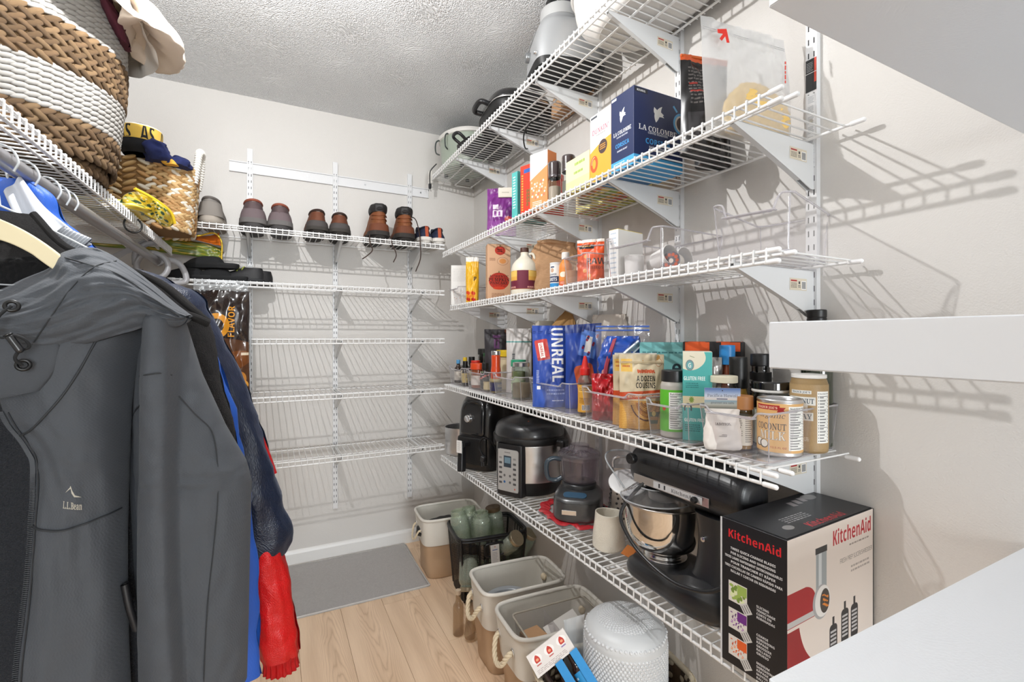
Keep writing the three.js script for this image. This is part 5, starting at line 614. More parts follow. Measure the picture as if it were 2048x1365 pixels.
// ---------- fourth right shelf: sauces and jars ----------
const YD = RY.D;
{
  const D = (lab, w, d, z, h = 0.095, x = 0.975, turn = -90) => clearBin('clear_bin', lab, w, d, h, [x, YD, z], deg(turn), { dip: 0.12 });
  D('clear bin of dark sauce bottles at the far end of the fourth right shelf', 0.235, 0.27, -2.29); D('clear bin of jars below the black resealable pouch on the fourth right shelf', 0.28, 0.27, -2.015); D('clear bin with the glass jar with silver lid on the fourth right shelf', 0.26, 0.27, -1.715);
  D('clear bin holding the blue sweets pouches on the fourth right shelf', 0.27, 0.27, -1.385, 0.1); D('clear bin holding the red bag and the rice pouches', 0.26, 0.27, -1.06, 0.1); D('clear bin with coconut cans and salt at the near end of fourth right shelf', 0.165, 0.275, -0.672, 0.1, 0.985, -86); D('clear bin behind the green seasoning bottle on the fourth right shelf', 0.145, 0.26, -0.845, 0.095);
  const sq = (r, h, nr = r * 0.5, nh = 0.2) => [[0.001, 0.002], [r * 0.92, 0.002], [r, 0.008], [r, h * (1 - nh)], [nr, h * 0.9], [nr, h]], capP = (r, y, h) => [[r, y], [r * 1.04, y + 0.002], [r * 1.04, y + 0.002], [r * 1.02, y + h], [0.001, y + h + 0.001]];
  const b = (lab, cat, r, h, c, x, z, capc, ch, paint, o = {}) => bottle(o.nm ?? 'sauce_bottle', lab, cat, [x, YD + 0.004, z], { body: o.body ?? sq(r, h - ch * 0.8, o.nr ?? r * 0.45, o.nh ?? 0.3), mat: o.mat ?? mat(c, 0.12, { clearcoat: 0.8 }), cap: capP(o.cr ?? (o.nr ?? r * 0.45) * 1.12, h - ch, ch), capMat: o.capMat ?? mat(capc, 0.4), band: o.band ?? [[r * 1.012, h * 0.14], [r * 1.012, h * 0.52]], paint, turn: o.turn ?? 2.4, tw: 256, th: 128, fill: o.fill, fillMat: o.fillMat });
  const lab = (bg, c, s, s2) => (x, w, h) => { x.fillStyle = bg; x.fillRect(0, 0, w, h); for (let k = 0; k < 2; k++) { const o = 64 + k * 128; smallPrint(x, o - 40, h * 0.26, 80, 40, c, 2, s.length + 3); smallPrint(x, o - 36, h * 0.82, 70, 16, c, 2); } };
  b('small dark bottle with a light blue cap, farthest in the sauce bin', 'bottle', 0.021, 0.125, '#3b2a22', 0.885, -2.37, '#5aa3d8', 0.02, lab('#e5ded2', '#6a4a3a', 'soy'));
  b('dark bottle with a yellow cap beside the blue capped bottle', 'bottle', 0.021, 0.14, '#3a2b20', 0.90, -2.31, '#e7c12c', 0.022, lab('#e2d3b0', '#7a3a2a', 'tamari'));
  b('black bottle with a black cap and cream label in the far sauce bin', 'bottle', 0.024, 0.145, '#141212', 0.915, -2.255, '#161616', 0.04, lab('#d9c98e', '#3a1a14', 'hot'), { nr: 0.014 }); b('slim black bottle with a small label in front of the black capped bottle', 'bottle', 0.017, 0.125, '#17120f', 0.868, -2.225, '#141414', 0.035, lab('#cdb877', '#2a1a14', 'vanilla'), { nr: 0.011 });
  b('tall black jar with a wide lid at the back of the far sauce bin', 'jar', 0.03, 0.185, '#1d1c1a', 0.995, -2.28, '#2a2927', 0.03, undefined, { nr: 0.028, nh: 0.1, nm: 'sauce_jar' }); b('dark green capped bottle behind the orange lidded jar', 'bottle', 0.024, 0.165, '#1c2a1c', 0.985, -2.21, '#1d5a2c', 0.016, undefined, { nr: 0.02 });
  b('brown spread jar with a bright orange lid lying across its top', 'jar', 0.032, 0.12, '#8a4a2c', 0.885, -2.105, '#d9481a', 0.03, lab('#ede3da', '#b0452a', 'nut'), { nr: 0.03, nh: 0.1, nm: 'spread_jar' }); b('red capped sauce jar left of the orange lidded jar', 'jar', 0.022, 0.13, '#5a2a1e', 0.90, -2.165, '#c32a1c', 0.024, lab('#e2d9cc', '#862a1e', 'chili'), { nr: 0.02, nh: 0.12, nm: 'spread_jar' });
  b('tilted jar with a yellow lid behind the orange sauce bottle', 'jar', 0.04, 0.185, '#d9c9a8', 0.985, -1.99, '#e9c524', 0.03, lab('#efe3c4', '#c98a2a', 'honey'), { nr: 0.042, nh: 0.08, mat: mat('#e6d5b0', 0.4), nm: 'spread_jar' });
  b('orange red sauce bottle with a silver lid, standing on a small jar', 'bottle', 0.022, 0.185, '#d9491f', 0.885, -1.895, '#c9c8c6', 0.018, undefined, { mat: mat('#d94a20', 0.2, { clearcoat: 0.6 }), nr: 0.018, nh: 0.16, capMat: silverM, body: [[0.001, 0.062], [0.022, 0.062], [0.0235, 0.068], [0.0225, 0.1], [0.02, 0.12], [0.0205, 0.16], [0.018, 0.17]] });
  b('small squat jar with a navy label under the orange sauce bottle', 'jar', 0.026, 0.062, '#8a7a4a', 0.885, -1.895, '#b9a873', 0.012, lab('#2b2a52', '#d9c98e', 'pesto'), { nr: 0.024, nh: 0.12, nm: 'spice_jar', band: [[0.0264, 0.008], [0.0264, 0.046]] }); b('small jar with a pale tan label left of the navy labelled jar', 'jar', 0.023, 0.06, '#6a5a3a', 0.88, -1.965, '#3a3a3a', 0.012, lab('#d9c79a', '#5a3a2a', 'curry'), { nr: 0.022, nh: 0.12, nm: 'spice_jar', band: [[0.0234, 0.008], [0.0234, 0.044]] });
  b('dark bottle with a pink and black floral label left of the orange bottle', 'bottle', 0.024, 0.125, '#2a2022', 0.895, -2.035, '#1c1a1c', 0.03, (x, w, h) => { x.fillStyle = '#2b2328'; x.fillRect(0, 0, w, h); for (let i = 0; i < 24; i++) { x.fillStyle = ['#d98a8a', '#e6d3c8', '#c95a4a', '#8aa07a'][i % 4]; x.beginPath(); x.arc((i * 53) % w, (i * 37) % h, 11, 0, 7); x.fill(); } }, { nr: 0.014, band: [[0.0243, 0.03], [0.0243, 0.085]] });
  // pouches at the back
  let t = thing('coffee_bag', 'dark grey rounded pouch with a purple emblem at the back of the fourth right shelf', 'pouch', [1.0, YD, -2.13], deg(-24));
  pouch(t, 0.125, 0.29, 0.07, face(256, 512, (x, w, h) => { x.fillStyle = '#39373c'; x.fillRect(0, 0, w, h); x.fillStyle = '#6a3f70'; x.fillRect(w * 0.34, h * 0.1, w * 0.3, h * 0.05); x.fillRect(w * 0.38, h * 0.17, w * 0.22, h * 0.16); x.fillStyle = '#39373c'; x.fillRect(w * 0.46, h * 0.2, w * 0.06, h * 0.08); smallPrint(x, 50, h * 0.4, 150, 60, '#5a4a60', 5); }, 0.55), mat('#343237', 0.6), { seed: 41, pow: 0.3 }); 
  bottle('clay_pot', 'small brown clay pot showing above the dark grey pouch', 'pot', [1.075, YD + 0.004, -2.12], { body: [[0.001, 0.001], [0.035, 0.001], [0.045, 0.08], [0.045, 0.2], [0.034, 0.25], [0.034, 0.26], [0.042, 0.275], [0.042, 0.285], [0.034, 0.285], [0.03, 0.25]], mat: mat('#6e4433', 0.6) });
  t = thing('rice_pouch', 'white pouch with a turquoise line and vertical grey lettering', 'pouch', [0.985, YD + 0.004, -1.86], deg(-25));
  pouch(t, 0.118, 0.285, 0.06, face(256, 576, (x, w, h) => { x.fillStyle = '#dcd8d6'; x.fillRect(0, 0, w, h); x.fillStyle = '#49a39e'; x.fillRect(0, h * 0.2, w, 10); x.save(); x.translate(w * 0.3, h * 0.5); x.rotate(-PI / 2); smallPrint(x, -90, -22, 180, 60, '#7a7c80', 1); x.restore(); smallPrint(x, w * 0.5, h * 0.3, 90, 60, '#c3bfbd', 5); }, 0.4), P0('#d3cfcd'), { seed: 44, wrinkle: 0.006 });
  t = thing('black_pouch', 'glossy black pouch between the white pouch and the blue sweets pouch', 'pouch', [1.03, YD + 0.004, -1.74], deg(-25)); pouch(t, 0.09, 0.285, 0.05, face(128, 384, (x, w, h) => { x.fillStyle = '#1b191a'; x.fillRect(0, 0, w, h); x.fillStyle = '#a3382a'; x.fillRect(60, h * 0.55, 50, 30); x.fillStyle = '#c9a25a'; x.fillRect(60, h * 0.63, 50, 16); }, 0.25), mat('#151415', 0.25), { seed: 47, wrinkle: 0.006 });
  solo('brown_bag', 'folded tan paper bag top standing behind the blue sweets pouches', 'bag', loft([[0, 0.003, 0, 0.06, 0.03, 4], [0, 0.2, 0, 0.06, 0.026, 4], [0.01, 0.29, 0, 0.05, 0.012, 3], [0.03, 0.36, 0, 0.012, 0.004, 2]], 40, 20, { bump: (a, v) => 0.004 * noise2(a * 2, v * 5) }), mat('#b48a55', 0.8), [1.075, YD + 0.003, -1.655], deg(-30));
  solo('paper_packet', 'pale striped paper packet standing behind the black pouch', 'packet', loft([[0, 0.003, 0, 0.045, 0.022, 4], [0, 0.2, 0, 0.045, 0.018, 4], [0, 0.32, 0, 0.04, 0.006, 3]], 36, 16, { bump: (a, v) => 0.003 * noise2(a * 3, v * 6) }), mat('#d6cfc2', 0.75), [1.08, YD + 0.003, -1.8], deg(-30));
  solo('paper_packet', 'crinkled off white paper packet behind the zip bag of blue packs', 'packet', loft([[0, 0.003, 0, 0.07, 0.022, 4], [0, 0.2, 0, 0.07, 0.018, 4], [0, 0.33, 0, 0.062, 0.006, 3]], 36, 16, { bump: (a, v) => 0.006 * noise2(a * 4, v * 8) }), mat('#d2c8bc', 0.8), [1.088, YD + 0.003, -1.36], deg(-60));
  t = thing('mason_jar', 'clear glass jar of brown grains with a silver screw lid beside the blue pouch', 'jar', [0.895, YD + 0.004, -1.675]); part('glass_body', lathe(prof([[0.001, 0.001], [0.034, 0.001], [0.037, 0.006], [0.037, 0.1], [0.034, 0.115], [0.031, 0.12], [0.031, 0.135]]), 40), glassM, t); part('contents', lathe(prof([[0.001, 0.004], [0.0345, 0.005], [0.035, 0.06], [0.001, 0.064]]), 32), mat('#a88e6c', 0.9, { bumpMap: rep(plushTex, 2), bumpScale: 0.004 }), t); part('lid', lathe(prof([[0.0325, 0.128], [0.034, 0.129], [0.034, 0.129], [0.034, 0.143], [0.034, 0.143], [0.03, 0.145], [0.001, 0.1445]]), 40), silverM, t);
  b('green lidded jar of herbs beside the silver lidded glass jar', 'jar', 0.03, 0.15, '#6f8a5a', 0.93, -1.765, '#1f9a72', 0.028, lab('#c9d3b0', '#4a7a3a', 'herbs'), { mat: glassM, nr: 0.028, nh: 0.1, nm: 'herb_jar', fill: [[0.001, 0.004], [0.028, 0.005], [0.028, 0.1], [0.001, 0.104]], fillMat: mat('#8a8f62', 0.9) });
  // blue sweets pouches
  const ur = face(512, 1024, (x, w, h) => { const g = x.createLinearGradient(0, 0, 0, h); x.fillStyle = '#2c4aa0'; x.fillRect(0, 0, w, h); x.fillStyle = '#3c5cb4'; x.fillRect(0, h * 0.72, w, h * 0.28); write(x, [['UNREAL', w * 0.67, h * 0.355, 230, '#ecebea', 'bold sans-serif', 'center', h * 0.68, PI / 2]]); x.save(); x.translate(w * 0.26, h * 0.3); x.rotate(-0.16); x.fillStyle = '#c5453f'; x.beginPath(); x.roundRect(-90, -130, 180, 260, 24); x.fill(); x.fillStyle = '#a8332f'; x.fillRect(-90, 90, 180, 40); x.fillStyle = '#f0e9e2'; x.fillRect(-46, -90, 70, 190); x.restore(); write(x, [['UNREAL', w * 0.235, h * 0.305, 50, '#b93a34', 'bold sans-serif', 'center', 170, PI / 2 - 0.16]]); smallPrint(x, 44, h * 0.55, 40, 170, '#d9def0', 12); smallPrint(x, w * 0.36, h * 0.78, w * 0.56, 90, '#9fb2e6', 2); smallPrint(x, w * 0.5, h * 0.91, w * 0.36, 26, '#dfe5f8', 1); x.fillStyle = '#f2f2f2'; x.fillRect(w * 0.1, h * 0.74, 50, 44); }, 0.32);
  t = thing('sweets_pouch', 'large bright blue sweets pouch with white vertical lettering and a red packet picture', 'pouch', [0.882, YD + 0.004, -1.425], deg(-24)); pouch(t, 0.132, 0.288, 0.06, ur, P0('#27428f'), { seed: 51, wrinkle: 0.004, lean: 0.02, zip: 0.93, zipMat: P0('#3553a8') });
  t = thing('sweets_pouch', 'second blue sweets pouch with berries picture, behind the honey bottle', 'pouch', [0.965, YD + 0.004, -1.345], deg(-20)); pouch(t, 0.13, 0.292, 0.055, face(384, 768, (x, w, h) => { x.fillStyle = '#27469e'; x.fillRect(0, 0, w, h); x.fillStyle = '#1c3580'; x.fillRect(0, 0, w, h * 0.1); x.save(); x.translate(w * 0.62, h * 0.24); x.rotate(0.25); x.fillStyle = '#5d86d6'; x.fillRect(-90, -120, 180, 240); x.fillStyle = '#ece9e6'; x.fillRect(-34, -70, 66, 150); for (let i = 0; i < 12; i++) { x.fillStyle = i % 3 ? '#9c1f3c' : '#26306e'; x.beginPath(); x.arc(-80 + (i * 67) % 170, -110 + (i * 47) % 220, 13, 0, 7); x.fill(); } x.restore(); x.save(); x.translate(w * 0.5, h * 0.62); x.rotate(-0.2); x.fillStyle = '#c4552e'; x.beginPath(); x.roundRect(-100, -110, 200, 240, 40); x.fill(); x.fillStyle = '#efe7de'; x.fillRect(-20, -60, 50, 150); x.restore(); }, 0.32), P0('#223c88'), { seed: 55, wrinkle: 0.004, sag: 0.03 });
  // honey bottles
  const honey = (lb, pos, turn) => { const g = thing('honey_bottle', lb, 'bottle', pos, turn); part('body', lathe(prof([[0.001, 0.001], [0.021, 0.001], [0.023, 0.005], [0.022, 0.05], [0.023, 0.095], [0.021, 0.112], [0.014, 0.124], [0.013, 0.13]]), 36), mat('#d8cfc8', 0.08, { transmission: 0.9, thickness: 0 }), g); part('contents', lathe(prof([[0.001, 0.003], [0.0215, 0.004], [0.021, 0.05], [0.0218, 0.1], [0.001, 0.103]]), 32), mat('#4a2312', 0.2, { clearcoat: 0.6 }), g); part('cap', lathe(prof([[0.0165, 0.126], [0.017, 0.128], [0.017, 0.128], [0.0165, 0.146], [0.013, 0.15], [0.006, 0.178], [0.004, 0.186], [0.001, 0.187]]), 32), mat('#cf231c', 0.4), g);
    part('label', lathe([[0.0233, 0.01], [0.0226, 0.05], [0.0233, 0.096]], 40), face(512, 320, (x, w, h) => { x.fillStyle = '#d9a13c'; x.fillRect(0, 0, w, h); for (let k = 0; k < 2; k++) { x.fillStyle = '#e6b95a'; x.fillRect(k * 256 + 30, 20, 196, 60); smallPrint(x, k * 256 + 50, h * 0.1, 150, 40, '#7a4a1a', 2); smallPrint(x, k * 256 + 50, h * 0.45, 150, 70, '#7a4a1a', 5); barcode(x, k * 256 + 90, h * 0.72, 90, 60); } }), g); return g; };
  honey('honey bottle with a pointed red cap in front of the blue pouches', [0.885, YD + 0.004, -1.225], 1.0);
  bottle('sauce_bottle', 'bottle with an orange label just right of the honey bottle', 'bottle', [0.94, YD + 0.004, -1.195], { body: [[0.001, 0.001], [0.023, 0.001], [0.025, 0.006], [0.025, 0.1], [0.014, 0.125], [0.013, 0.14]], mat: mat('#3c2016', 0.15, { clearcoat: 0.7 }), cap: [[0.0145, 0.13], [0.015, 0.131], [0.015, 0.15], [0.001, 0.151]], capMat: P0('#d99a94'), band: [[0.0253, 0.012], [0.0253, 0.098]], turn: 1.2, tw: 256, th: 160, paint: (x, w, h) => { x.fillStyle = '#d99a5a'; x.fillRect(0, 0, w, h); for (let k = 0; k < 2; k++) { x.fillStyle = '#f0d9a6'; x.fillRect(k * 128 + 14, 10, 100, 34); smallPrint(x, k * 128 + 24, 16, 80, 22, '#2a1a12', 1); x.fillStyle = '#b3402a'; x.fillRect(k * 128 + 10, 90, 108, 40); } } });
  // zip bag of blue packs
  t = thing('zip_bag', 'clear zip bag with a blue seal holding shiny blue snack packs', 'zip bag', [0.985, YD + 0.004, -1.165], deg(-35)); pouch(t, 0.168, 0.285, 0.05, clearM, clearM, { seed: 61, wrinkle: 0.006, pinch: 0.06 });
  part('blue_seal', [0.268, 0.28].map((y) => rod([-0.083, y, 0.002], [0.083, y, 0.002], 0.0026)), mat('#4a6fc4', 0.4), t, 'blue zip seal');
  t = thing('snack_pack', 'crumpled shiny blue and silver snack pack inside the clear zip bag', 'packet', [0.985, YD + 0.004, -1.165], deg(-35)); part('pack_body', loft([[-0.01, 0.09, 0, 0.045, 0.012, 3], [-0.012, 0.14, 0, 0.062, 0.02, 3], [-0.005, 0.2, 0, 0.064, 0.02, 3], [0.0, 0.25, 0, 0.05, 0.01, 3]], 48, 30, { bump: (a, v, x, y) => 0.005 * noise3(x * 40, y * 40, a) }), mat('#1c50b4', 0.22, { clearcoat: 0.7 }), t); part('silver_fold', cloth([[-0.03, 0.17], [0.0, 0.2], [0.045, 0.24]], [[-0.01, 0.15], [0.02, 0.18], [0.055, 0.215]], (u, v) => 0.024 + 0.006 * Math.sin(u * 6), 0.004, 12, 16), mat('#c9d2e0', 0.2, { metalness: 0.7 }), t, 'silver foil fold'); part('dark_fold', cloth([[0.012, 0.14], [0.03, 0.165], [0.05, 0.19]], [[0.05, 0.14], [0.062, 0.17], [0.064, 0.2]], (u, v) => 0.022 + 0.004 * Math.sin(u * 8 + v * 4), 0.004, 12, 16), mat('#1b2c5c', 0.25), t); part('red_print', cloth([[-0.062, 0.10], [-0.056, 0.16], [-0.03, 0.24]], [[-0.048, 0.10], [-0.042, 0.16], [-0.018, 0.245]], (u, v) => 0.021, 0.003, 4, 16), mat('#b94a5c', 0.4), t);
  t = thing('snack_bag', 'glossy red snack bag standing in the clear bin left of the rice pouches', 'bag', [0.885, YD + 0.005, -1.12], deg(-40)); pouch(t, 0.085, 0.135, 0.06, face(192, 288, (x, w, h) => { x.fillStyle = '#b41a24'; x.fillRect(0, 0, w, h); x.fillStyle = '#8f1219'; x.fillRect(0, h * 0.8, w, h * 0.2); smallPrint(x, w * 0.8, 90, 26, 150, '#e9d9d6', 12); }, 0.2, { clearcoat: 0.6 }), mat('#a3161f', 0.25), { seed: 66, wrinkle: 0.008, lean: 0.015 });
  // rice pouches
  const rice = face(512, 640, (x, w, h) => { x.fillStyle = '#cfc0a2'; x.fillRect(0, 0, w, h); x.fillStyle = '#e3b95c'; x.fillRect(20, 40, 130, 110); smallPrint(x, 36, 60, 100, 70, '#b9622e', 2); for (let i = 0; i < 22; i++) { x.fillStyle = '#c9552e'; x.beginPath(); x.ellipse(210 + i * 9, 140 + (i * 13) % 26, 7, 12, i, 0, 7); x.fill(); } x.strokeStyle = '#a8603a'; x.lineWidth = 4; x.beginPath(); x.arc(452, 70, 34, 0, 7); x.stroke(); write(x, [['A DOZEN', 306, 208, 66, '#1d1a18', 'bold sans-serif', 'center', 220], ['COUSINS', 300, 266, 66, '#1d1a18', 'bold sans-serif', 'center', 230]]); x.fillStyle = '#c24a22'; x.beginPath(); x.moveTo(0, 330); x.lineTo(w, 300); x.lineTo(w, 366); x.lineTo(0, 396); x.fill(); write(x, [['RICE COOKED IN BONE BROTH', 280, 350, 36, '#efd9b4', 'bold sans-serif', 'center', 380, -0.058]]); x.fillStyle = '#cf9a4a'; x.fillRect(0, 396, w, h - 396); for (let i = 0; i < 900; i++) { x.fillStyle = ['#e0b568', '#c98a3a', '#b9742c', '#ebc987', '#8a5a2a'][i % 5]; const q = (i * 7919) % w, r = 400 + (i * 104729) % 240; x.fillRect(q, r, 9, 4); } x.strokeStyle = '#5a2a24'; x.lineWidth = 12; x.beginPath(); x.arc(310, 372, 190, 0.35, 2.8); x.stroke(); x.fillStyle = '#a8652a'; x.beginPath(); x.arc(330, 392, 150, 0.1, 3); x.fill(); for (let i = 0; i < 160; i++) { x.fillStyle = ['#d99a3a', '#7a3f1c', '#e6bb62', '#5c3a1a'][i % 4]; const a = (i * 0.618 % 1) * 2.9 + 0.1, r = 140 * Math.sqrt((i * 0.37) % 1); x.fillRect(330 + r * Math.cos(a), 392 + r * Math.sin(a), 11, 6); } x.fillStyle = '#2c3a26'; x.beginPath(); x.moveTo(330, 490); x.lineTo(450, 490); x.lineTo(430, 590); x.lineTo(350, 590); x.fill(); x.fillStyle = '#b9772e'; x.fillRect(346, 530, 90, 30); x.fillStyle = '#d9b95a'; x.beginPath(); x.arc(390, 505, 22, 0, 7); x.fill(); }, 0.4);
  t = thing('rice_pouch', 'tan and orange rice pouch with black lettering, in front of its twin', 'pouch', [0.888, YD + 0.004, -0.972], deg(-36)); pouch(t, 0.118, 0.2, 0.04, rice, P0('#c08f4c'), { seed: 71, zip: 0.9, zipMat: P0('#c9b999') });
  t = thing('rice_pouch', 'twin tan rice pouch showing only its left edge behind the front rice pouch', 'pouch', [0.905, YD + 0.004, -1.02], deg(-38)); pouch(t, 0.118, 0.197, 0.036, rice, P0('#c08f4c'), { seed: 73 });
  t = thing('rice_pouch', 'pale pouch with turquoise and blue print behind the two rice pouches', 'pouch', [0.95, YD + 0.004, -1.065], deg(-40)); pouch(t, 0.12, 0.2, 0.03, face(128, 256, (x, w, h) => { x.fillStyle = '#d9d6cc'; x.fillRect(0, 0, w, h); x.fillStyle = '#2e7f8f'; x.fillRect(0, h * 0.45, w, 26); smallPrint(x, 10, 40, 80, 60, '#6aa9b0', 4); }), P0('#cfccc2'), { seed: 75 });
  // boxes at the back
  put('cookie_box', 'pale turquoise box with dark lettering at the back, behind the rice pouches', 'box', 0.155, 0.232, 0.045, [P0('#7fc4c4'), P0('#7fc4c4'), P0('#6aa8a8'), P0('#7fc4c4'), face(384, 512, (x, w, h) => { x.fillStyle = '#84c9c9'; x.fillRect(0, 0, w, h); x.fillStyle = '#79bcbc'; x.fillRect(0, 0, w, 40); smallPrint(x, 20, 60, w * 0.9, 24, '#4d8e92', 1); write(x, [['en', w * 0.8, h * 0.32, 130, '#223a44', 'bold sans-serif']]); }), P0('#7fc4c4')], [1.065, YD + 0.002, -1.055], deg(-52));
  put('bar_carton', 'black and orange carton standing behind the teal baking box', 'box', 0.15, 0.235, 0.05, [P0('#1b1a1c'), P0('#1b1a1c'), face(256, 96, (x, w, h) => { x.fillStyle = '#1b1a1c'; x.fillRect(0, 0, w, h); x.fillStyle = '#d9561f'; x.fillRect(20, 10, 80, 76); x.fillRect(150, 10, 60, 76); }), P0('#222'), face(256, 384, (x, w, h) => { x.fillStyle = '#1d1b1d'; x.fillRect(0, 0, w, h); x.fillStyle = '#d9561f'; x.fillRect(10, 0, 110, 40); x.fillRect(170, 0, 80, 40); }), P0('#1b1a1c')], [1.075, YD + 0.002, -0.895], deg(-62));
  // seasoning bottle
  bottle('seasoning_bottle', 'bright green seasoning bottle with a black lid and a white nutrition panel', 'bottle', [0.892, YD + 0.003, -0.862], { body: [[0.001, 0.001], [0.029, 0.001], [0.0315, 0.005], [0.0315, 0.125], [0.028, 0.137], [0.027, 0.14]], mat: mat('#cfcac2', 0.15, { transmission: 0.3, thickness: 0 }), cap: [[0.0285, 0.137], [0.0295, 0.138], [0.0295, 0.138], [0.029, 0.163], [0.0275, 0.165], [0.001, 0.165]], capMat: satinM, band: [[0.0318, 0.016], [0.0318, 0.118]], phi: 0, turn: deg(-65), tw: 1024, th: 512, paint: (x, w, h) => { x.fillStyle = '#5cb52e'; x.fillRect(0, 0, w, h); nutrition(x, w * 0.0, 30, 240, h - 60); x.fillStyle = '#4ba122'; x.fillRect(w * 0.5, 0, w * 0.2, h); x.fillStyle = '#b8402a'; x.beginPath(); x.arc(w * 0.93, h * 0.45, 30, 0, 7); x.fill(); } });
  const gf = face(384, 896, (x, w, h) => { x.fillStyle = '#4fb0ac'; x.fillRect(0, 0, w, h); x.fillStyle = '#e2dcc6'; x.beginPath(); x.moveTo(0, 0); x.lineTo(w * 0.72, 0); x.quadraticCurveTo(w * 0.9, h * 0.1, w * 0.55, h * 0.18); x.quadraticCurveTo(w * 0.3, h * 0.23, 0, h * 0.19); x.fill(); x.strokeStyle = '#7a8c90'; x.lineWidth = 16; x.beginPath(); x.arc(w * 0.24, h * 0.15, 48, 0, 7); x.stroke(); x.fillStyle = '#6aa9ac'; x.beginPath(); x.arc(w * 0.24, h * 0.15, 42, 0, 7); x.fill(); write(x, [['G', w * 0.24, h * 0.152, 64, '#e9efe8'], ['GLUTEN FREE', w * 0.4, h * 0.3, 54, '#eef4ef', 'bold sans-serif', 'center', w * 0.74]]); x.strokeStyle = '#5a6a3a'; x.lineWidth = 4; x.beginPath(); x.moveTo(w * 0.24, 40); x.lineTo(w * 0.4, 56); x.stroke(); smallPrint(x, w * 0.1, h * 0.35, w * 0.5, 60, '#2f7f80', 3); x.fillStyle = '#e6dcb6'; x.fillRect(0, h * 0.5, w, h * 0.13); x.fillStyle = '#8aa34a'; for (let i = 0; i < 5; i++) { x.beginPath(); x.ellipse(w * 0.3, h * 0.54, 36, 8, i * 0.63, 0, 7); x.fill(); } x.strokeStyle = '#46525a'; x.lineWidth = 20; x.beginPath(); x.arc(w * 0.18, h * 0.64, 44, 2.6, 6.8); x.stroke(); write(x, [['GLUTEN FREE', w * 0.4, h * 0.77, 46, '#eef4ef', 'bold sans-serif', 'center', w * 0.7]]); smallPrint(x, w * 0.08, h * 0.82, w * 0.6, 80, '#2a7274', 4); }, 0.45);
  put('baking_box', 'tall teal gluten free baking box with a cream leaf shape', 'box', 0.066, 0.212, 0.045, [face(96, 448, (x, w, h) => { x.fillStyle = '#e0dccb'; x.fillRect(0, 0, w, h); smallPrint(x, 16, 20, 60, 400, '#5c6a6a', 22); }), P0('#48a29e'), P0('#d8d4c4'), P0('#48a29e'), gf, P0('#48a29e')], [0.918, YD + 0.003, -0.812], deg(-46));
  // more bottles toward the near end
  b('bottle with a bright blue crown cap behind the honey jar', 'bottle', 0.026, 0.225, '#7a3a24', 1.055, -0.835, '#2f86c8', 0.05, undefined, { nr: 0.014, cr: 0.0185, nh: 0.4 });
  t = thing('grey_pouch', 'small silver grey pouch between the teal box and the blue capped bottle', 'pouch', [1.01, YD + 0.003, -0.86], deg(-50)); pouch(t, 0.07, 0.195, 0.03, mat('#b9b6b4', 0.25, { metalness: 0.4 }), mat('#aaa7a5', 0.3), { seed: 81, wrinkle: 0.006 });
  bottle('honey_jar', 'amber honey jar with a pale screw lid behind the salt packet', 'jar', [0.945, YD + 0.004, -0.757], { body: [[0.001, 0.001], [0.028, 0.001], [0.031, 0.006], [0.031, 0.12], [0.026, 0.135], [0.026, 0.14]], mat: glassM, fill: [[0.001, 0.003], [0.0295, 0.004], [0.0295, 0.12], [0.001, 0.124]], fillMat: mat('#a24a14', 0.2, { clearcoat: 0.4 }), cap: [[0.029, 0.14], [0.03, 0.141], [0.03, 0.141], [0.03, 0.154], [0.028, 0.156], [0.001, 0.156]], capMat: P0('#d6cfb8') });
  b('yellow sauce bottle with a tall black cap behind the amber jar', 'bottle', 0.027, 0.198, '#b98a2c', 1.005, -0.765, '#141415', 0.075, undefined, { nr: 0.018, cr: 0.0195, mat: mat('#b58a30', 0.25, { clearcoat: 0.5 }), nh: 0.35 });
  b('dark bottle with a black lettered sleeve behind the black lidded jar', 'bottle', 0.024, 0.205, '#181514', 1.075, -0.755, '#1d1d1f', 0.03, (x, w, h) => { x.fillStyle = '#1b1b1d'; x.fillRect(0, 0, w, h); for (let k = 0; k < 2; k++) { write(x, [['ORGANIC', k * 128 + 64, h * 0.4, 30, '#d9d9d6', 'bold sans-serif', 'center', 112]]); smallPrint(x, k * 128 + 16, h * 0.6, 96, 40, '#8a8a8a', 3); } }, { nr: 0.02, nh: 0.15, band: [[0.0243, 0.1], [0.0243, 0.16]] });
  // salt packet
  t = thing('salt_packet', 'white cloth salt packet with a seaside header card, at the front of the near bin', 'packet', [0.875, YD + 0.004, -0.705], deg(-38));
  part('salt_bag', loft([[0, 0.002, 0, 0.035, 0.012, 3], [0, 0.012, 0, 0.039, 0.017, 2.6], [0, 0.045, 0, 0.037, 0.015, 2.6], [0, 0.072, 0, 0.034, 0.009, 2.6], [0, 0.09, 0, 0.036, 0.004, 3]], 48, 24, { bump: (a, v, x, y) => 0.0016 * noise3(x * 60, y * 60, a) }), mat('#e4ddd6', 0.75), t);
  part('bag_print', sheet(12, 12, (u, v) => { const X = (u - 0.5) * 0.05, y = 0.02 + v * 0.055; return [X, y, 0.0175 - 0.006 * v - X * X * 6]; }), new THREE.MeshPhysicalMaterial({ transparent: true, roughness: 0.7, map: canvasTex(256, 256, (x, w, h) => { x.clearRect(0, 0, w, h); write(x, [['TRADITIONAL', 128, 78, 34, '#6a605c', 'bold serif']]); smallPrint(x, 60, 150, 140, 60, '#8d8480', 4); }) }), t);
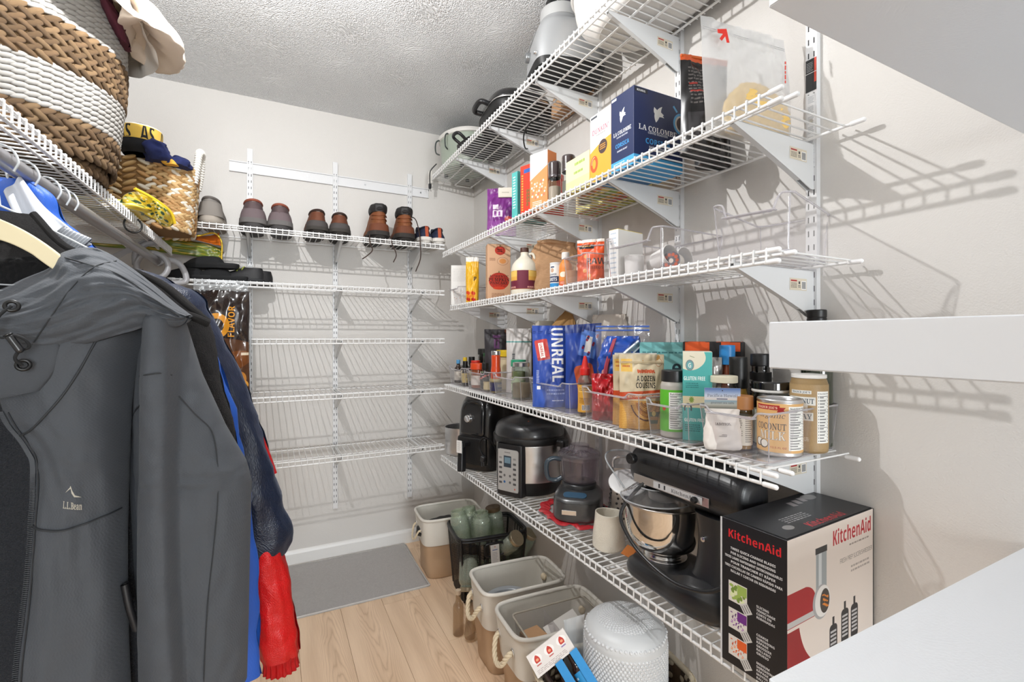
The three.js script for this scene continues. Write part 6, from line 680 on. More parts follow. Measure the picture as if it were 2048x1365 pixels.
  part('header_card', box(0.074, 0.046, 0.0014, 0, 0.112, 0, 0.0004), [P0('#d9d6d2'), P0('#d9d6d2'), P0('#d9d6d2'), P0('#d9d6d2'), face(384, 256, (x, w, h) => { const g = x.createLinearGradient(0, 0, 0, h); g.addColorStop(0, '#46659f'); g.addColorStop(0.35, '#b7bfcf'); g.addColorStop(0.55, '#cfc4bc'); g.addColorStop(0.6, '#7f98a4'); g.addColorStop(0.8, '#a9a79c'); g.addColorStop(1, '#5a5a50'); x.fillStyle = g; x.fillRect(0, 0, w, h); write(x, [['Pacifica Hawaii', w * 0.5, h * 0.36, 46, '#2f3442', 'normal serif', 'center', w * 0.85], ['gourmet sea salts', w * 0.5, h * 0.7, 30, '#3a3c42', 'normal serif', 'center', w * 0.7]]); x.fillStyle = '#27325c'; x.fillRect(w * 0.34, h * 0.5, w * 0.3, 10); x.fillStyle = '#222'; x.beginPath(); x.arc(w * 0.5, h * 0.12, 7, 0, 7); x.fill(); }), P0('#cfccc8')], t, 'seaside header card');
  bottle('spice_bottle', 'clear bottle of golden powder with a tan lid left of the coconut can', 'bottle', [0.92, YD + 0.004, -0.69], { body: [[0.001, 0.001], [0.019, 0.001], [0.0205, 0.004], [0.0205, 0.085], [0.019, 0.092], [0.018, 0.095]], mat: glassM, fill: [[0.001, 0.003], [0.0195, 0.004], [0.0195, 0.06], [0.001, 0.063]], fillMat: mat('#a87a3c', 0.9), cap: [[0.02, 0.088], [0.0225, 0.09], [0.0225, 0.09], [0.0222, 0.116], [0.021, 0.118], [0.001, 0.118]], capMat: P0('#a57040'), band: [[0.0208, 0.012], [0.0208, 0.075]], turn: 0.3, tw: 256, th: 160, paint: (x, w, h) => { x.fillStyle = '#d9d2c4'; x.fillRect(0, 0, w, h); x.fillStyle = '#7d756a'; for (let i = 0; i < 6; i++) smallPrint(x, 8 + i * 42, 12, 32, h - 24, '#6c655c', 12, i + 2); } });
  t = thing('wide_jar', 'wide glass jar with a glossy black lid behind the coconut can', 'jar', [1.02, YD + 0.004, -0.692]); part('glass_body', lathe(prof([[0.001, 0.001], [0.036, 0.001], [0.039, 0.006], [0.039, 0.11], [0.035, 0.122], [0.034, 0.13]]), 44), glassM, t); part('contents', lathe(prof([[0.001, 0.004], [0.0365, 0.005], [0.037, 0.08], [0.001, 0.085]]), 36), mat('#c9c3b8', 0.8), t); part('lid', lathe(prof([[0.037, 0.126], [0.0395, 0.128], [0.0395, 0.128], [0.0395, 0.142], [0.037, 0.146], [0.001, 0.146]]), 44), mat('#0f0f10', 0.12, { clearcoat: 1 }), t); part('lid_rim', lathe([[0.0385, 0.121], [0.0402, 0.124], [0.0385, 0.127]], 44), mat('#d9d7d2', 0.3), t);
  t = thing('coconut_can', 'orange labelled coconut milk can with nutrition facts, in the near bin', 'can', [0.957, YD + 0.004, -0.629], deg(-54)); t.scale.set(1.14, 1.06, 1.14); part('can_body', lathe(prof([[0.001, 0.002], [0.034, 0.002], [0.0365, 0.001], [0.038, 0.004], [0.0372, 0.008], [0.0372, 0.104], [0.038, 0.108], [0.0365, 0.111], [0.035, 0.108], [0.035, 0.108], [0.03, 0.107], [0.001, 0.1065]]), 56), silverM, t);
  part('label', lathe([[0.0377, 0.009], [0.0377, 0.1035]], 64), face(1024, 448, (x, w, h) => { x.fillStyle = '#deaf70'; x.fillRect(0, 0, w, h); nutrition(x, w * 0.055, 24, 175, h - 48); for (const o of [w * 0.925, w * -0.075]) { x.fillStyle = '#a52222'; x.fillRect(o - 120, 16, 190, 44); x.beginPath(); x.moveTo(o + 70, 34); x.lineTo(o + 112, 34); x.lineTo(o + 96, 56); x.lineTo(o + 112, 78); x.lineTo(o + 50, 78); x.fill(); write(x, [["TRADER JOE'S", o - 30, 40, 30, '#f0dcc0', 'bold serif', 'center', 170], ['organic', o + 4, 112, 56, '#3a2a20', 'italic serif'], ['COCONUT', o, 214, 82, '#33261f', 'bold serif', 'center', 230], ['MILK', o + 10, 296, 110, '#efe6d6', 'bold serif', 'center', 200], ['13.5 FL OZ', o + 60, 404, 24, '#b0502c', 'bold sans-serif']]); x.strokeStyle = '#33261f'; x.lineWidth = 2; x.font = 'bold 110px serif'; x.textAlign = 'center'; x.textBaseline = 'middle'; x.strokeText('MILK', o + 10, 296, 200); x.fillStyle = '#ece7dc'; for (const [a, c] of [[-100, 370], [-50, 380]]) { x.fillStyle = '#4a3a2e'; x.beginPath(); x.ellipse(o + a, c, 38, 40, 0, 0, 7); x.fill(); x.fillStyle = '#efeae0'; x.beginPath(); x.ellipse(o + a + 4, c - 3, 30, 33, 0, 0, 7); x.fill(); } }  }, 0.42), t);
  bottle('spray_can', 'tall beige coconut oil spray can with black on white words beside the coconut milk', 'can', [1.036, YD + 0.004, -0.615], { body: [[0.001, 0.001], [0.033, 0.001], [0.036, 0.006], [0.036, 0.142], [0.033, 0.155], [0.03, 0.16]], mat: mat('#a3875c', 0.3, { bumpMap: rep(plushTex, 3), bumpScale: 0.0006 }), cap: [[0.031, 0.158], [0.033, 0.159], [0.033, 0.159], [0.033, 0.166], [0.001, 0.167]], capMat: whiteM, band: [[0.0363, 0.012], [0.0363, 0.146]], turn: deg(-60), tw: 1024, th: 576, paint: (x, w, h) => { x.fillStyle = '#a88c62'; x.fillRect(0, 0, w, h); for (let i = 0; i < 1500; i++) { x.fillStyle = i % 2 ? '#b89c72' : '#967a50'; x.fillRect((i * 7919) % w, (i * 104729) % h, 4, 4); } nutrition(x, w * 0.07, 60, 120, h - 110); nutrition(x, w * 0.085, 60, 120, h - 110); for (const o of [w * 0.93, w * -0.07]) { const tag = (s, y, z, ww) => { x.fillStyle = '#dcdcd8'; x.fillRect(o - ww / 2, y - z * 0.6, ww, z * 1.2); write(x, [[s, o, y, z, '#2c3e4c', 'bold serif', 'center', ww * 0.9]]); }; tag("TRADER JOE'S", 70, 26, 190); tag('COCONUT', 150, 62, 260); tag('OIL', 215, 50, 130); tag('SPRAY', 290, 62, 220); x.fillStyle = '#dcd8d0'; x.beginPath(); x.ellipse(o - 40, 400, 44, 50, 0, 0, 7); x.fill(); smallPrint(x, o - 100, 480, 200, 40, '#ded8c8', 3); } } });
  t = bottle('oil_bottle', 'tall dark green oil bottle with a black ribbed cap, rising above the eye level board', 'bottle', [1.096, YD + 0.004, -0.633], { body: [[0.001, 0.001], [0.028, 0.001], [0.031, 0.006], [0.031, 0.19], [0.027, 0.215], [0.0165, 0.24], [0.0155, 0.28]], mat: mat('#26301f', 0.12, { clearcoat: 0.9 }), cap: [[0.0165, 0.278], [0.0195, 0.28], [0.0195, 0.28], [0.0195, 0.288], [0.0185, 0.29], [0.0195, 0.292], [0.0195, 0.306], [0.0195, 0.306], [0.018, 0.308], [0.001, 0.308]], capMat: mat('#121213', 0.4) });
}
// ---------- lowest right shelf: kitchen machines ----------
const YE = RY.E;
{
  // sauce pan
  let t = thing('sauce_pan', 'small stainless steel sauce pan behind the black air fryer', 'pan', [0.925, YE, -2.44]);
  part('pan_wall', lathe(prof([[0.001, 0.003], [0.07, 0.003], [0.082, 0.012], [0.085, 0.05], [0.086, 0.15], [0.09, 0.154], [0.09, 0.154], [0.084, 0.152], [0.083, 0.05], [0.078, 0.012], [0.001, 0.007]]), 56), silverM, t);
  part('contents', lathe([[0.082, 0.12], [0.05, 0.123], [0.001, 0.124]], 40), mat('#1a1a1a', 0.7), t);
  part('handle', xf(box(0.022, 0.012, 0.15, 0, 0, 0, 0.005), [0.05, 0.13, 0.13], [0.2, 0.35, 0]), satinM, t);
  // air fryer
  t = thing('air_fryer', 'tall black air fryer with a silver dial and a tagged handle', 'air fryer', [0.965, YE, -2.16], deg(-58));
  part('body', loft([[0, 0.006, 0, 0.10, 0.125, 3.4], [0, 0.02, 0, 0.112, 0.135, 3.2], [0, 0.15, 0, 0.117, 0.14, 3.2], [0, 0.28, -0.005, 0.115, 0.135, 3.2], [0, 0.335, -0.012, 0.105, 0.12, 3], [0, 0.358, -0.02, 0.085, 0.1, 3], [0, 0.366, -0.02, 0.05, 0.06, 2.6]], 72, 50), mat('#131315', 0.28, { clearcoat: 0.5 }), t);
  part('control_panel', loft([[0, 0.175, 0.125, 0.062, 0.014, 4], [0, 0.19, 0.129, 0.07, 0.018, 4], [0, 0.29, 0.124, 0.068, 0.018, 4], [0, 0.335, 0.108, 0.058, 0.02, 3.4], [0, 0.345, 0.1, 0.04, 0.012, 3]], 56, 30), mat('#202123', 0.18, { clearcoat: 0.9 }), t);
  part('dial', xf(lathe(prof([[0.001, 0.02], [0.015, 0.02], [0.018, 0.016], [0.019, 0.004], [0.021, 0]]), 36), [-0.01, 0.255, 0.145], [PI / 2 - 0.05, 0, 0]), chromeM, t);
  part('dial_grip', xf(box(0.005, 0.03, 0.01, 0, 0, 0, 0.002), [-0.01, 0.255, 0.168], [0, 0, 0.5]), chromeM, t);
  part('basket_front', loft([[0, 0.035, 0.128, 0.075, 0.012, 4], [0, 0.05, 0.133, 0.082, 0.014, 4], [0, 0.15, 0.135, 0.083, 0.014, 4], [0, 0.165, 0.132, 0.078, 0.01, 4]], 48, 16), matteBlackM, t);
  part('handle', xf(loft([[0, 0, 0, 0.014, 0.016, 3], [0, 0.01, 0, 0.017, 0.019, 3], [0, 0.10, 0, 0.016, 0.018, 3], [0, 0.13, 0, 0.014, 0.016, 3]], 28, 16), [-0.015, 0.015, 0.20], [-0.12, 0, 0.06]), satinM, t); part('handle_neck', rod([-0.015, 0.135, 0.13], [-0.012, 0.14, 0.195], 0.014, 14), satinM, t);
  part('hang_tag', box(0.03, 0.058, 0.0012, -0.01, 0.135, 0.224, 0.0004), face(96, 192, (x, w, h) => { x.fillStyle = '#e4e2df'; x.fillRect(0, 0, w, h); smallPrint(x, 14, 20, 66, 140, '#a9a6a2', 9); }), t, 'white paper tag');
  part('maker_plate', mv(box(0.03, 0.007, 0.001, -0.02, 0.32, 0.131), 0, 0, 0), mat('#a9abad', 0.4), t);
  part('plug', [xf(box(0.022, 0.03, 0.018, 0, 0, 0, 0.005), [0.075, 0.075, 0.155], [0.3, 0, -0.4]), rod([0.072, 0.06, 0.16], [0.078, 0.042, 0.166], 0.0022), rod([0.082, 0.063, 0.16], [0.088, 0.046, 0.166], 0.0022)], mat('#34363a', 0.4), t); part('power_cord', tube([[0.07, 0.09, 0.15], [0.05, 0.13, 0.15], [0.07, 0.17, 0.145], [0.1, 0.15, 0.12], [0.115, 0.03, 0.06]], 0.0036, 8), satinM, t);
  // pressure cooker
  t = thing('pressure_cooker', 'stainless steel electric pressure cooker with a black lid and grey control panel', 'pressure cooker', [0.972, YE, -1.745], deg(-62));
  part('base', lathe(prof([[0.001, 0.006], [0.12, 0.006], [0.128, 0.01], [0.137, 0.05], [0.139, 0.062]]), 64), matteBlackM, t);
  part('steel_wall', lathe(prof([[0.139, 0.062], [0.1395, 0.064], [0.1395, 0.205], [0.139, 0.208]]), 72), brushM, t);
  part('rim', lathe(prof([[0.139, 0.208], [0.146, 0.211], [0.148, 0.225], [0.146, 0.236], [0.143, 0.238]]), 64), matteBlackM, t);
  part('lid', lathe(prof([[0.146, 0.238], [0.147, 0.244], [0.144, 0.262], [0.135, 0.282], [0.11, 0.298], [0.06, 0.31], [0.001, 0.313]]), 64), mat('#222326', 0.32, { clearcoat: 0.4 }), t);
  part('lid_handle', mv(loft([[0, 0, 0, 0.045, 0.024, 3], [0, 0.012, 0, 0.05, 0.026, 3], [0, 0.024, 0, 0.042, 0.02, 3]], 36, 10), 0.02, 0.305, 0), matteBlackM, t); part('steam_valve', mv(lathe(prof([[0.001, 0.02], [0.012, 0.02], [0.016, 0.014], [0.016, 0]]), 28), -0.05, 0.303, -0.06), matteBlackM, t);
  part('lid_mark', [[-0.085, 0.3, 0.03, 0.5], [0.04, 0.303, 0.078, -0.6]].map(([x, y, z, r]) => xf(new THREE.CylinderGeometry(0.013, 0.013, 0.0012, 24).scale(1, 1, 0.5), [x, y, z], [0.25, r, 0])), mat('#d95a22', 0.5), t, 'orange lid marks');
  for (const s of [-1, 1]) part('side_handle', [box(0.05, 0.03, 0.05, s * 0.155, 0.215, 0, 0.012), box(0.022, 0.05, 0.045, s * 0.168, 0.19, 0, 0.01)], satinM, t);
  const curve = (w, y0, y1, r, nx = 20) => sheet(nx, 8, (u, v) => { const a = (u - 0.5) * w / r; return [Math.sin(a) * r, lerp(y0, y1, v), Math.cos(a) * r]; });
  part('panel_frame', loft([[0, 0.018, 0.128, 0.055, 0.02, 5], [0, 0.024, 0.131, 0.062, 0.024, 5], [0, 0.2, 0.131, 0.062, 0.024, 5], [0, 0.207, 0.129, 0.054, 0.02, 5]], 56, 20), satinM, t);
  part('control_panel', mv(extrude(rrect(0.1, 0.168, 0.012), 0.003, 0.001), 0, 0.112, 0.153), [face(512, 832, (x, w, h) => { x.fillStyle = '#a3a19e'; x.fillRect(0, 0, w, h); }), P0('#8f8d8a')], t);
  part('panel_print', sheet(1, 1, (u, v) => [(u - 0.5) * 0.098, 0.112 + (v - 0.5) * 0.164, 0.1575]), face(512, 832, (x, w, h) => { x.fillStyle = '#a6a4a1'; x.fillRect(0, 0, w, h); x.fillStyle = '#2e3a44'; x.fillRect(150, 120, 190, 230); x.fillStyle = '#6a8492'; x.fillRect(170, 150, 150, 120); x.fillStyle = '#8f8d8a'; for (let i = 0; i < 6; i++) { x.beginPath(); x.roundRect(386, 150 + i * 100, 76, 44, 10); x.fill(); x.beginPath(); x.roundRect(30, 150 + i * 100, 76, 44, 10); x.fill(); smallPrint(x, 392, 162 + i * 100, 60, 16, '#4a4a4a', 1); smallPrint(x, 36, 162 + i * 100, 60, 16, '#4a4a4a', 1); } for (let i = 0; i < 4; i++) { x.fillStyle = i === 2 ? '#2d5f93' : '#59595a'; x.beginPath(); x.arc(170 + (i % 2) * 140, 520 + Math.floor(i / 2) * 130, 26, 0, 7); x.fill(); } x.fillStyle = '#b35a4a'; x.beginPath(); x.arc(430, 770, 18, 0, 7); x.fill(); smallPrint(x, 170, 44, 170, 34, '#55534f', 1); }, 0.4), t);
  // red plastic bag and food processor
  t = thing('plastic_bag', 'flattened red and clear plastic bag under the small food processor', 'bag', [0.99, YE + 0.003, -1.40]);
  const rag = (a, s) => 1 + 0.14 * noise2(Math.cos(a) * 2 + s, Math.sin(a) * 2);
  part('bag_film', sheet(72, 6, (u, v) => { const a = u * PI * 2, k = rag(a, 3); return [Math.cos(a) * 0.135 * k * v, 0.004 + 0.004 * noise2(u * 18, v * 5) * v, Math.sin(a) * 0.165 * k * v]; }, true), mat('#dcdcde', 0.15, { transmission: 0.6, thickness: 0, side: THREE.DoubleSide }), t);
  part('red_print', sheet(96, 5, (u, v) => { const a = u * PI * 2, k = rag(a, 3), r = lerp(0.72, 0.97, v); return [Math.cos(a) * 0.135 * k * r, 0.007 + 0.006 * noise2(u * 26, v * 4) ** 2 + 0.003 * Math.sin(v * PI), Math.sin(a) * 0.165 * k * r]; }, true), mat('#c63038', 0.25, { clearcoat: 0.5, side: THREE.DoubleSide }), t, 'crumpled red border');
  t = thing('food_processor', 'small grey food processor with a clear smoky bowl and handle', 'food processor', [0.972, YE + 0.013, -1.385], deg(-42));
  const gun = mat('#5a5b5c', 0.28, { metalness: 0.6, clearcoat: 0.3 }), smoke = mat('#e4e0e5', 0.06, { transmission: 0.95, thickness: 0, side: THREE.DoubleSide });
  part('base', loft([[0, 0.003, 0, 0.08, 0.095, 3], [0, 0.01, 0, 0.086, 0.1, 3], [0, 0.05, 0, 0.085, 0.098, 3], [0, 0.066, 0, 0.083, 0.096, 3]], 64, 18), gun, t);
  part('base_top', loft([[0, 0.067, 0, 0.084, 0.097, 3], [0, 0.078, -0.003, 0.081, 0.092, 3], [0, 0.088, -0.012, 0.072, 0.078, 2.6], [0, 0.094, -0.022, 0.062, 0.062, 2.2]], 64, 16), gun, t);
  part('neck', mv(lathe(prof([[0.062, 0.08], [0.062, 0.105], [0.056, 0.112], [0.001, 0.113]]), 48), 0, 0, -0.022), mat('#47494b', 0.3, { metalness: 0.5 }), t);
  part('button_panel', mv(extrude(rrect(0.08, 0.032, 0.014), 0.002, 0.001), 0, 0, 0).rotateX(-PI / 2 + 0.22).translate(-0.004, 0.086, 0.066), mat('#3b5d78', 0.4), t, 'blue button panel');
  part('name_plate', [box(0.05, 0.016, 0.003, -0.02, 0.036, 0.098, 0.001)], chromeM, t);
  part('bowl', mv(lathe(prof([[0.03, 0.114], [0.06, 0.116], [0.066, 0.122], [0.072, 0.2], [0.074, 0.205]]), 56), 0, 0, -0.022), smoke, t); part('inner_bowl', mv(lathe(prof([[0.018, 0.116], [0.056, 0.12], [0.066, 0.2], [0.07, 0.205]]), 48), 0, 0, -0.022), smoke, t); part('blade_hub', mv(lathe([[0.014, 0.114], [0.012, 0.17], [0.001, 0.172]], 20), 0, 0, -0.022), smoke, t);
  part('bowl_lid', mv(lathe(prof([[0.076, 0.196], [0.077, 0.21], [0.074, 0.216], [0.06, 0.224], [0.04, 0.228], [0.036, 0.238], [0.034, 0.244], [0.001, 0.245]]), 56), 0, 0, -0.022), mat('#dcd8de', 0.07, { transmission: 0.9, thickness: 0, side: THREE.DoubleSide }), t); part('lid_ribs', Array.from({ length: 30 }, (_, i) => { const a = i / 30 * PI * 2; return rod([0.04 * Math.cos(a), 0.229, 0.04 * Math.sin(a) - 0.022], [0.072 * Math.cos(a), 0.2175, 0.072 * Math.sin(a) - 0.022], 0.0009, 5); }), mat('#8b818e', 0.15), t).userData.kind = 'stuff';
  part('handle', tube([[-0.062, 0.19, 0.0], [-0.09, 0.195, 0.012], [-0.108, 0.185, 0.02], [-0.112, 0.15, 0.02], [-0.104, 0.122, 0.016], [-0.08, 0.116, 0.006], [-0.06, 0.125, 0]], 0.0085, 12, 60), mat('#4c5a66', 0.12, { transmission: 0.35, thickness: 0 }), t);
  part('power_cord', tube([[0.08, 0.03, -0.02], [0.11, 0.02, 0.01], [0.1, 0.005, 0.05], [0.12, 0.008, 0.09], [0.135, 0.02, 0.05], [0.12, 0.03, 0.0]], 0.0036, 8, 60), satinM, t);
  // box grater
  t = thing('box_grater', 'steel box grater with rows of raised holes behind the white pot', 'grater', [1.055, YE, -1.24], deg(-35));
  { const b = [[0.052, 0.04, 0], [0.034, 0.026, 0.2]], g = []; const P = (sx, sz, k) => [sx * b[k][0], b[k][2] + 0.004, sz * b[k][1]]; const quad = (a, c, d, e) => sheet(1, 1, (u, v) => { const l = a.map((q, i) => lerp(q, d[i], v)), r = c.map((q, i) => lerp(q, e[i], v)); return l.map((q, i) => lerp(q, r[i], u)); });
    const S4 = [[-1, 1], [1, 1], [1, -1], [-1, -1]]; S4.forEach((s, i) => { const n = S4[(i + 1) % 4]; part('grating_side', quad(P(...s, 0), P(...n, 0), P(...s, 1), P(...n, 1)), mat([0.6, 0.58, 0.56], 0.3, { metalness: 1, side: THREE.DoubleSide }), t);
      const hs = []; for (let r = 0; r < 10; r++) for (let c = 0; c < 4; c++) { const v = 0.12 + r * 0.08, u = 0.2 + c * 0.2 + (r % 2) * 0.05; const l = P(...s, 0).map((q, k) => lerp(q, P(...s, 1)[k], v)), rr0 = P(...n, 0).map((q, k) => lerp(q, P(...n, 1)[k], v)), p = l.map((q, k) => lerp(q, rr0[k], u)); const d = new THREE.SphereGeometry(0.0042, 8, 6); hs.push(mv(d, ...p)); } part('grating_teeth', hs, mat('#2a2725', 0.5), t).userData.kind = 'stuff'; });
    part('handle', tube([[-0.034, 0.205, 0], [-0.034, 0.228, 0], [-0.02, 0.238, 0], [0.02, 0.238, 0], [0.034, 0.228, 0], [0.034, 0.205, 0]], 0.006, 10, 50), chromeM, t); part('top_plate', box(0.07, 0.004, 0.054, 0, 0.206, 0, 0.001), chromeM, t); }
  // white pot
  t = thing('ceramic_pot', 'hand made white ceramic pot with uneven sides near the shelf edge', 'pot', [0.918, YE, -1.148]);
  part('pot_wall', [lathe(prof([[0.001, 0.002], [0.046, 0.002], [0.0495, 0.006], [0.0485, 0.03], [0.044, 0.075], [0.041, 0.1], [0.0405, 0.106], [0.0385, 0.108], [0.0365, 0.105], [0.037, 0.09], [0.042, 0.03], [0.04, 0.01], [0.001, 0.008]], 6), 60)].map((g) => { const p = g.attributes.position; for (let i = 0; i < p.count; i++) { const a = Math.atan2(p.getZ(i), p.getX(i)), k = 1 + 0.02 * noise3(Math.cos(a) * 1.4, Math.sin(a) * 1.4, p.getY(i) * 22); p.setXYZ(i, p.getX(i) * k, p.getY(i) + 0.002 * Math.sin(a * 2), p.getZ(i) * k); } g.computeVertexNormals(); return g; }), mat('#e6dfd0', 0.35, { clearcoat: 0.5, bumpMap: rep(grainBump, 2), bumpScale: 0.001 }), t);
  t = thing('paper_scrap', 'small folded orange card lying beside the foot of the stand mixer', 'card', [0.93, YE + 0.003, -1.07], 0.5); part('card_fold', [xf(box(0.05, 0.0015, 0.03, 0, 0, 0), [0, 0.012, 0], [0.25, 0, 0.15]), xf(box(0.05, 0.0015, 0.02, 0, 0, 0), [-0.002, 0.006, 0.02], [-0.4, 0, 0.1])], mat('#c9793c', 0.6), t);
  // stand mixer, head towards the far wall (-z)
  t = thing('stand_mixer', 'black stand mixer with a polished steel bowl and a looping cord', 'stand mixer', [0.948, YE, -0.862], 0.04);
  const ink = mat('#222326', 0.36, { clearcoat: 0.25, clearcoatRoughness: 0.3 });
  const foot = new THREE.Shape(); foot.moveTo(-0.055, -0.165); foot.bezierCurveTo(-0.115, -0.155, -0.112, -0.06, -0.098, 0); foot.bezierCurveTo(-0.09, 0.08, -0.1, 0.155, -0.05, 0.162); foot.lineTo(0.05, 0.162); foot.bezierCurveTo(0.1, 0.155, 0.09, 0.08, 0.098, 0); foot.bezierCurveTo(0.112, -0.06, 0.115, -0.155, 0.055, -0.165); foot.lineTo(-0.055, -0.165);
  const fp = foot.getSpacedPoints(96);
  part('foot', (() => { const rows = [[0.002, 0.95], [0.008, 0.99], [0.02, 1], [0.034, 0.97], [0.046, 0.88], [0.052, 0.7]]; const f = (u, v) => { const s = v * (rows.length - 1), i = Math.min(rows.length - 2, Math.floor(s)), q = s - i, y = lerp(rows[i][0], rows[i + 1][0], q), k = lerp(rows[i][1], rows[i + 1][1], q), p = fp[Math.round(u * 96) % 96], z = -p.y, hump = v * 0.028 * sm((0.02 + z) / 0.12); return [p.x * k, y + hump, z * -1 * k * -1]; }; const g = sheet(96, 20, f, true); const c = f(0, 1); const cap = sheet(96, 8, (u, w) => { const p = f(u, 1); return [p[0] * (1 - w), lerp(p[1], 0.054, w * 0.4) , lerp(p[2], 0.0, w)]; }); return [g, cap]; })(), ink, t);
  part('column', loft([[0, 0.03, 0.085, 0.082, 0.075, 2.6], [0, 0.06, 0.09, 0.07, 0.064, 2.6], [0, 0.10, 0.096, 0.058, 0.054, 2.6], [0, 0.17, 0.098, 0.052, 0.05, 2.6], [0, 0.225, 0.094, 0.054, 0.056, 2.6]], 64, 40), ink, t);
  part('head', (() => { const rows = [[-0.178, 0.018, 0.285, 0.02], [-0.17, 0.04, 0.285, 0.042], [-0.15, 0.052, 0.285, 0.054], [-0.08, 0.06, 0.286, 0.062], [0.02, 0.064, 0.286, 0.064], [0.1, 0.062, 0.284, 0.062], [0.165, 0.055, 0.28, 0.056], [0.185, 0.036, 0.278, 0.038], [0.19, 0.01, 0.278, 0.01]]; const r = loft(rows.map(([z, hx, y, hy]) => [0, z, y, hx, hy, 2.5]), 64, 60); r.rotateX(-PI / 2); r.scale(1, -1, 1); const p = r.attributes.position; const q = []; for (let i = 0; i < p.count; i++) { const x = p.getX(i), y = p.getY(i), z = p.getZ(i); p.setXYZ(i, x, Math.abs(y), -z); } r.computeVertexNormals(); return r; })(), ink, t);
  part('trim_band', [-1, 1].map((s) => box(0.003, 0.022, 0.24, s * 0.0635, 0.262, -0.012, 0.001)), mat([0.7, 0.7, 0.71], 0.25, { metalness: 1 }), t);
  part('band_letters', (() => { const g = sheet(1, 1, (u, v) => [-0.0654, 0.2535 + v * 0.017, -0.06 + u * 0.15]); return g; })(), face(512, 64, (x, w, h) => { x.fillStyle = '#c4c4c6'; x.fillRect(0, 0, w, h); write(x, [['KitchenAid', 330, 34, 46, '#5a5a5e', 'bold serif']]); x.fillStyle = '#26262a'; x.fillRect(60, 12, 16, 40); x.fillRect(120, 12, 16, 40); }, 0.3), t);
  part('attachment_knob', [xf(lathe(prof([[0.001, 0.024], [0.012, 0.024], [0.015, 0.018], [0.013, 0.008], [0.008, 0]]), 24), [-0.064, 0.315, -0.125], [0, 0, PI / 2])], satinM, t); part('hub', xf(new THREE.CylinderGeometry(0.027, 0.03, 0.012, 36), [0, 0.288, -0.178], [PI / 2, 0, 0]), chromeM, t);
  part('planetary', mv(lathe(prof([[0.001, 0], [0.034, 0], [0.04, 0.004], [0.042, 0.022], [0.048, 0.028]]), 40), 0, 0.205, -0.085), brushM, t); part('shaft', cyl(0.007, 0.03, 0.012, 0.195, -0.085), chromeM, t);
  part('speed_lever', xf(lathe(prof([[0.001, 0.016], [0.007, 0.014], [0.008, 0.006], [0.004, 0]]), 18), [-0.066, 0.262, 0.075], [0, 0, PI / 2]), satinM, t); part('lock_pin', xf(lathe(prof([[0.001, 0.008], [0.006, 0.007], [0.006, 0]]), 18), [-0.05, 0.17, 0.085], [0, 0, PI / 2]), chromeM, t);
  const bowl = part('bowl', lathe(prof([[0.04, 0.052], [0.045, 0.052], [0.043, 0.06], [0.046, 0.068], [0.06, 0.075], [0.086, 0.095], [0.101, 0.13], [0.106, 0.17], [0.108, 0.202], [0.111, 0.205], [0.108, 0.207], [0.105, 0.2], [0.103, 0.17], [0.098, 0.13], [0.083, 0.098], [0.055, 0.08], [0.001, 0.078]]), 72), mat([0.78, 0.76, 0.73], 0.09, { metalness: 1 }), t); bowl.position.set(0, 0, -0.085);
  part('bowl_ring', mv(lathe(prof([[0.036, 0.05], [0.06, 0.05], [0.06, 0.056], [0.052, 0.06], [0.05, 0.066], [0.047, 0.067]]), 56), 0, 0, -0.085), chromeM, t);
  part('bowl_handle', tube([[0.1, 0.185, -0.085], [0.135, 0.18, -0.085], [0.142, 0.15, -0.085], [0.128, 0.115, -0.085], [0.09, 0.11, -0.085]], 0.008, 10), mat([0.74, 0.73, 0.71], 0.14, { metalness: 1 }), t);
  part('power_cord', tube([[-0.02, 0.3, -0.06], [-0.08, 0.23, -0.11], [-0.118, 0.17, -0.125], [-0.125, 0.12, -0.08], [-0.125, 0.085, 0.0], [-0.12, 0.075, 0.08], [-0.105, 0.1, 0.16], [-0.07, 0.16, 0.19], [-0.02, 0.22, 0.185]], 0.0048, 10, 120), mat('#232426', 0.3), t);
  part('warning_sticker', sheet(1, 1, (u, v) => [-0.036 + u * 0.001, 0.075 + v * 0.085, 0.155 - u * 0.018 - v * 0.001]), face(64, 320, (x, w, h) => { x.fillStyle = '#e1dfdb'; x.fillRect(0, 0, w, h); x.fillStyle = '#d8702c'; for (const q of [6, 130, 210]) x.fillRect(8, q, 48, 26); smallPrint(x, 8, 50, 48, 70, '#777', 6); smallPrint(x, 8, 245, 48, 60, '#777', 5); }), t);
  // splash guard and whisk on the bowl
  t = thing('pouring_shield', 'clear plastic pouring shield with a white round cap resting on the mixer bowl', 'pouring shield', [0.925, YE + 0.208, -0.985]);
  part('shield_ring', sheet(60, 8, (u, v) => { const a = lerp(0.1, 5.6, u), r = lerp(0.05, 0.094, v); return [Math.cos(a) * r, 0.004 + 0.03 * (1 - v), Math.sin(a) * r + 0.03]; }), clearM, t); part('shield_edge', [tube(Array.from({ length: 30 }, (_, i) => { const a = lerp(0.1, 5.6, i / 29); return [Math.cos(a) * 0.094, 0.004, Math.sin(a) * 0.094 + 0.03]; }), 0.0022, 6, 90), tube(Array.from({ length: 24 }, (_, i) => { const a = lerp(0.1, 5.6, i / 23); return [Math.cos(a) * 0.05, 0.034, Math.sin(a) * 0.05 + 0.03]; }), 0.0018, 6, 70)], mat('#d3d5d8', 0.08, { transmission: 0.5, thickness: 0 }), t);
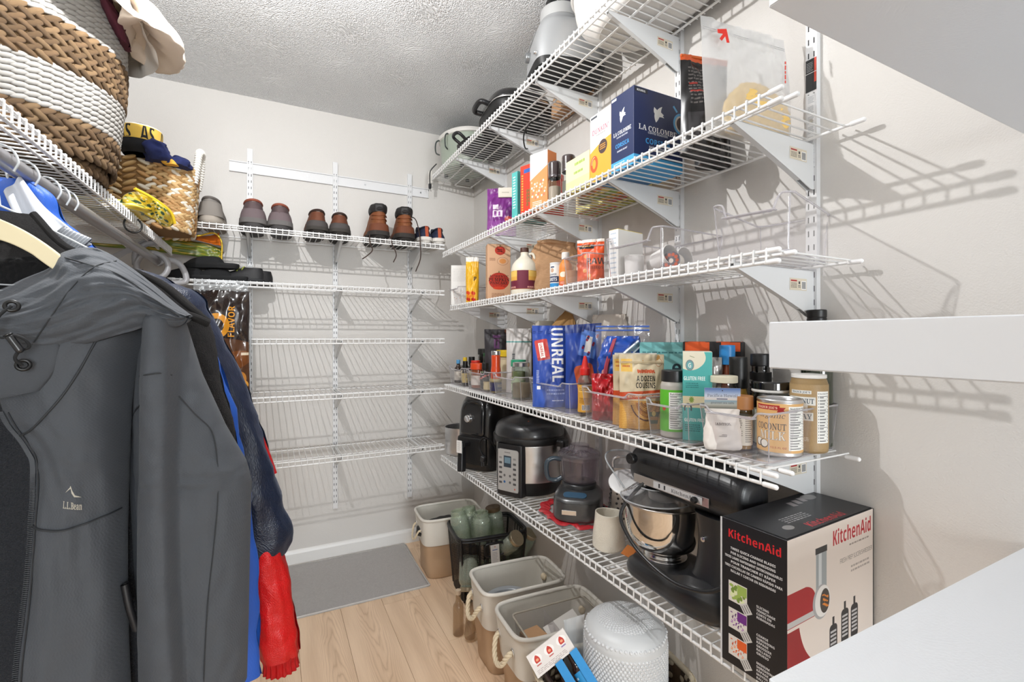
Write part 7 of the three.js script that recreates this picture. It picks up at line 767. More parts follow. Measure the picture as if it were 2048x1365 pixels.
  part('chute', sheet(16, 10, (u, v) => [lerp(-0.075, 0.02, u) - 0.0 * v, 0.02 + 0.07 * v + 0.012 * Math.sin(u * PI), -0.03 - 0.06 * v - 0.028 * Math.sin(u * PI)]), clearM, t); part('chute_edge', tube([[-0.06, 0.02, -0.03], [-0.077, 0.09, -0.09], [-0.03, 0.1, -0.118], [0.02, 0.092, -0.092], [0.02, 0.022, -0.03]], 0.0024, 8, 60), mat('#ccd0d4', 0.08, { transmission: 0.5, thickness: 0 }), t);
  const cap = part('white_cap', xf(lathe(prof([[0.001, 0.006], [0.03, 0.004], [0.052, 0], [0.054, -0.003], [0.05, -0.004], [0.001, -0.001]]), 48), [-0.02, 0.022, -0.062], [0.35, 0, 0.3]), mat('#e2e2e2', 0.3), t, 'white round cap');
  t = thing('wire_whisk', 'steel wire whip attachment lying in the mixer bowl under the head', 'whisk', [0.93, YE + 0.222, -0.93]); part('wires', Array.from({ length: 7 }, (_, i) => { const s = (i / 6 - 0.5); return tube([[-0.005, 0.03, 0.03], [-0.02 + s * 0.04, 0.03 + 0.02 * Math.cos(s * 3), -0.01], [-0.035 + s * 0.075, 0.008 + 0.016 * Math.cos(s * 3), -0.06], [-0.05 + s * 0.05, -0.004, -0.085]], 0.0011, 6, 30); }), chromeM, t).userData.kind = 'stuff'; part('whisk_knob', mv(new THREE.SphereGeometry(0.011, 18, 14), -0.002, 0.036, 0.036), satinM, t);
  // slicer carton
  t = thing('slicer_carton', 'black and white slicer attachment carton with red lettering at the near shelf end', 'box', [0.965, YE, -0.592], deg(3));
  const L = face(640, 1400, (x, w, h) => { x.fillStyle = '#17181c'; x.fillRect(0, 0, w, h); x.fillStyle = '#d9d9dc'; x.fillRect(0, 0, 10, h); write(x, [['KitchenAid', w * 0.52, 130, 112, '#d3222a', 'bold sans-serif', 'center', w * 0.82]]); const ln = ['THREE QUICK-CHANGE BLADES', 'FOR SLICING AND SHREDDING', 'TROIS LAMES RAPIDEMENT INTERCHANGEABLES', 'POUR TRANCHER ET RÂPER', 'TRES CUCHILLAS DE CAMBIO RÁPIDO PARA', 'RALLAR Y CORTAR EN REBANADAS']; ln.forEach((s, i) => write(x, [[s, w * 0.5, 270 + i * 44, 34, '#e6e6e6', 'bold sans-serif', 'center', i === 2 || i === 4 ? 560 : 440]])); const cols = [['#9db65a', '#dfe6b8', '#7a9440'], ['#6f2f86', '#a05ab4', '#4f1f62'], ['#e2622a', '#f0925a', '#c94a18']]; const wd = [['SLICING', 'TRANCHAGE', 'CORTE EN', 'REBANADAS'], ['COARSE', 'SHREDDING', 'RÂPAGE', 'GROSSIER', 'RALLADO', 'GRUESO'], ['MEDIUM', 'SHREDDING', 'RÂPAGE', 'MOYEN', 'RALLADO', 'MEDIO']]; cols.forEach((c, i) => { const y = 590 + i * 262; x.fillStyle = '#ddd8d2'; x.fillRect(80, y, 190, 195); for (let k = 0; k < 26; k++) { x.fillStyle = c[k % 3]; x.beginPath(); x.ellipse(110 + (k * 37) % 140, y + 40 + (k * 53) % 130, i ? 12 : 22, i ? 5 : 15, k, 0, 7); x.fill(); } x.fillStyle = c[0]; x.fillRect(170, y + 10, 96, 90); x.save(); x.translate(258, y + 205); x.rotate(-0.6); x.fillStyle = '#cfcdc9'; x.fillRect(-44, -50, 88, 100); x.strokeStyle = '#55555a'; x.lineWidth = 8; for (let k = 0; k < 3; k++) { x.beginPath(); x.moveTo(-26 + k * 26, -36); x.lineTo(-26 + k * 26, 36); x.stroke(); } x.restore(); wd[i].forEach((s, k) => write(x, [[s, 360, y + 120 + k * 34, 30, '#e2e2e2', 'bold sans-serif', 'left', 190]])); }); }, 0.4);
  const R = face(1024, 960, (x, w, h) => { x.fillStyle = '#ddd3cb'; x.fillRect(0, 0, w, h); x.fillStyle = '#18191c'; x.fillRect(w - 14, 0, 14, h); write(x, [['KitchenAid', w * 0.72, 100, 136, '#b3202a', 'bold sans-serif', 'center', 500], ['FRESH PREP SLICER/SHREDDER', w * 0.77, 270, 44, '#6a6460', 'normal sans-serif', 'center', 420]]); smallPrint(x, w * 0.68, 178, 300, 24, '#9a908a', 1); smallPrint(x, w * 0.7, 330, 280, 60, '#a39a94', 2);
    x.fillStyle = '#a31a22'; x.beginPath(); x.moveTo(0, 330); x.lineTo(190, 330); x.quadraticCurveTo(290, 350, 300, 440); x.lineTo(290, 540); x.lineTo(0, 540); x.fill(); x.fillStyle = '#bdbdbd'; x.fillRect(0, 500, 300, 36); x.fillStyle = '#8f161d'; x.beginPath(); x.moveTo(0, 560); x.lineTo(120, 560); x.quadraticCurveTo(160, 760, 330, 850); x.lineTo(350, 960); x.lineTo(0, 960); x.fill(); x.fillStyle = '#98a0a4'; x.fillRect(300, 130, 120, 300); x.fillStyle = '#c9cfd2'; x.fillRect(330, 140, 34, 290); x.fillStyle = '#2e3033'; x.fillRect(294, 118, 132, 40); x.fillStyle = '#a4a6a9'; x.beginPath(); x.ellipse(360, 470, 96, 110, 0, 0, 7); x.fill(); x.fillStyle = '#e4e3e1'; x.beginPath(); x.ellipse(376, 470, 86, 100, 0, 0, 7); x.fill(); x.fillStyle = '#3f3a36'; x.beginPath(); x.ellipse(400, 475, 54, 78, 0, 0, 7); x.fill(); x.fillStyle = '#d9822a'; for (let i = 0; i < 20; i++) x.fillRect(370 + (i * 23) % 60, 430 + (i * 41) % 90, 16, 9); for (const [a, b] of [[500, 700], [640, 640], [760, 640]]) { x.fillStyle = '#2b2b2d'; x.beginPath(); x.roundRect(a - 46, b - 40, 92, 230, 30); x.fill(); x.fillRect(a - 12, b - 90, 24, 60); x.fillStyle = '#b9b9bb'; for (let k = 0; k < 6; k++) x.fillRect(a - 34, b + k * 26, 68, 14); } x.fillStyle = '#d9822a'; x.beginPath(); x.ellipse(470, 940, 110, 60, 0, 0, 7); x.fill(); }, 0.45);
  const T = face(640, 320, (x, w, h) => { x.fillStyle = '#2b2c2f'; x.fillRect(0, 0, w, h); x.fillStyle = '#8f8d8c'; x.beginPath(); x.ellipse(110, 250, 30, 22, 0, 0, 7); x.fill(); x.beginPath(); x.ellipse(540, 60, 46, 34, 0, 0, 7); x.fill(); for (let i = 0; i < 3; i++) { x.save(); x.translate(380 + i * 50, 80 - i * 8); x.rotate(0.2); x.fillStyle = '#a59ea0'; x.fillRect(-16, -24, 32, 52); x.restore(); } write(x, [['KitchenAid', 330, 282, 62, '#c92530', 'bold sans-serif', 'center', 270]]); smallPrint(x, 150, 170, 200, 60, '#a9a9ab', 4); }, 0.35);
  const bx = carton(0.318, 0.283, 0.132, [P0('#1b1c1f'), L, T, P0('#1b1c1f'), R, P0('#17181b')]); bx.name = 'carton_body'; t.add(bx); part('top_flap', box(0.31, 0.0012, 0.125, 0, 0.2838, 0), [P0('#222'), P0('#222'), T, P0('#222'), P0('#222'), P0('#222')], t);
  part('edge_tape', box(0.0012, 0.283, 0.003, -0.1592, 0.1415, -0.0655), P0('#d6d6d8'), t);
}
// ---------- on the floor under the right shelves ----------
{
  const canvasM = mat('#e4dfd5', 0.85, { bumpMap: rep(fabricBump, 6), bumpScale: 0.0006 }), tanM = mat('#bd9d7d', 0.75, { bumpMap: rep(grainBump, 3), bumpScale: 0.0006 }), linerM = mat('#cfcabf', 0.85, { bumpMap: rep(fabricBump, 6), bumpScale: 0.0005, side: THREE.DoubleSide }), ropeM = mat('#ddcdb0', 0.85);
  const rope = (pts, r = 0.0095) => { const c = new THREE.CatmullRomCurve3(pts.map((p) => V(...p)), false, 'centripetal'), out = [], n = 70, L = c.getLength(); for (let k = 0; k < 3; k++) { const q = []; for (let i = 0; i <= n; i++) { const p = c.getPointAt(i / n), t = c.getTangentAt(i / n), a = i / n * L / 0.0065 * 0.9 + k * 2.09; const s = V(0, 1, 0).cross(t).normalize(), b = t.clone().cross(s); p.addScaledVector(s, Math.cos(a) * r * 0.48).addScaledVector(b, Math.sin(a) * r * 0.48); q.push(p); } out.push(new THREE.TubeGeometry(new THREE.CatmullRomCurve3(q), n * 2, r * 0.56, 7)); } return out; };
  function canvasBin(label, pos, turn, w, d, h, o = {}) {
    const t = thing('storage_bin', label, 'storage bin', pos, turn, 'canvas storage bins on the floor'); const e = 5.5, k0 = o.k ?? 0.9, split = o.split ?? 0.58;
    const W = (y) => w / 2 * lerp(k0, 1, y / h), D = (y) => d / 2 * lerp(k0, 1, y / h), row = (y) => [0, y, 0, W(y), D(y), e];
    const crease = (a, v, x, y, z) => { const s = o.sag ?? 0.5; return 0.004 * noise3(x * 8 + pos[2] * 5, y * 8, z * 8) - 0.012 * s * Math.exp(-(((y / h - 0.3) / 0.16) ** 2)) * Math.exp(-((Math.abs(x) / (w * 0.3)) ** 2) * 0.6); };
    part('lower_wall', loft([[0, 0.001, 0, W(0) * 0.97, D(0) * 0.97, e], row(0.012), row(h * 0.25), row(h * 0.45), row(h * split)], 120, 40, { bump: crease, open: true }), tanM, t, 'tan lower wall'); part('base', loft([[0, 0.001, 0, W(0) * 0.97, D(0) * 0.97, e], [0, 0.005, 0, W(0) * 0.97, D(0) * 0.97, e]], 64, 1), tanM, t);
    part('upper_wall', loft([row(h * split), row(h * 0.8), row(h)].map((r, i) => [r[0], r[1] - (i ? 0 : 0.004), r[2], r[3] + 0.0025, r[4] + 0.0025, e]), 120, 16, { bump: (a, v, x, y, z) => crease(a, v, x, y, z) * (1 - v) * 0.6, open: true }), canvasM, t);
    part('liner', loft([[0, 0.03, 0, W(0.03) - 0.02, D(0.03) - 0.02, e], row(h * 0.5), row(h)].map((r, i) => (i ? [r[0], r[1], r[2], r[3] - (i === 1 ? 0.016 : 0.005), r[4] - (i === 1 ? 0.016 : 0.005), e] : r)), 120, 40, { bump: (a, v, x, y, z) => -0.006 * Math.abs(noise3(x * 14, y * 4 + pos[2] * 9, z * 14)) * (1 - v), open: true }), linerM, t); part('liner_floor', loft([[0, 0.028, 0, W(0.03) - 0.006, D(0.03) - 0.006, e], [0, 0.03, 0, W(0.03) - 0.006, D(0.03) - 0.006, e]], 64, 1), linerM, t);
    const ring = []; for (let i = 0; i < 96; i++) { const a = i / 96 * PI * 2, c = Math.cos(a), s = Math.sin(a), q = 2 / e; ring.push([Math.sign(c) * Math.abs(c) ** q * W(h), h, Math.sign(s) * Math.abs(s) ** q * D(h)]); } part('rim', tube(ring, 0.0072, 8, 300, true), canvasM, t);
    for (const s of [-1, 1]) { const x = s * (W(h * 0.8) + 0.006), y = h * 0.8; const hd = part('rope_handle', rope([[s * (W(h * 0.8) - 0.012), y, -0.055], [x + s * 0.006, y - 0.005, -0.052], [x + s * 0.022, y - 0.045, -0.03], [x + s * 0.026, y - 0.058, 0], [x + s * 0.022, y - 0.045, 0.03], [x + s * 0.006, y - 0.005, 0.052], [s * (W(h * 0.8) - 0.012), y, 0.055]], o.rope ?? 0.0085), ropeM, t);
      for (const z of [-0.055, 0.055]) { part('knot', mv(new THREE.SphereGeometry(0.014, 14, 10).scale(0.8, 1, 1), s * (W(h * 0.8) - 0.02), y, z), ropeM, hd); part('eyelet', xf(new THREE.TorusGeometry(0.011, 0.002, 8, 24), [s * (W(h * 0.8) + 0.004), y, z], [0, PI / 2, 0]), brushM, hd); } }
    return t;
  }
  canvasBin('cream and tan canvas bin in the far corner, holding black things', [0.825, 0, -2.352], -0.06, 0.325, 0.235, 0.3, { k: 0.82, rope: 0.005 });
  canvasBin('cream and tan canvas bin with a grey round pan inside, middle of the three', [0.833, 0, -1.592], -0.08, 0.33, 0.215, 0.3, { k: 0.84 });
  canvasBin('cream and tan canvas bin holding a clear plastic box, nearest of the three', [0.828, 0, -1.328], -0.06, 0.345, 0.225, 0.3, { k: 0.84 });
  { const t = thing('folded_umbrella', 'black folded fabric bundle lying in the far canvas bin', 'bundle', [0.80, 0.2, -2.35]); part('fold', [loft([[-0.05, 0, 0, 0.09, 0.05, 2.4], [-0.04, 0.04, 0, 0.1, 0.055, 2.4], [0.0, 0.065, 0, 0.05, 0.03, 2]], 40, 16, { bump: (a, v, x, y, z) => 0.008 * noise3(x * 20, y * 20, z * 20) }), xf(loft([[0, 0, 0, 0.02, 0.02, 2], [0, 0.06, 0, 0.018, 0.018, 2], [0, 0.09, 0, 0.006, 0.006, 2]], 20, 10), [0.05, 0.03, 0.01], [0.3, 0, -0.7])], matteBlackM, t); part('stuffing', loft([[0, -0.17, 0, 0.11, 0.08, 3], [0, 0.0, 0, 0.12, 0.085, 3]], 32, 4), mat('#3a3a3c', 0.8), t); }
  { const t = thing('ring_pan', 'light grey round cake pan lying in the middle canvas bin', 'pan', [0.79, 0.16, -1.575]); t.rotation.set(0.1, 0, 0.06); part('pan_wall', lathe(prof([[0.001, 0.004], [0.075, 0.004], [0.08, 0.01], [0.088, 0.045], [0.102, 0.05], [0.104, 0.054], [0.098, 0.056], [0.084, 0.052], [0.076, 0.014], [0.001, 0.01]]), 64), mat('#a9adb2', 0.3, { metalness: 0.3 }), t); const b = thing('cloth_filling', 'folded cream cloth under the grey pan in the middle canvas bin', 'cloth', [0.83, 0.032, -1.592]); part('fold', loft([[0, 0, 0, 0.13, 0.08, 4], [0, 0.06, 0, 0.135, 0.083, 4], [0, 0.118, 0, 0.125, 0.075, 4]], 60, 16, { bump: (a, v, x, y, z) => 0.006 * noise3(x * 14, y * 10, z * 14) }), linerM, b); }
  { const t = thing('clear_box', 'clear plastic organiser with a few papers inside the nearest canvas bin', 'organiser', [0.835, 0.19, -1.298], -0.1); t.rotation.z = 0.03; const w = 0.27, d = 0.15, h = 0.105; part('wall', loft([[0, 0, 0, w / 2 * 0.94, d / 2 * 0.94, 8], [0, h, 0, w / 2, d / 2, 8]], 80, 6, { open: true }), clearM, t); part('base', box(w * 0.92, 0.002, d * 0.92, 0, 0.001, 0), clearM, t); const rg = rrect(w, d, 0.015).getSpacedPoints(60); part('rim', tube(rg.slice(0, 60).map((p) => [p.x, h, p.y]), 0.0034, 8, 200, true), mat('#ccc4b6', 0.15, { transmission: 0.4, thickness: 0 }), t); part('divider', box(0.002, h * 0.9, d * 0.93, -0.02, h * 0.46, 0), clearM, t);
    const f = thing('photo_card', 'small dark photograph card in the clear organiser', 'card', [0.80, 0.205, -1.285], -0.4); f.rotation.x = 0.4; part('card_face', box(0.11, 0.05, 0.002, 0, 0.025, 0), face(256, 128, (x, w2, h2) => { x.fillStyle = '#6b5f6d'; x.fillRect(0, 0, w2, h2); for (let i = 0; i < 60; i++) { x.fillStyle = ['#3a3440', '#9a8fa0', '#c9a98a', '#2a2630', '#b06a5a'][i % 5]; x.beginPath(); x.arc((i * 71) % w2, (i * 43) % h2, 4 + i % 14, 0, 7); x.fill(); } }), f);
    const g = thing('paper_sheet', 'folded white paper in the clear organiser', 'paper', [0.87, 0.205, -1.31], 0.2); part('fold', [xf(box(0.13, 0.0012, 0.09, 0, 0, 0), [0, 0.03, 0], [0.5, 0, 0.2])], mat('#dad6d0', 0.7), g); const k = thing('tan_box', 'small tan carton in the clear organiser', 'box', [0.755, 0.2, -1.31], 0.1); const m = carton(0.07, 0.05, 0.09, Array(6).fill(kraftM)); m.name = 'carton_body'; k.add(m); part('top_flap', box(0.068, 0.001, 0.044, 0, 0.0506, 0.022), kraftM, k);
    const c = thing('cloth_filling', 'folded cream cloth under the clear organiser in the nearest canvas bin', 'cloth', [0.828, 0.032, -1.328]); part('fold', loft([[0, 0, 0, 0.135, 0.085, 4], [0, 0.07, 0, 0.14, 0.088, 4], [0, 0.145, 0, 0.13, 0.08, 4]], 60, 16, { bump: (a, v, x, y, z) => 0.006 * noise3(x * 14, y * 10, z * 14) }), linerM, c); }
  // black mesh basket with jars
  const bw = 0.335, bd = 0.255, bh = 0.295, bp = [0.922, 0, -2.085];
  { const t = thing('mesh_basket', 'black mesh basket full of empty glass jars on the floor', 'basket', bp, -0.1); const e = 7, W = (y) => bw / 2 * lerp(0.86, 1, y / bh), D = (y) => bd / 2 * lerp(0.86, 1, y / bh);
    const holes = canvasTex(256, 256, (x, w, h) => { x.clearRect(0, 0, w, h); x.fillStyle = '#fff'; for (let i = 0; i < 32; i++) { x.fillRect(i * 8, 0, 3, h); x.fillRect(0, i * 8, w, 3); } });
    const g = loft([[0, 0.004, 0, W(0), D(0), e], [0, bh, 0, W(bh), D(bh), e]], 96, 12, { open: true }); uvScale(g, 5.5, 1.4);
    part('mesh_wall', g, new THREE.MeshPhysicalMaterial({ map: holes, color: new THREE.Color('#151617'), transparent: true, roughness: 0.5, side: THREE.DoubleSide }), t); part('base', loft([[0, 0.002, 0, W(0), D(0), e], [0, 0.006, 0, W(0), D(0), e]], 48, 1), matteBlackM, t);
    const ring = (y, k = 0) => { const r = []; for (let i = 0; i < 80; i++) { const a = i / 80 * PI * 2, c = Math.cos(a), s = Math.sin(a), q = 2 / e; r.push([Math.sign(c) * Math.abs(c) ** q * (W(y) + k), y, Math.sign(s) * Math.abs(s) ** q * (D(y) + k)]); } return r; };
    part('rim', [tube(ring(bh), 0.0075, 8, 260, true), tube(ring(bh - 0.012), 0.006, 8, 260, true)], satinM, t); for (const sx of [-1, 1]) for (const sz of [-1, 1]) part('corner_post', rod([sx * (W(0) - 0.008), 0.004, sz * (D(0) - 0.008)], [sx * (W(bh) - 0.009), bh, sz * (D(bh) - 0.009)], 0.005, 8), satinM, t);
    part('handle_frame', tube([[-0.045, 0.215, 0.122], [-0.038, 0.205, 0.123], [0.038, 0.205, 0.123], [0.045, 0.215, 0.1235], [0.045, 0.25, 0.126], [0.038, 0.26, 0.127], [-0.038, 0.26, 0.127], [-0.045, 0.25, 0.126]], 0.0055, 8, 120, true), satinM, t);
    part('paper_tag', xf(box(0.042, 0.095, 0.001, 0, 0, 0), [0.0, 0.21, 0.133], [-0.05, 0, 0.04]), face(96, 224, (x, w, h) => { x.fillStyle = '#e3e0dc'; x.fillRect(0, 0, w, h); x.fillStyle = '#7d86b0'; x.fillRect(20, 50, 56, 10); x.fillStyle = '#c96a5a'; x.fillRect(42, 18, 14, 8); smallPrint(x, 16, 80, 64, 110, '#b3b0b4', 7); }), t, 'white paper tag'); }
  { let first; const jars = [], spots = [[-0.115, 0.265, 0.065, 2.7, 0.2, 'resting upside down at the front left corner of the mesh basket'], [-0.02, 0.28, 0.0, -0.1, 0.1, 'standing upright in the middle of the heap in the mesh basket'], [-0.105, 0.285, -0.045, 0.15, -0.3, 'standing at the left rear of the heap in the mesh basket'], [0.04, 0.25, 0.06, 0.8, 0.3, 'tipped towards the aisle, silver lid showing, in the mesh basket'], [0.08, 0.27, -0.05, -0.2, -0.2, 'with a brown lid at the rear right of the heap'], [-0.04, 0.275, -0.085, 0, 0.2, 'farthest back on the heap in the mesh basket'], [0.13, 0.2, 0.05, 0.3, -0.4, 'lying low at the right rim of the mesh basket'], [-0.075, 0.07, 0.06, 0, 0, 'at the bottom left seen through the mesh'], [0.0, 0.07, 0.07, 0, 0, 'at the bottom middle seen through the mesh'], [0.08, 0.07, 0.07, 0, 0, 'at the bottom right seen through the mesh']];
    spots.forEach(([x, y, z, rx, rz, s], i) => { const label = `greenish glass jar ${s}`, p = [bp[0] + x, y - 0.06, bp[2] + z]; let t;
      if (!i) { t = first = thing('glass_jar', label, 'jar', p, 0, 'empty glass jars in the mesh basket'); part('glass_body', lathe(prof([[0.001, 0.001], [0.032, 0.001], [0.036, 0.006], [0.036, 0.08], [0.033, 0.095], [0.028, 0.102], [0.028, 0.118], [0.0295, 0.12], [0.026, 0.121], [0.026, 0.102], [0.0315, 0.094], [0.034, 0.08], [0.034, 0.008], [0.001, 0.004]]), 40), glassGreenM, t); part('thread', [0.106, 0.112].map((q) => mv(new THREE.TorusGeometry(0.0285, 0.0012, 6, 36).rotateX(PI / 2), 0, q, 0)), glassGreenM, t); }
      else t = copy(first, label, p); t.rotation.set(rx, i, rz); if (i < 7) t.scale.setScalar(1.22);
      jars.push(t); });
    jars.forEach((t, i) => { if (i === 3 || i === 6 || i === 0) part('lid', lathe(prof([[0.0295, 0.108], [0.0305, 0.109], [0.0305, 0.109], [0.0305, 0.121], [0.028, 0.123], [0.001, 0.1225]]), 36), mat('#b9ad94', 0.3, { metalness: 0.8 }), t); if (i === 4) part('lid', lathe(prof([[0.0295, 0.108], [0.031, 0.109], [0.031, 0.109], [0.031, 0.122], [0.028, 0.124], [0.001, 0.1235]]), 36), mat('#5f4c36', 0.35, { metalness: 0.4 }), t); }); }
  // slim bottles between the basket and the bin
  { const bt = (lab, p, rx, rz) => { const t = thing('slim_bottle', lab, 'bottle', p); t.rotation.set(rx, 0, rz); part('glass_body', lathe(prof([[0.001, 0.001], [0.02, 0.001], [0.022, 0.006], [0.022, 0.11], [0.011, 0.14], [0.01, 0.165]]), 28), mat('#ded2c2', 0.05, { transmission: 0.95, thickness: 0, side: THREE.DoubleSide }), t); part('stopper', lathe(prof([[0.009, 0.16], [0.0115, 0.166], [0.0115, 0.18], [0.001, 0.182]]), 20), mat('#cdb9a0', 0.7), t); return t; };
    bt('slim clear bottle standing on the floor left of the middle canvas bin', [0.672, 0.002, -1.80], 0, 0); bt('second slim bottle leaning against the middle canvas bin', [0.70, 0.012, -1.745], 0.1, -0.05); }
  // woven basket with bubble wrap roll and card pack
  { const t = thing('woven_basket', 'brown and cream woven basket on the floor, holding the bubble wrap roll', 'basket', [0.845, 0, -1.04], -0.12); const e = 5, w = 0.40, d = 0.265, h = 0.27, W = (y) => w / 2 * lerp(0.86, 1, y / h), D = (y) => d / 2 * lerp(0.86, 1, y / h);
    part('wall', loft([[0, 0.003, 0, W(0), D(0), e], [0, h, 0, W(h), D(h), e]], 80, 6, { open: true }), mat('#6b5540', 0.9), t); part('base', loft([[0, 0.002, 0, W(0), D(0), e], [0, 0.006, 0, W(0), D(0), e]], 48, 1), mat('#6b5540', 0.9), t);
    const A = [], B = []; for (let i = 0; i < 15; i++) { const y = 0.01 + i * 0.0175; plait(W(y) + 0.001, D(y) + 0.001, y, 0.017, 66, 0.0055, i % 2 ? 0.5 : -0.5, false, e).forEach((g, k) => ((k + i) % 2 ? A : B).push(g)); } part('woven_strands', A, mat('#4f4034', 0.8), t).userData.kind = 'stuff'; part('woven_strands', B, mat('#cdbfa6', 0.8), t).userData.kind = 'stuff';
    const ring = []; for (let i = 0; i < 90; i++) { const a = i / 90 * PI * 2, c = Math.cos(a), s = Math.sin(a), q = 2 / e; ring.push([Math.sign(c) * Math.abs(c) ** q * (W(h) + 0.002), h, Math.sign(s) * Math.abs(s) ** q * (D(h) + 0.002)]); } part('rim', tube(ring, 0.0085, 8, 280, true), mat('#d6c9b0', 0.75), t, 'cream rim'); const wr = []; for (let i = 0; i < 180; i++) { const p = ring[Math.floor(i / 2)]; wr.push(mv(new THREE.SphereGeometry(0.0052, 6, 5).scale(0.7, 1.7, 1), p[0] * 1.012, p[1], p[2] * 1.02)); } part('rim_wrap', wr, mat('#c9b896', 0.8), t).userData.kind = 'stuff'; }
  { const t = thing('bubble_wrap_roll', 'large standing roll of clear bubble wrap in the woven basket', 'bubble wrap', [0.885, 0.012, -1.035]); const R = 0.112, H = 0.415;
    part('film_roll', lathe(prof([[0.02, 0.002], [R, 0.002], [R + 0.002, 0.01], [R + 0.002, H - 0.05], [R - 0.012, H - 0.018], [R - 0.05, H - 0.003], [0.04, H], [0.02, H - 0.012]]), 72), mat('#e3e6e8', 0.4, { transmission: 0.15, thickness: 0 }), t);
    const bub = new THREE.SphereGeometry(0.0046, 8, 5, 0, PI * 2, 0, PI / 2), nR = 66, rows = 44, inst = new THREE.InstancedMesh(bub, mat('#f0f2f4', 0.14, { transmission: 0.3, thickness: 0, clearcoat: 0.6 }), nR * rows + 900); let k = 0; const M4 = new THREE.Matrix4(), UPV = V(0, 1, 0);
    for (let r = 0; r < rows; r++) for (let i = 0; i < nR; i++) { const a = (i + (r % 2) * 0.5) / nR * PI * 2, y = 0.012 + r * (H - 0.065) / rows, n = V(Math.cos(a), 0, Math.sin(a)); M4.compose(V(n.x * (R + 0.0015), y, n.z * (R + 0.0015)), new THREE.Quaternion().setFromUnitVectors(UPV, n), V(1, 0.75, 1)); inst.setMatrixAt(k++, M4); }
    for (let i = 0; i < 900; i++) { const r = R * Math.sqrt((i + 0.5) / 900), a = i * 2.399, y = H + 0.001 - 0.036 * sm((r - 0.045) / (R - 0.045)) ** 1.6, n = V(Math.cos(a) * 0.9 * sm((r - 0.04) / 0.08), 1, Math.sin(a) * 0.9 * sm((r - 0.04) / 0.08)).normalize(); M4.compose(V(Math.cos(a) * r, y, Math.sin(a) * r), new THREE.Quaternion().setFromUnitVectors(UPV, n), V(1.1, 0.9, 1.1)); inst.setMatrixAt(k++, M4); }
    inst.name = 'bubbles'; inst.userData.kind = 'stuff'; shadow(inst); t.add(inst);
    const fl = part('loose_end', sheet(20, 16, (u, v) => [-0.085 - 0.05 * u + 0.004 * noise2(u * 4, v * 3), 0.16 + v * 0.24 - 0.02 * u, -0.075 - 0.03 * u]), mat('#dfe2e4', 0.2, { transmission: 0.5, thickness: 0, side: THREE.DoubleSide }), t); }
  { const t = thing('hot_sauce_pack', 'gift pack of dark sauce bottles with a white card showing three red pictures', 'gift pack', [0.724, 0.235, -1.01]); t.rotation.set(-0.6, -0.56, 0.62, 'YXZ'); t.scale.setScalar(0.68);
    const c2 = face(512, 320, (x, w, h) => { x.fillStyle = '#e2dbd6'; x.fillRect(0, 0, w, h); for (let i = 0; i < 3; i++) { const cx = 90 + i * 166; x.fillStyle = '#f0ece8'; x.beginPath(); x.arc(cx, 110, 62, 0, 7); x.fill(); x.fillStyle = '#c23a2e'; x.beginPath(); x.moveTo(cx, 54); x.quadraticCurveTo(cx + 46, 100, cx + 26, 160); x.lineTo(cx - 26, 160); x.quadraticCurveTo(cx - 46, 100, cx, 54); x.fill(); x.fillStyle = '#e8a07a'; x.beginPath(); x.arc(cx, 122, 18, 0, 7); x.fill(); smallPrint(x, cx - 34, 180, 68, 36, i === 2 ? '#6f4a9c' : '#b3302a', 1); } smallPrint(x, 30, 240, 450, 60, '#b9aaa6', 3); }, 0.5);
    part('header_card', box(0.185, 0.085, 0.004, 0, 0.215, 0.004, 0.001), [P0('#ddd6d0'), P0('#ddd6d0'), P0('#e2dcd6'), P0('#ddd'), c2, P0('#d0c8c0')], t); part('top_ledge', box(0.185, 0.003, 0.05, 0, 0.258, -0.022), P0('#e2dcd6'), t);
    for (let i = 0; i < 3; i++) part('bottle', mv(lathe(prof([[0.001, 0], [0.022, 0], [0.024, 0.006], [0.024, 0.11], [0.012, 0.14], [0.011, 0.18]]), 24), -0.06 + i * 0.06, 0, -0.02), mat('#2a1712', 0.15, { clearcoat: 0.7 }), t);
    for (let i = 0; i < 3; i++) part('bottle_label', mv(lathe([[0.0245, 0.03], [0.0245, 0.105]], 24), -0.06 + i * 0.06, 0, -0.02), face(256, 128, (x, w, h) => { x.fillStyle = i ? '#2d8fc9' : '#26221f'; x.fillRect(0, 0, w, h); for (let k = 0; k < 2; k++) { smallPrint(x, 16 + k * 128, 26, 96, 30, i ? '#cfe4f2' : '#c9a84a', 1); smallPrint(x, 20 + k * 128, 70, 90, 40, i ? '#a6cfe8' : '#8a7a4a', 3); } }), t);
    for (const x of [-0.01, 0.062]) part('side_strip', xf(box(0.034, 0.17, 0.003, 0, 0, 0), [x + 0.02, 0.09, 0.012], [0, 0, 0.02]), mat('#2f8fcf', 0.45), t, 'bright blue strip'); part('bottom_tray', box(0.185, 0.06, 0.055, 0, 0.028, -0.018, 0.002), P0('#d8cfc8'), t);
    const p = thing('brown_packet', 'brown packet tucked between the gift pack and the bubble wrap', 'packet', [0.79, 0.1, -1.13], deg(-25)); pouch(p, 0.1, 0.16, 0.04, mat('#7a4a30', 0.6), mat('#6a4028', 0.6), { seed: 91 }); }
}
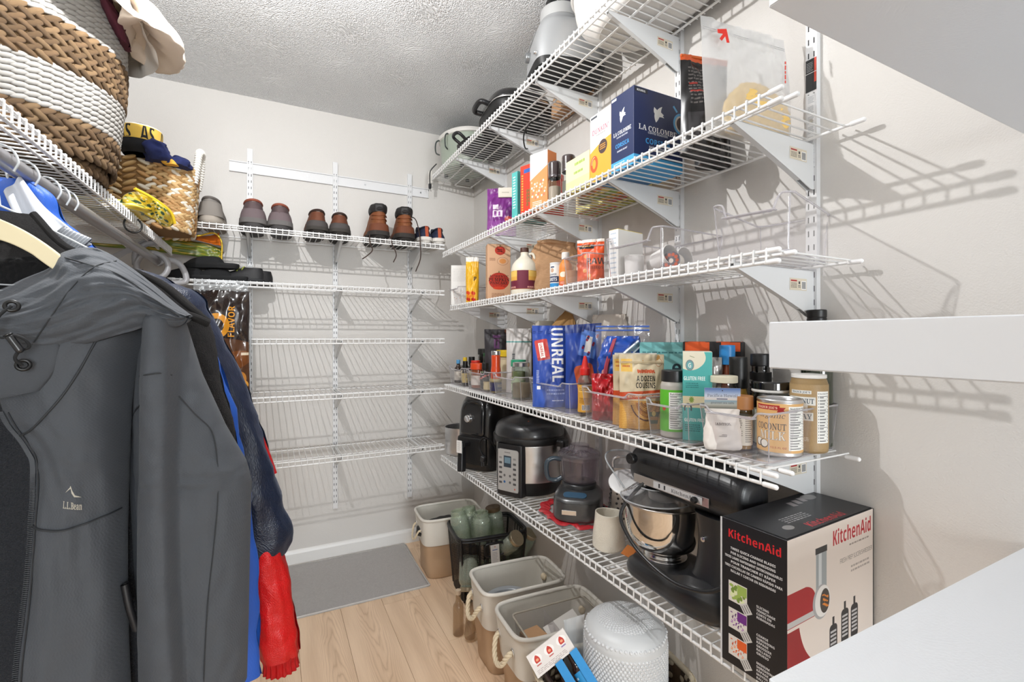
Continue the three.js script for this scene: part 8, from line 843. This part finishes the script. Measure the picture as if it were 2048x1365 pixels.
// ---------- shoes on the back shelf ----------
{
  const y0 = BY[0], G = { group: undefined };
  function shoe(label, cat, x, zc, turn, c, o = {}) {
    const t = thing(o.name ?? 'shoe', label, cat, [x, y0, zc], turn); const w = (o.w ?? 0.1) / 2, L = (o.len ?? 0.28) / 2, top = o.top ?? 0.1, s = o.sole ?? 0.026, m = (k, r = 0.7) => mat(k, r, { bumpMap: rep(grainBump, 2), bumpScale: 0.0006 });
    // heel towards +z; the opening sits over the heel half
    part('sole', loft([[0, 0.001, 0, w * 0.9, L * 0.97, 2.6], [0, s * 0.4, 0, w, L, 2.6], [0, s, 0, w * 0.98, L * 0.99, 2.6]], 56, 12), m(c.sole, 0.75), t);
    if (o.heelSole) part('heel_cushion', loft([[0, s * 0.5, L * 0.55, w * 1.03, L * 0.48, 2.6], [0, s * 1.15, L * 0.56, w * 1.0, L * 0.46, 2.6]], 40, 8), m(c.heelSole, 0.7), t);
    part('upper', loft([[0, s * 0.9, 0, w * 0.96, L * 0.97, 2.5], [0, s + 0.018, 0.004, w * 0.93, L * 0.95, 2.4], [0, s + 0.036, L * 0.16, w * 0.85, L * 0.8, 2.3], [0, lerp(s, top, 0.75), L * 0.36, w * 0.72, L * 0.58, 2.2], [0, top, L * 0.46, w * 0.62, L * 0.47, 2.2]], 56, 30, { bump: (a, v, X, Y, Z) => 0.0012 * noise3(X * 40, Y * 40, Z * 40) }), m(c.upper), t);
    part('collar', tube(Array.from({ length: 20 }, (_, i) => { const a = i / 20 * PI * 2; return [Math.cos(a) * w * 0.6, top + 0.004 * Math.sin(a) + (Math.sin(a) > 0 ? 0.004 * Math.sin(a) : 0), L * 0.46 + Math.sin(a) * L * 0.45]; }), o.collarR ?? 0.0065, 8, 100, true), m(c.collar ?? c.upper), t);
    part('heel_counter', loft([[0, s * 1.0, L * 0.6, w * 0.965, L * 0.385, 2.4], [0, lerp(s, top, 0.35), L * 0.585, w * 0.88, L * 0.39, 2.3], [0, lerp(s, top, o.counter ?? 0.55), L * 0.57, w * 0.77, L * 0.375, 2.2]], 48, 16, { bump: () => 0.0012 }), m(c.counter ?? c.upper), t);
    part('tongue', xf(loft([[0, 0, 0, w * 0.45, 0.008, 2.5], [0, 0.04, -0.006, w * 0.5, 0.009, 2.5], [0, 0.06, -0.004, w * 0.4, 0.006, 2.2]], 24, 12), [0, top - 0.028, L * 0.06], [-0.25, 0, 0]), m(c.tongue ?? c.collar ?? c.upper), t);
    part('laces', Array.from({ length: 4 }, (_, i) => tube([[-w * 0.45, lerp(s + 0.04, top, i / 3.4), -L * 0.32 + i * L * 0.11], [0, lerp(s + 0.05, top + 0.008, i / 3.4), -L * 0.34 + i * L * 0.11], [w * 0.45, lerp(s + 0.04, top, i / 3.4), -L * 0.32 + i * L * 0.11]], 0.0022, 6)), m(c.lace ?? '#222'), t).userData.kind = 'stuff';
    if (c.tab) part('heel_tab', loft([[0, s * 1.05, L * 0.975, o.tabW ?? 0.01, 0.004, 3], [0, lerp(s, top, 0.5), L * 0.955, o.tabW ?? 0.01, 0.004, 3], [0, top + 0.012, L * 0.92, o.tabW ?? 0.01, 0.004, 3]], 20, 20), m(c.tab, 0.6), t);
    return t;
  }
  const zc = -2.572;
  const grey = { sole: '#b8afa4', upper: '#85807b', counter: '#8d8781', collar: '#6f6a66', lace: '#777' };
  shoe('plain grey slip on shoe beside the small basket, left one of its pair', 'shoe', -0.345, zc, 0.02, grey, { w: 0.105, top: 0.10, sole: 0.03, counter: 0.85 }); shoe('plain grey slip on shoe, right one of its pair, left of the purple grey trainers', 'shoe', -0.245, zc, -0.03, grey, { w: 0.105, top: 0.104, sole: 0.03, counter: 0.85 });
  const hike = { sole: '#4c4a4b', heelSole: '#6d6a69', upper: '#5a4a4c', counter: '#6f6164', collar: '#96503c', tongue: '#262a48', lace: '#20243c' };
  shoe('purple grey trainer with navy heel pull, left one of its pair', 'shoe', -0.085, zc, 0.05, hike, { w: 0.115, top: 0.115, sole: 0.034, heelSole: 1, tabW: 0.014, counter: 0.6 }); shoe('purple grey trainer with navy heel pull, right one of its pair', 'shoe', 0.035, zc, -0.05, hike, { w: 0.11, top: 0.108, sole: 0.034, heelSole: 1, tabW: 0.014, counter: 0.6 });
  const brown = { sole: '#2d2926', heelSole: '#3b3733', upper: '#6b3c26', counter: '#4a4544', collar: '#3c2a24', lace: '#2a1f1a' };
  shoe('low brown leather shoe with grey heel, left one of its pair', 'shoe', 0.19, zc, 0.05, brown, { w: 0.105, top: 0.102, sole: 0.026, heelSole: 1, counter: 0.45 }); shoe('low brown leather shoe with grey heel, right one of its pair', 'shoe', 0.305, zc, -0.08, brown, { w: 0.105, top: 0.098, sole: 0.026, heelSole: 1, counter: 0.45 });
  const boot = { sole: '#26221f', heelSole: '#2f2b28', upper: '#7c4724', counter: '#6b391f', collar: '#1f1b1a', tongue: '#1f1b1a', lace: '#3b2c24' };
  for (const [i, x, tr, nm] of [[0, 0.487, 0.03, 'left'], [1, 0.628, -0.04, 'right']]) {
    const b = shoe(`tall brown leather boot with a black padded collar, ${nm} one of its pair`, 'boot', x, zc, tr, boot, { name: 'boot', w: 0.108, top: 0.145, sole: 0.034, heelSole: 1, counter: 0.4, collarR: 0.011 });
    part('padded_collar', loft([[0, 0.138, 0.065, 0.04, 0.066, 2.3], [0, 0.155, 0.065, 0.044, 0.069, 2.3], [0, 0.172, 0.068, 0.042, 0.067, 2.3], [0, 0.18, 0.07, 0.036, 0.06, 2.3]], 48, 14, { bump: (a, v) => 0.002 * Math.sin(a * 8) }), mat('#1f1d1c', 0.6), b); part('ankle_crease', [0.075, 0.1, 0.12].map((y) => tube(Array.from({ length: 9 }, (_, k) => { const a = lerp(0.5, 2.64, k / 8); return [Math.cos(a) * 0.044, y + 0.004 * Math.sin(k), 0.052 + Math.sin(a) * 0.082]; }), 0.0028, 6)), mat('#7f4524', 0.7), b).userData.kind = 'stuff';
    part('long_lace', i ? [tube([[0.03, 0.16, 0.0], [0.06, 0.14, 0.06], [0.07, 0.04, 0.13], [0.07, -0.02, 0.15], [0.07, -0.09, 0.15], [0.045, -0.16, 0.15]], 0.0028, 6)] : [tube([[-0.045, 0.03, 0.1], [-0.06, 0.0, 0.15], [-0.055, -0.04, 0.15], [-0.045, -0.065, 0.15], [-0.075, -0.1, 0.15], [-0.095, -0.115, 0.15]], 0.0028, 6), tube([[0.05, 0.02, 0.12], [0.055, -0.03, 0.15], [0.075, -0.08, 0.15], [0.06, -0.12, 0.15]], 0.0028, 6)], mat('#3d2c26', 0.8), b);
  }
  const navy = { sole: '#d6d2cc', heelSole: '#e0dcd6', upper: '#1c2540', counter: '#1b2440', collar: '#151c30', lace: '#20283e', tab: '#b5512f' };
  shoe('navy sneaker with an orange heel stripe and white sole, left one of its pair', 'shoe', 0.727, zc + 0.01, 0.06, navy, { w: 0.078, len: 0.25, top: 0.078, sole: 0.028, heelSole: 1, tabW: 0.0095 }); shoe('navy sneaker with an orange heel stripe and white sole, right one of its pair', 'shoe', 0.812, zc + 0.01, -0.06, navy, { w: 0.078, len: 0.25, top: 0.076, sole: 0.028, heelSole: 1, tabW: 0.0095 });
  // slippers and black shoes on the second shelf
  const y1 = BY[1];
  const slip = (lab, p, tr, up = false) => { const t = thing('slipper', lab, 'slipper', p, tr, 'black slippers in a pile'); part('sole', loft([[0, 0.001, 0, 0.044, 0.115, 2.4], [0, 0.016, 0, 0.048, 0.12, 2.4], [0, 0.024, 0, 0.046, 0.118, 2.4]], 48, 10), mat('#17181a', 0.8), t); part('strap', loft([[0, 0.022, -0.03, 0.046, 0.085, 2.4], [0, 0.042, -0.02, 0.042, 0.065, 2.3], [0, 0.055, -0.008, 0.028, 0.04, 2.2]], 40, 14), mat('#1f2022', 0.85, { bumpMap: rep(plushTex, 2), bumpScale: 0.001 }), t); return t; };
  slip('black slipper at the left of the dark pile on the second back shelf', [-0.325, y1, -2.55], deg(75)); slip('black slipper in the lower middle of the dark pile on the second back shelf', [-0.215, y1, -2.53], deg(70)); slip('black slipper lying on top of the other slippers on the second back shelf', [-0.25, y1 + 0.058, -2.545], deg(66));
  const bs = (lab, p, tr) => { const t = thing('shoe', lab, 'shoe', p, tr); part('sole', loft([[0, 0.001, 0, 0.036, 0.1, 2.5], [0, 0.014, 0, 0.038, 0.104, 2.5], [0, 0.02, 0, 0.036, 0.1, 2.5]], 44, 8), mat('#202124', 0.7), t); part('upper', loft([[0, 0.019, 0, 0.036, 0.1, 2.5], [0, 0.04, 0.012, 0.034, 0.088, 2.3], [0, 0.06, 0.04, 0.028, 0.055, 2.2], [0, 0.07, 0.05, 0.024, 0.042, 2.2]], 44, 20), mat('#1a1a1d', 0.6), t); part('laces', [tube([[-0.03, 0.05, -0.01], [0, 0.068, -0.004], [0.03, 0.05, -0.01]], 0.003, 6), tube([[-0.03, 0.058, 0.012], [0, 0.075, 0.016], [0.03, 0.058, 0.012]], 0.003, 6)], mat('#a9b54a', 0.6), t, 'yellow green laces').userData.kind = 'stuff'; part('side_stripe', tube([[0.034, 0.03, -0.05], [0.037, 0.055, -0.005], [0.034, 0.03, 0.03]], 0.0035, 6), mat('#8f7f9c', 0.6), t, 'lilac side stripe'); return t; };
  bs('small black sport shoe with yellow green laces right of the slippers', [-0.135, y1, -2.535], deg(80)); bs('second small black sport shoe at the right end of the dark pile', [-0.10, y1, -2.615], deg(95));
  // big treat bag hanging from the second shelf
  const t = thing('treat_bag', 'large glossy brown bag with orange lettering hanging below the second back shelf', 'bag', [-0.20, 0.96, -2.40], 0);
  const fr = face(512, 1024, (x, w, h) => { x.fillStyle = '#2b2220'; x.fillRect(0, 0, w, h); x.fillStyle = '#5a3a26'; x.beginPath(); x.moveTo(0, h * 0.5); x.quadraticCurveTo(w * 0.5, h * 0.42, w, h * 0.5); x.lineTo(w, h); x.lineTo(0, h); x.fill(); x.fillStyle = '#7d4a26'; x.beginPath(); x.ellipse(w * 0.7, h * 0.68, 190, 90, -0.3, 0, 7); x.fill(); for (let i = 0; i < 9; i++) { x.fillStyle = ['#c98432', '#e0a043', '#a86425'][i % 3]; x.beginPath(); x.ellipse(w * (0.5 + 0.12 * (i % 4)), h * (0.8 + 0.05 * Math.floor(i / 3)), 66, 44, i * 0.5, 0, 7); x.fill(); } x.strokeStyle = '#d9932a'; x.lineWidth = 54; x.beginPath(); x.ellipse(w * 0.42, h * 0.34, 90, 96, 0, 0, 7); x.stroke(); x.save(); x.translate(w * 0.74, h * 0.36); x.rotate(-PI / 2); write(x, [['FLAVOR', 60, -30, 84, '#d9932a']]); x.restore(); x.fillStyle = '#e9d9c0'; x.fillRect(w * 0.86, h * 0.6, 70, 26); }, 0.18, { clearcoat: 0.7 });
  pouch(t, 0.215, 0.455, 0.045, fr, mat('#2a211f', 0.25, { clearcoat: 0.5 }), { seed: 95, wrinkle: 0.009, pow: 0.3, top: 0.03 });
  part('clear_header', [sheet(24, 8, (u, v) => [(u - 0.5) * 0.205, 0.452 + v * 0.048, 0.004 * noise2(u * 9, v * 3)])], mat('#dfe2e4', 0.12, { transmission: 0.75, thickness: 0, side: THREE.DoubleSide }), t); part('edge_film', tube([[0.108, 0.45, 0], [0.112, 0.3, 0.004], [0.109, 0.15, 0], [0.111, 0.01, 0.003]], 0.003, 6), mat('#dfe3e6', 0.1, { transmission: 0.6, thickness: 0 }), t);
  part('hang_strip', box(0.1, 0.012, 0.002, 0, 0.494, 0.0), mat('#cfd2d4', 0.3), t);
}
renderer.render(scene, camera);
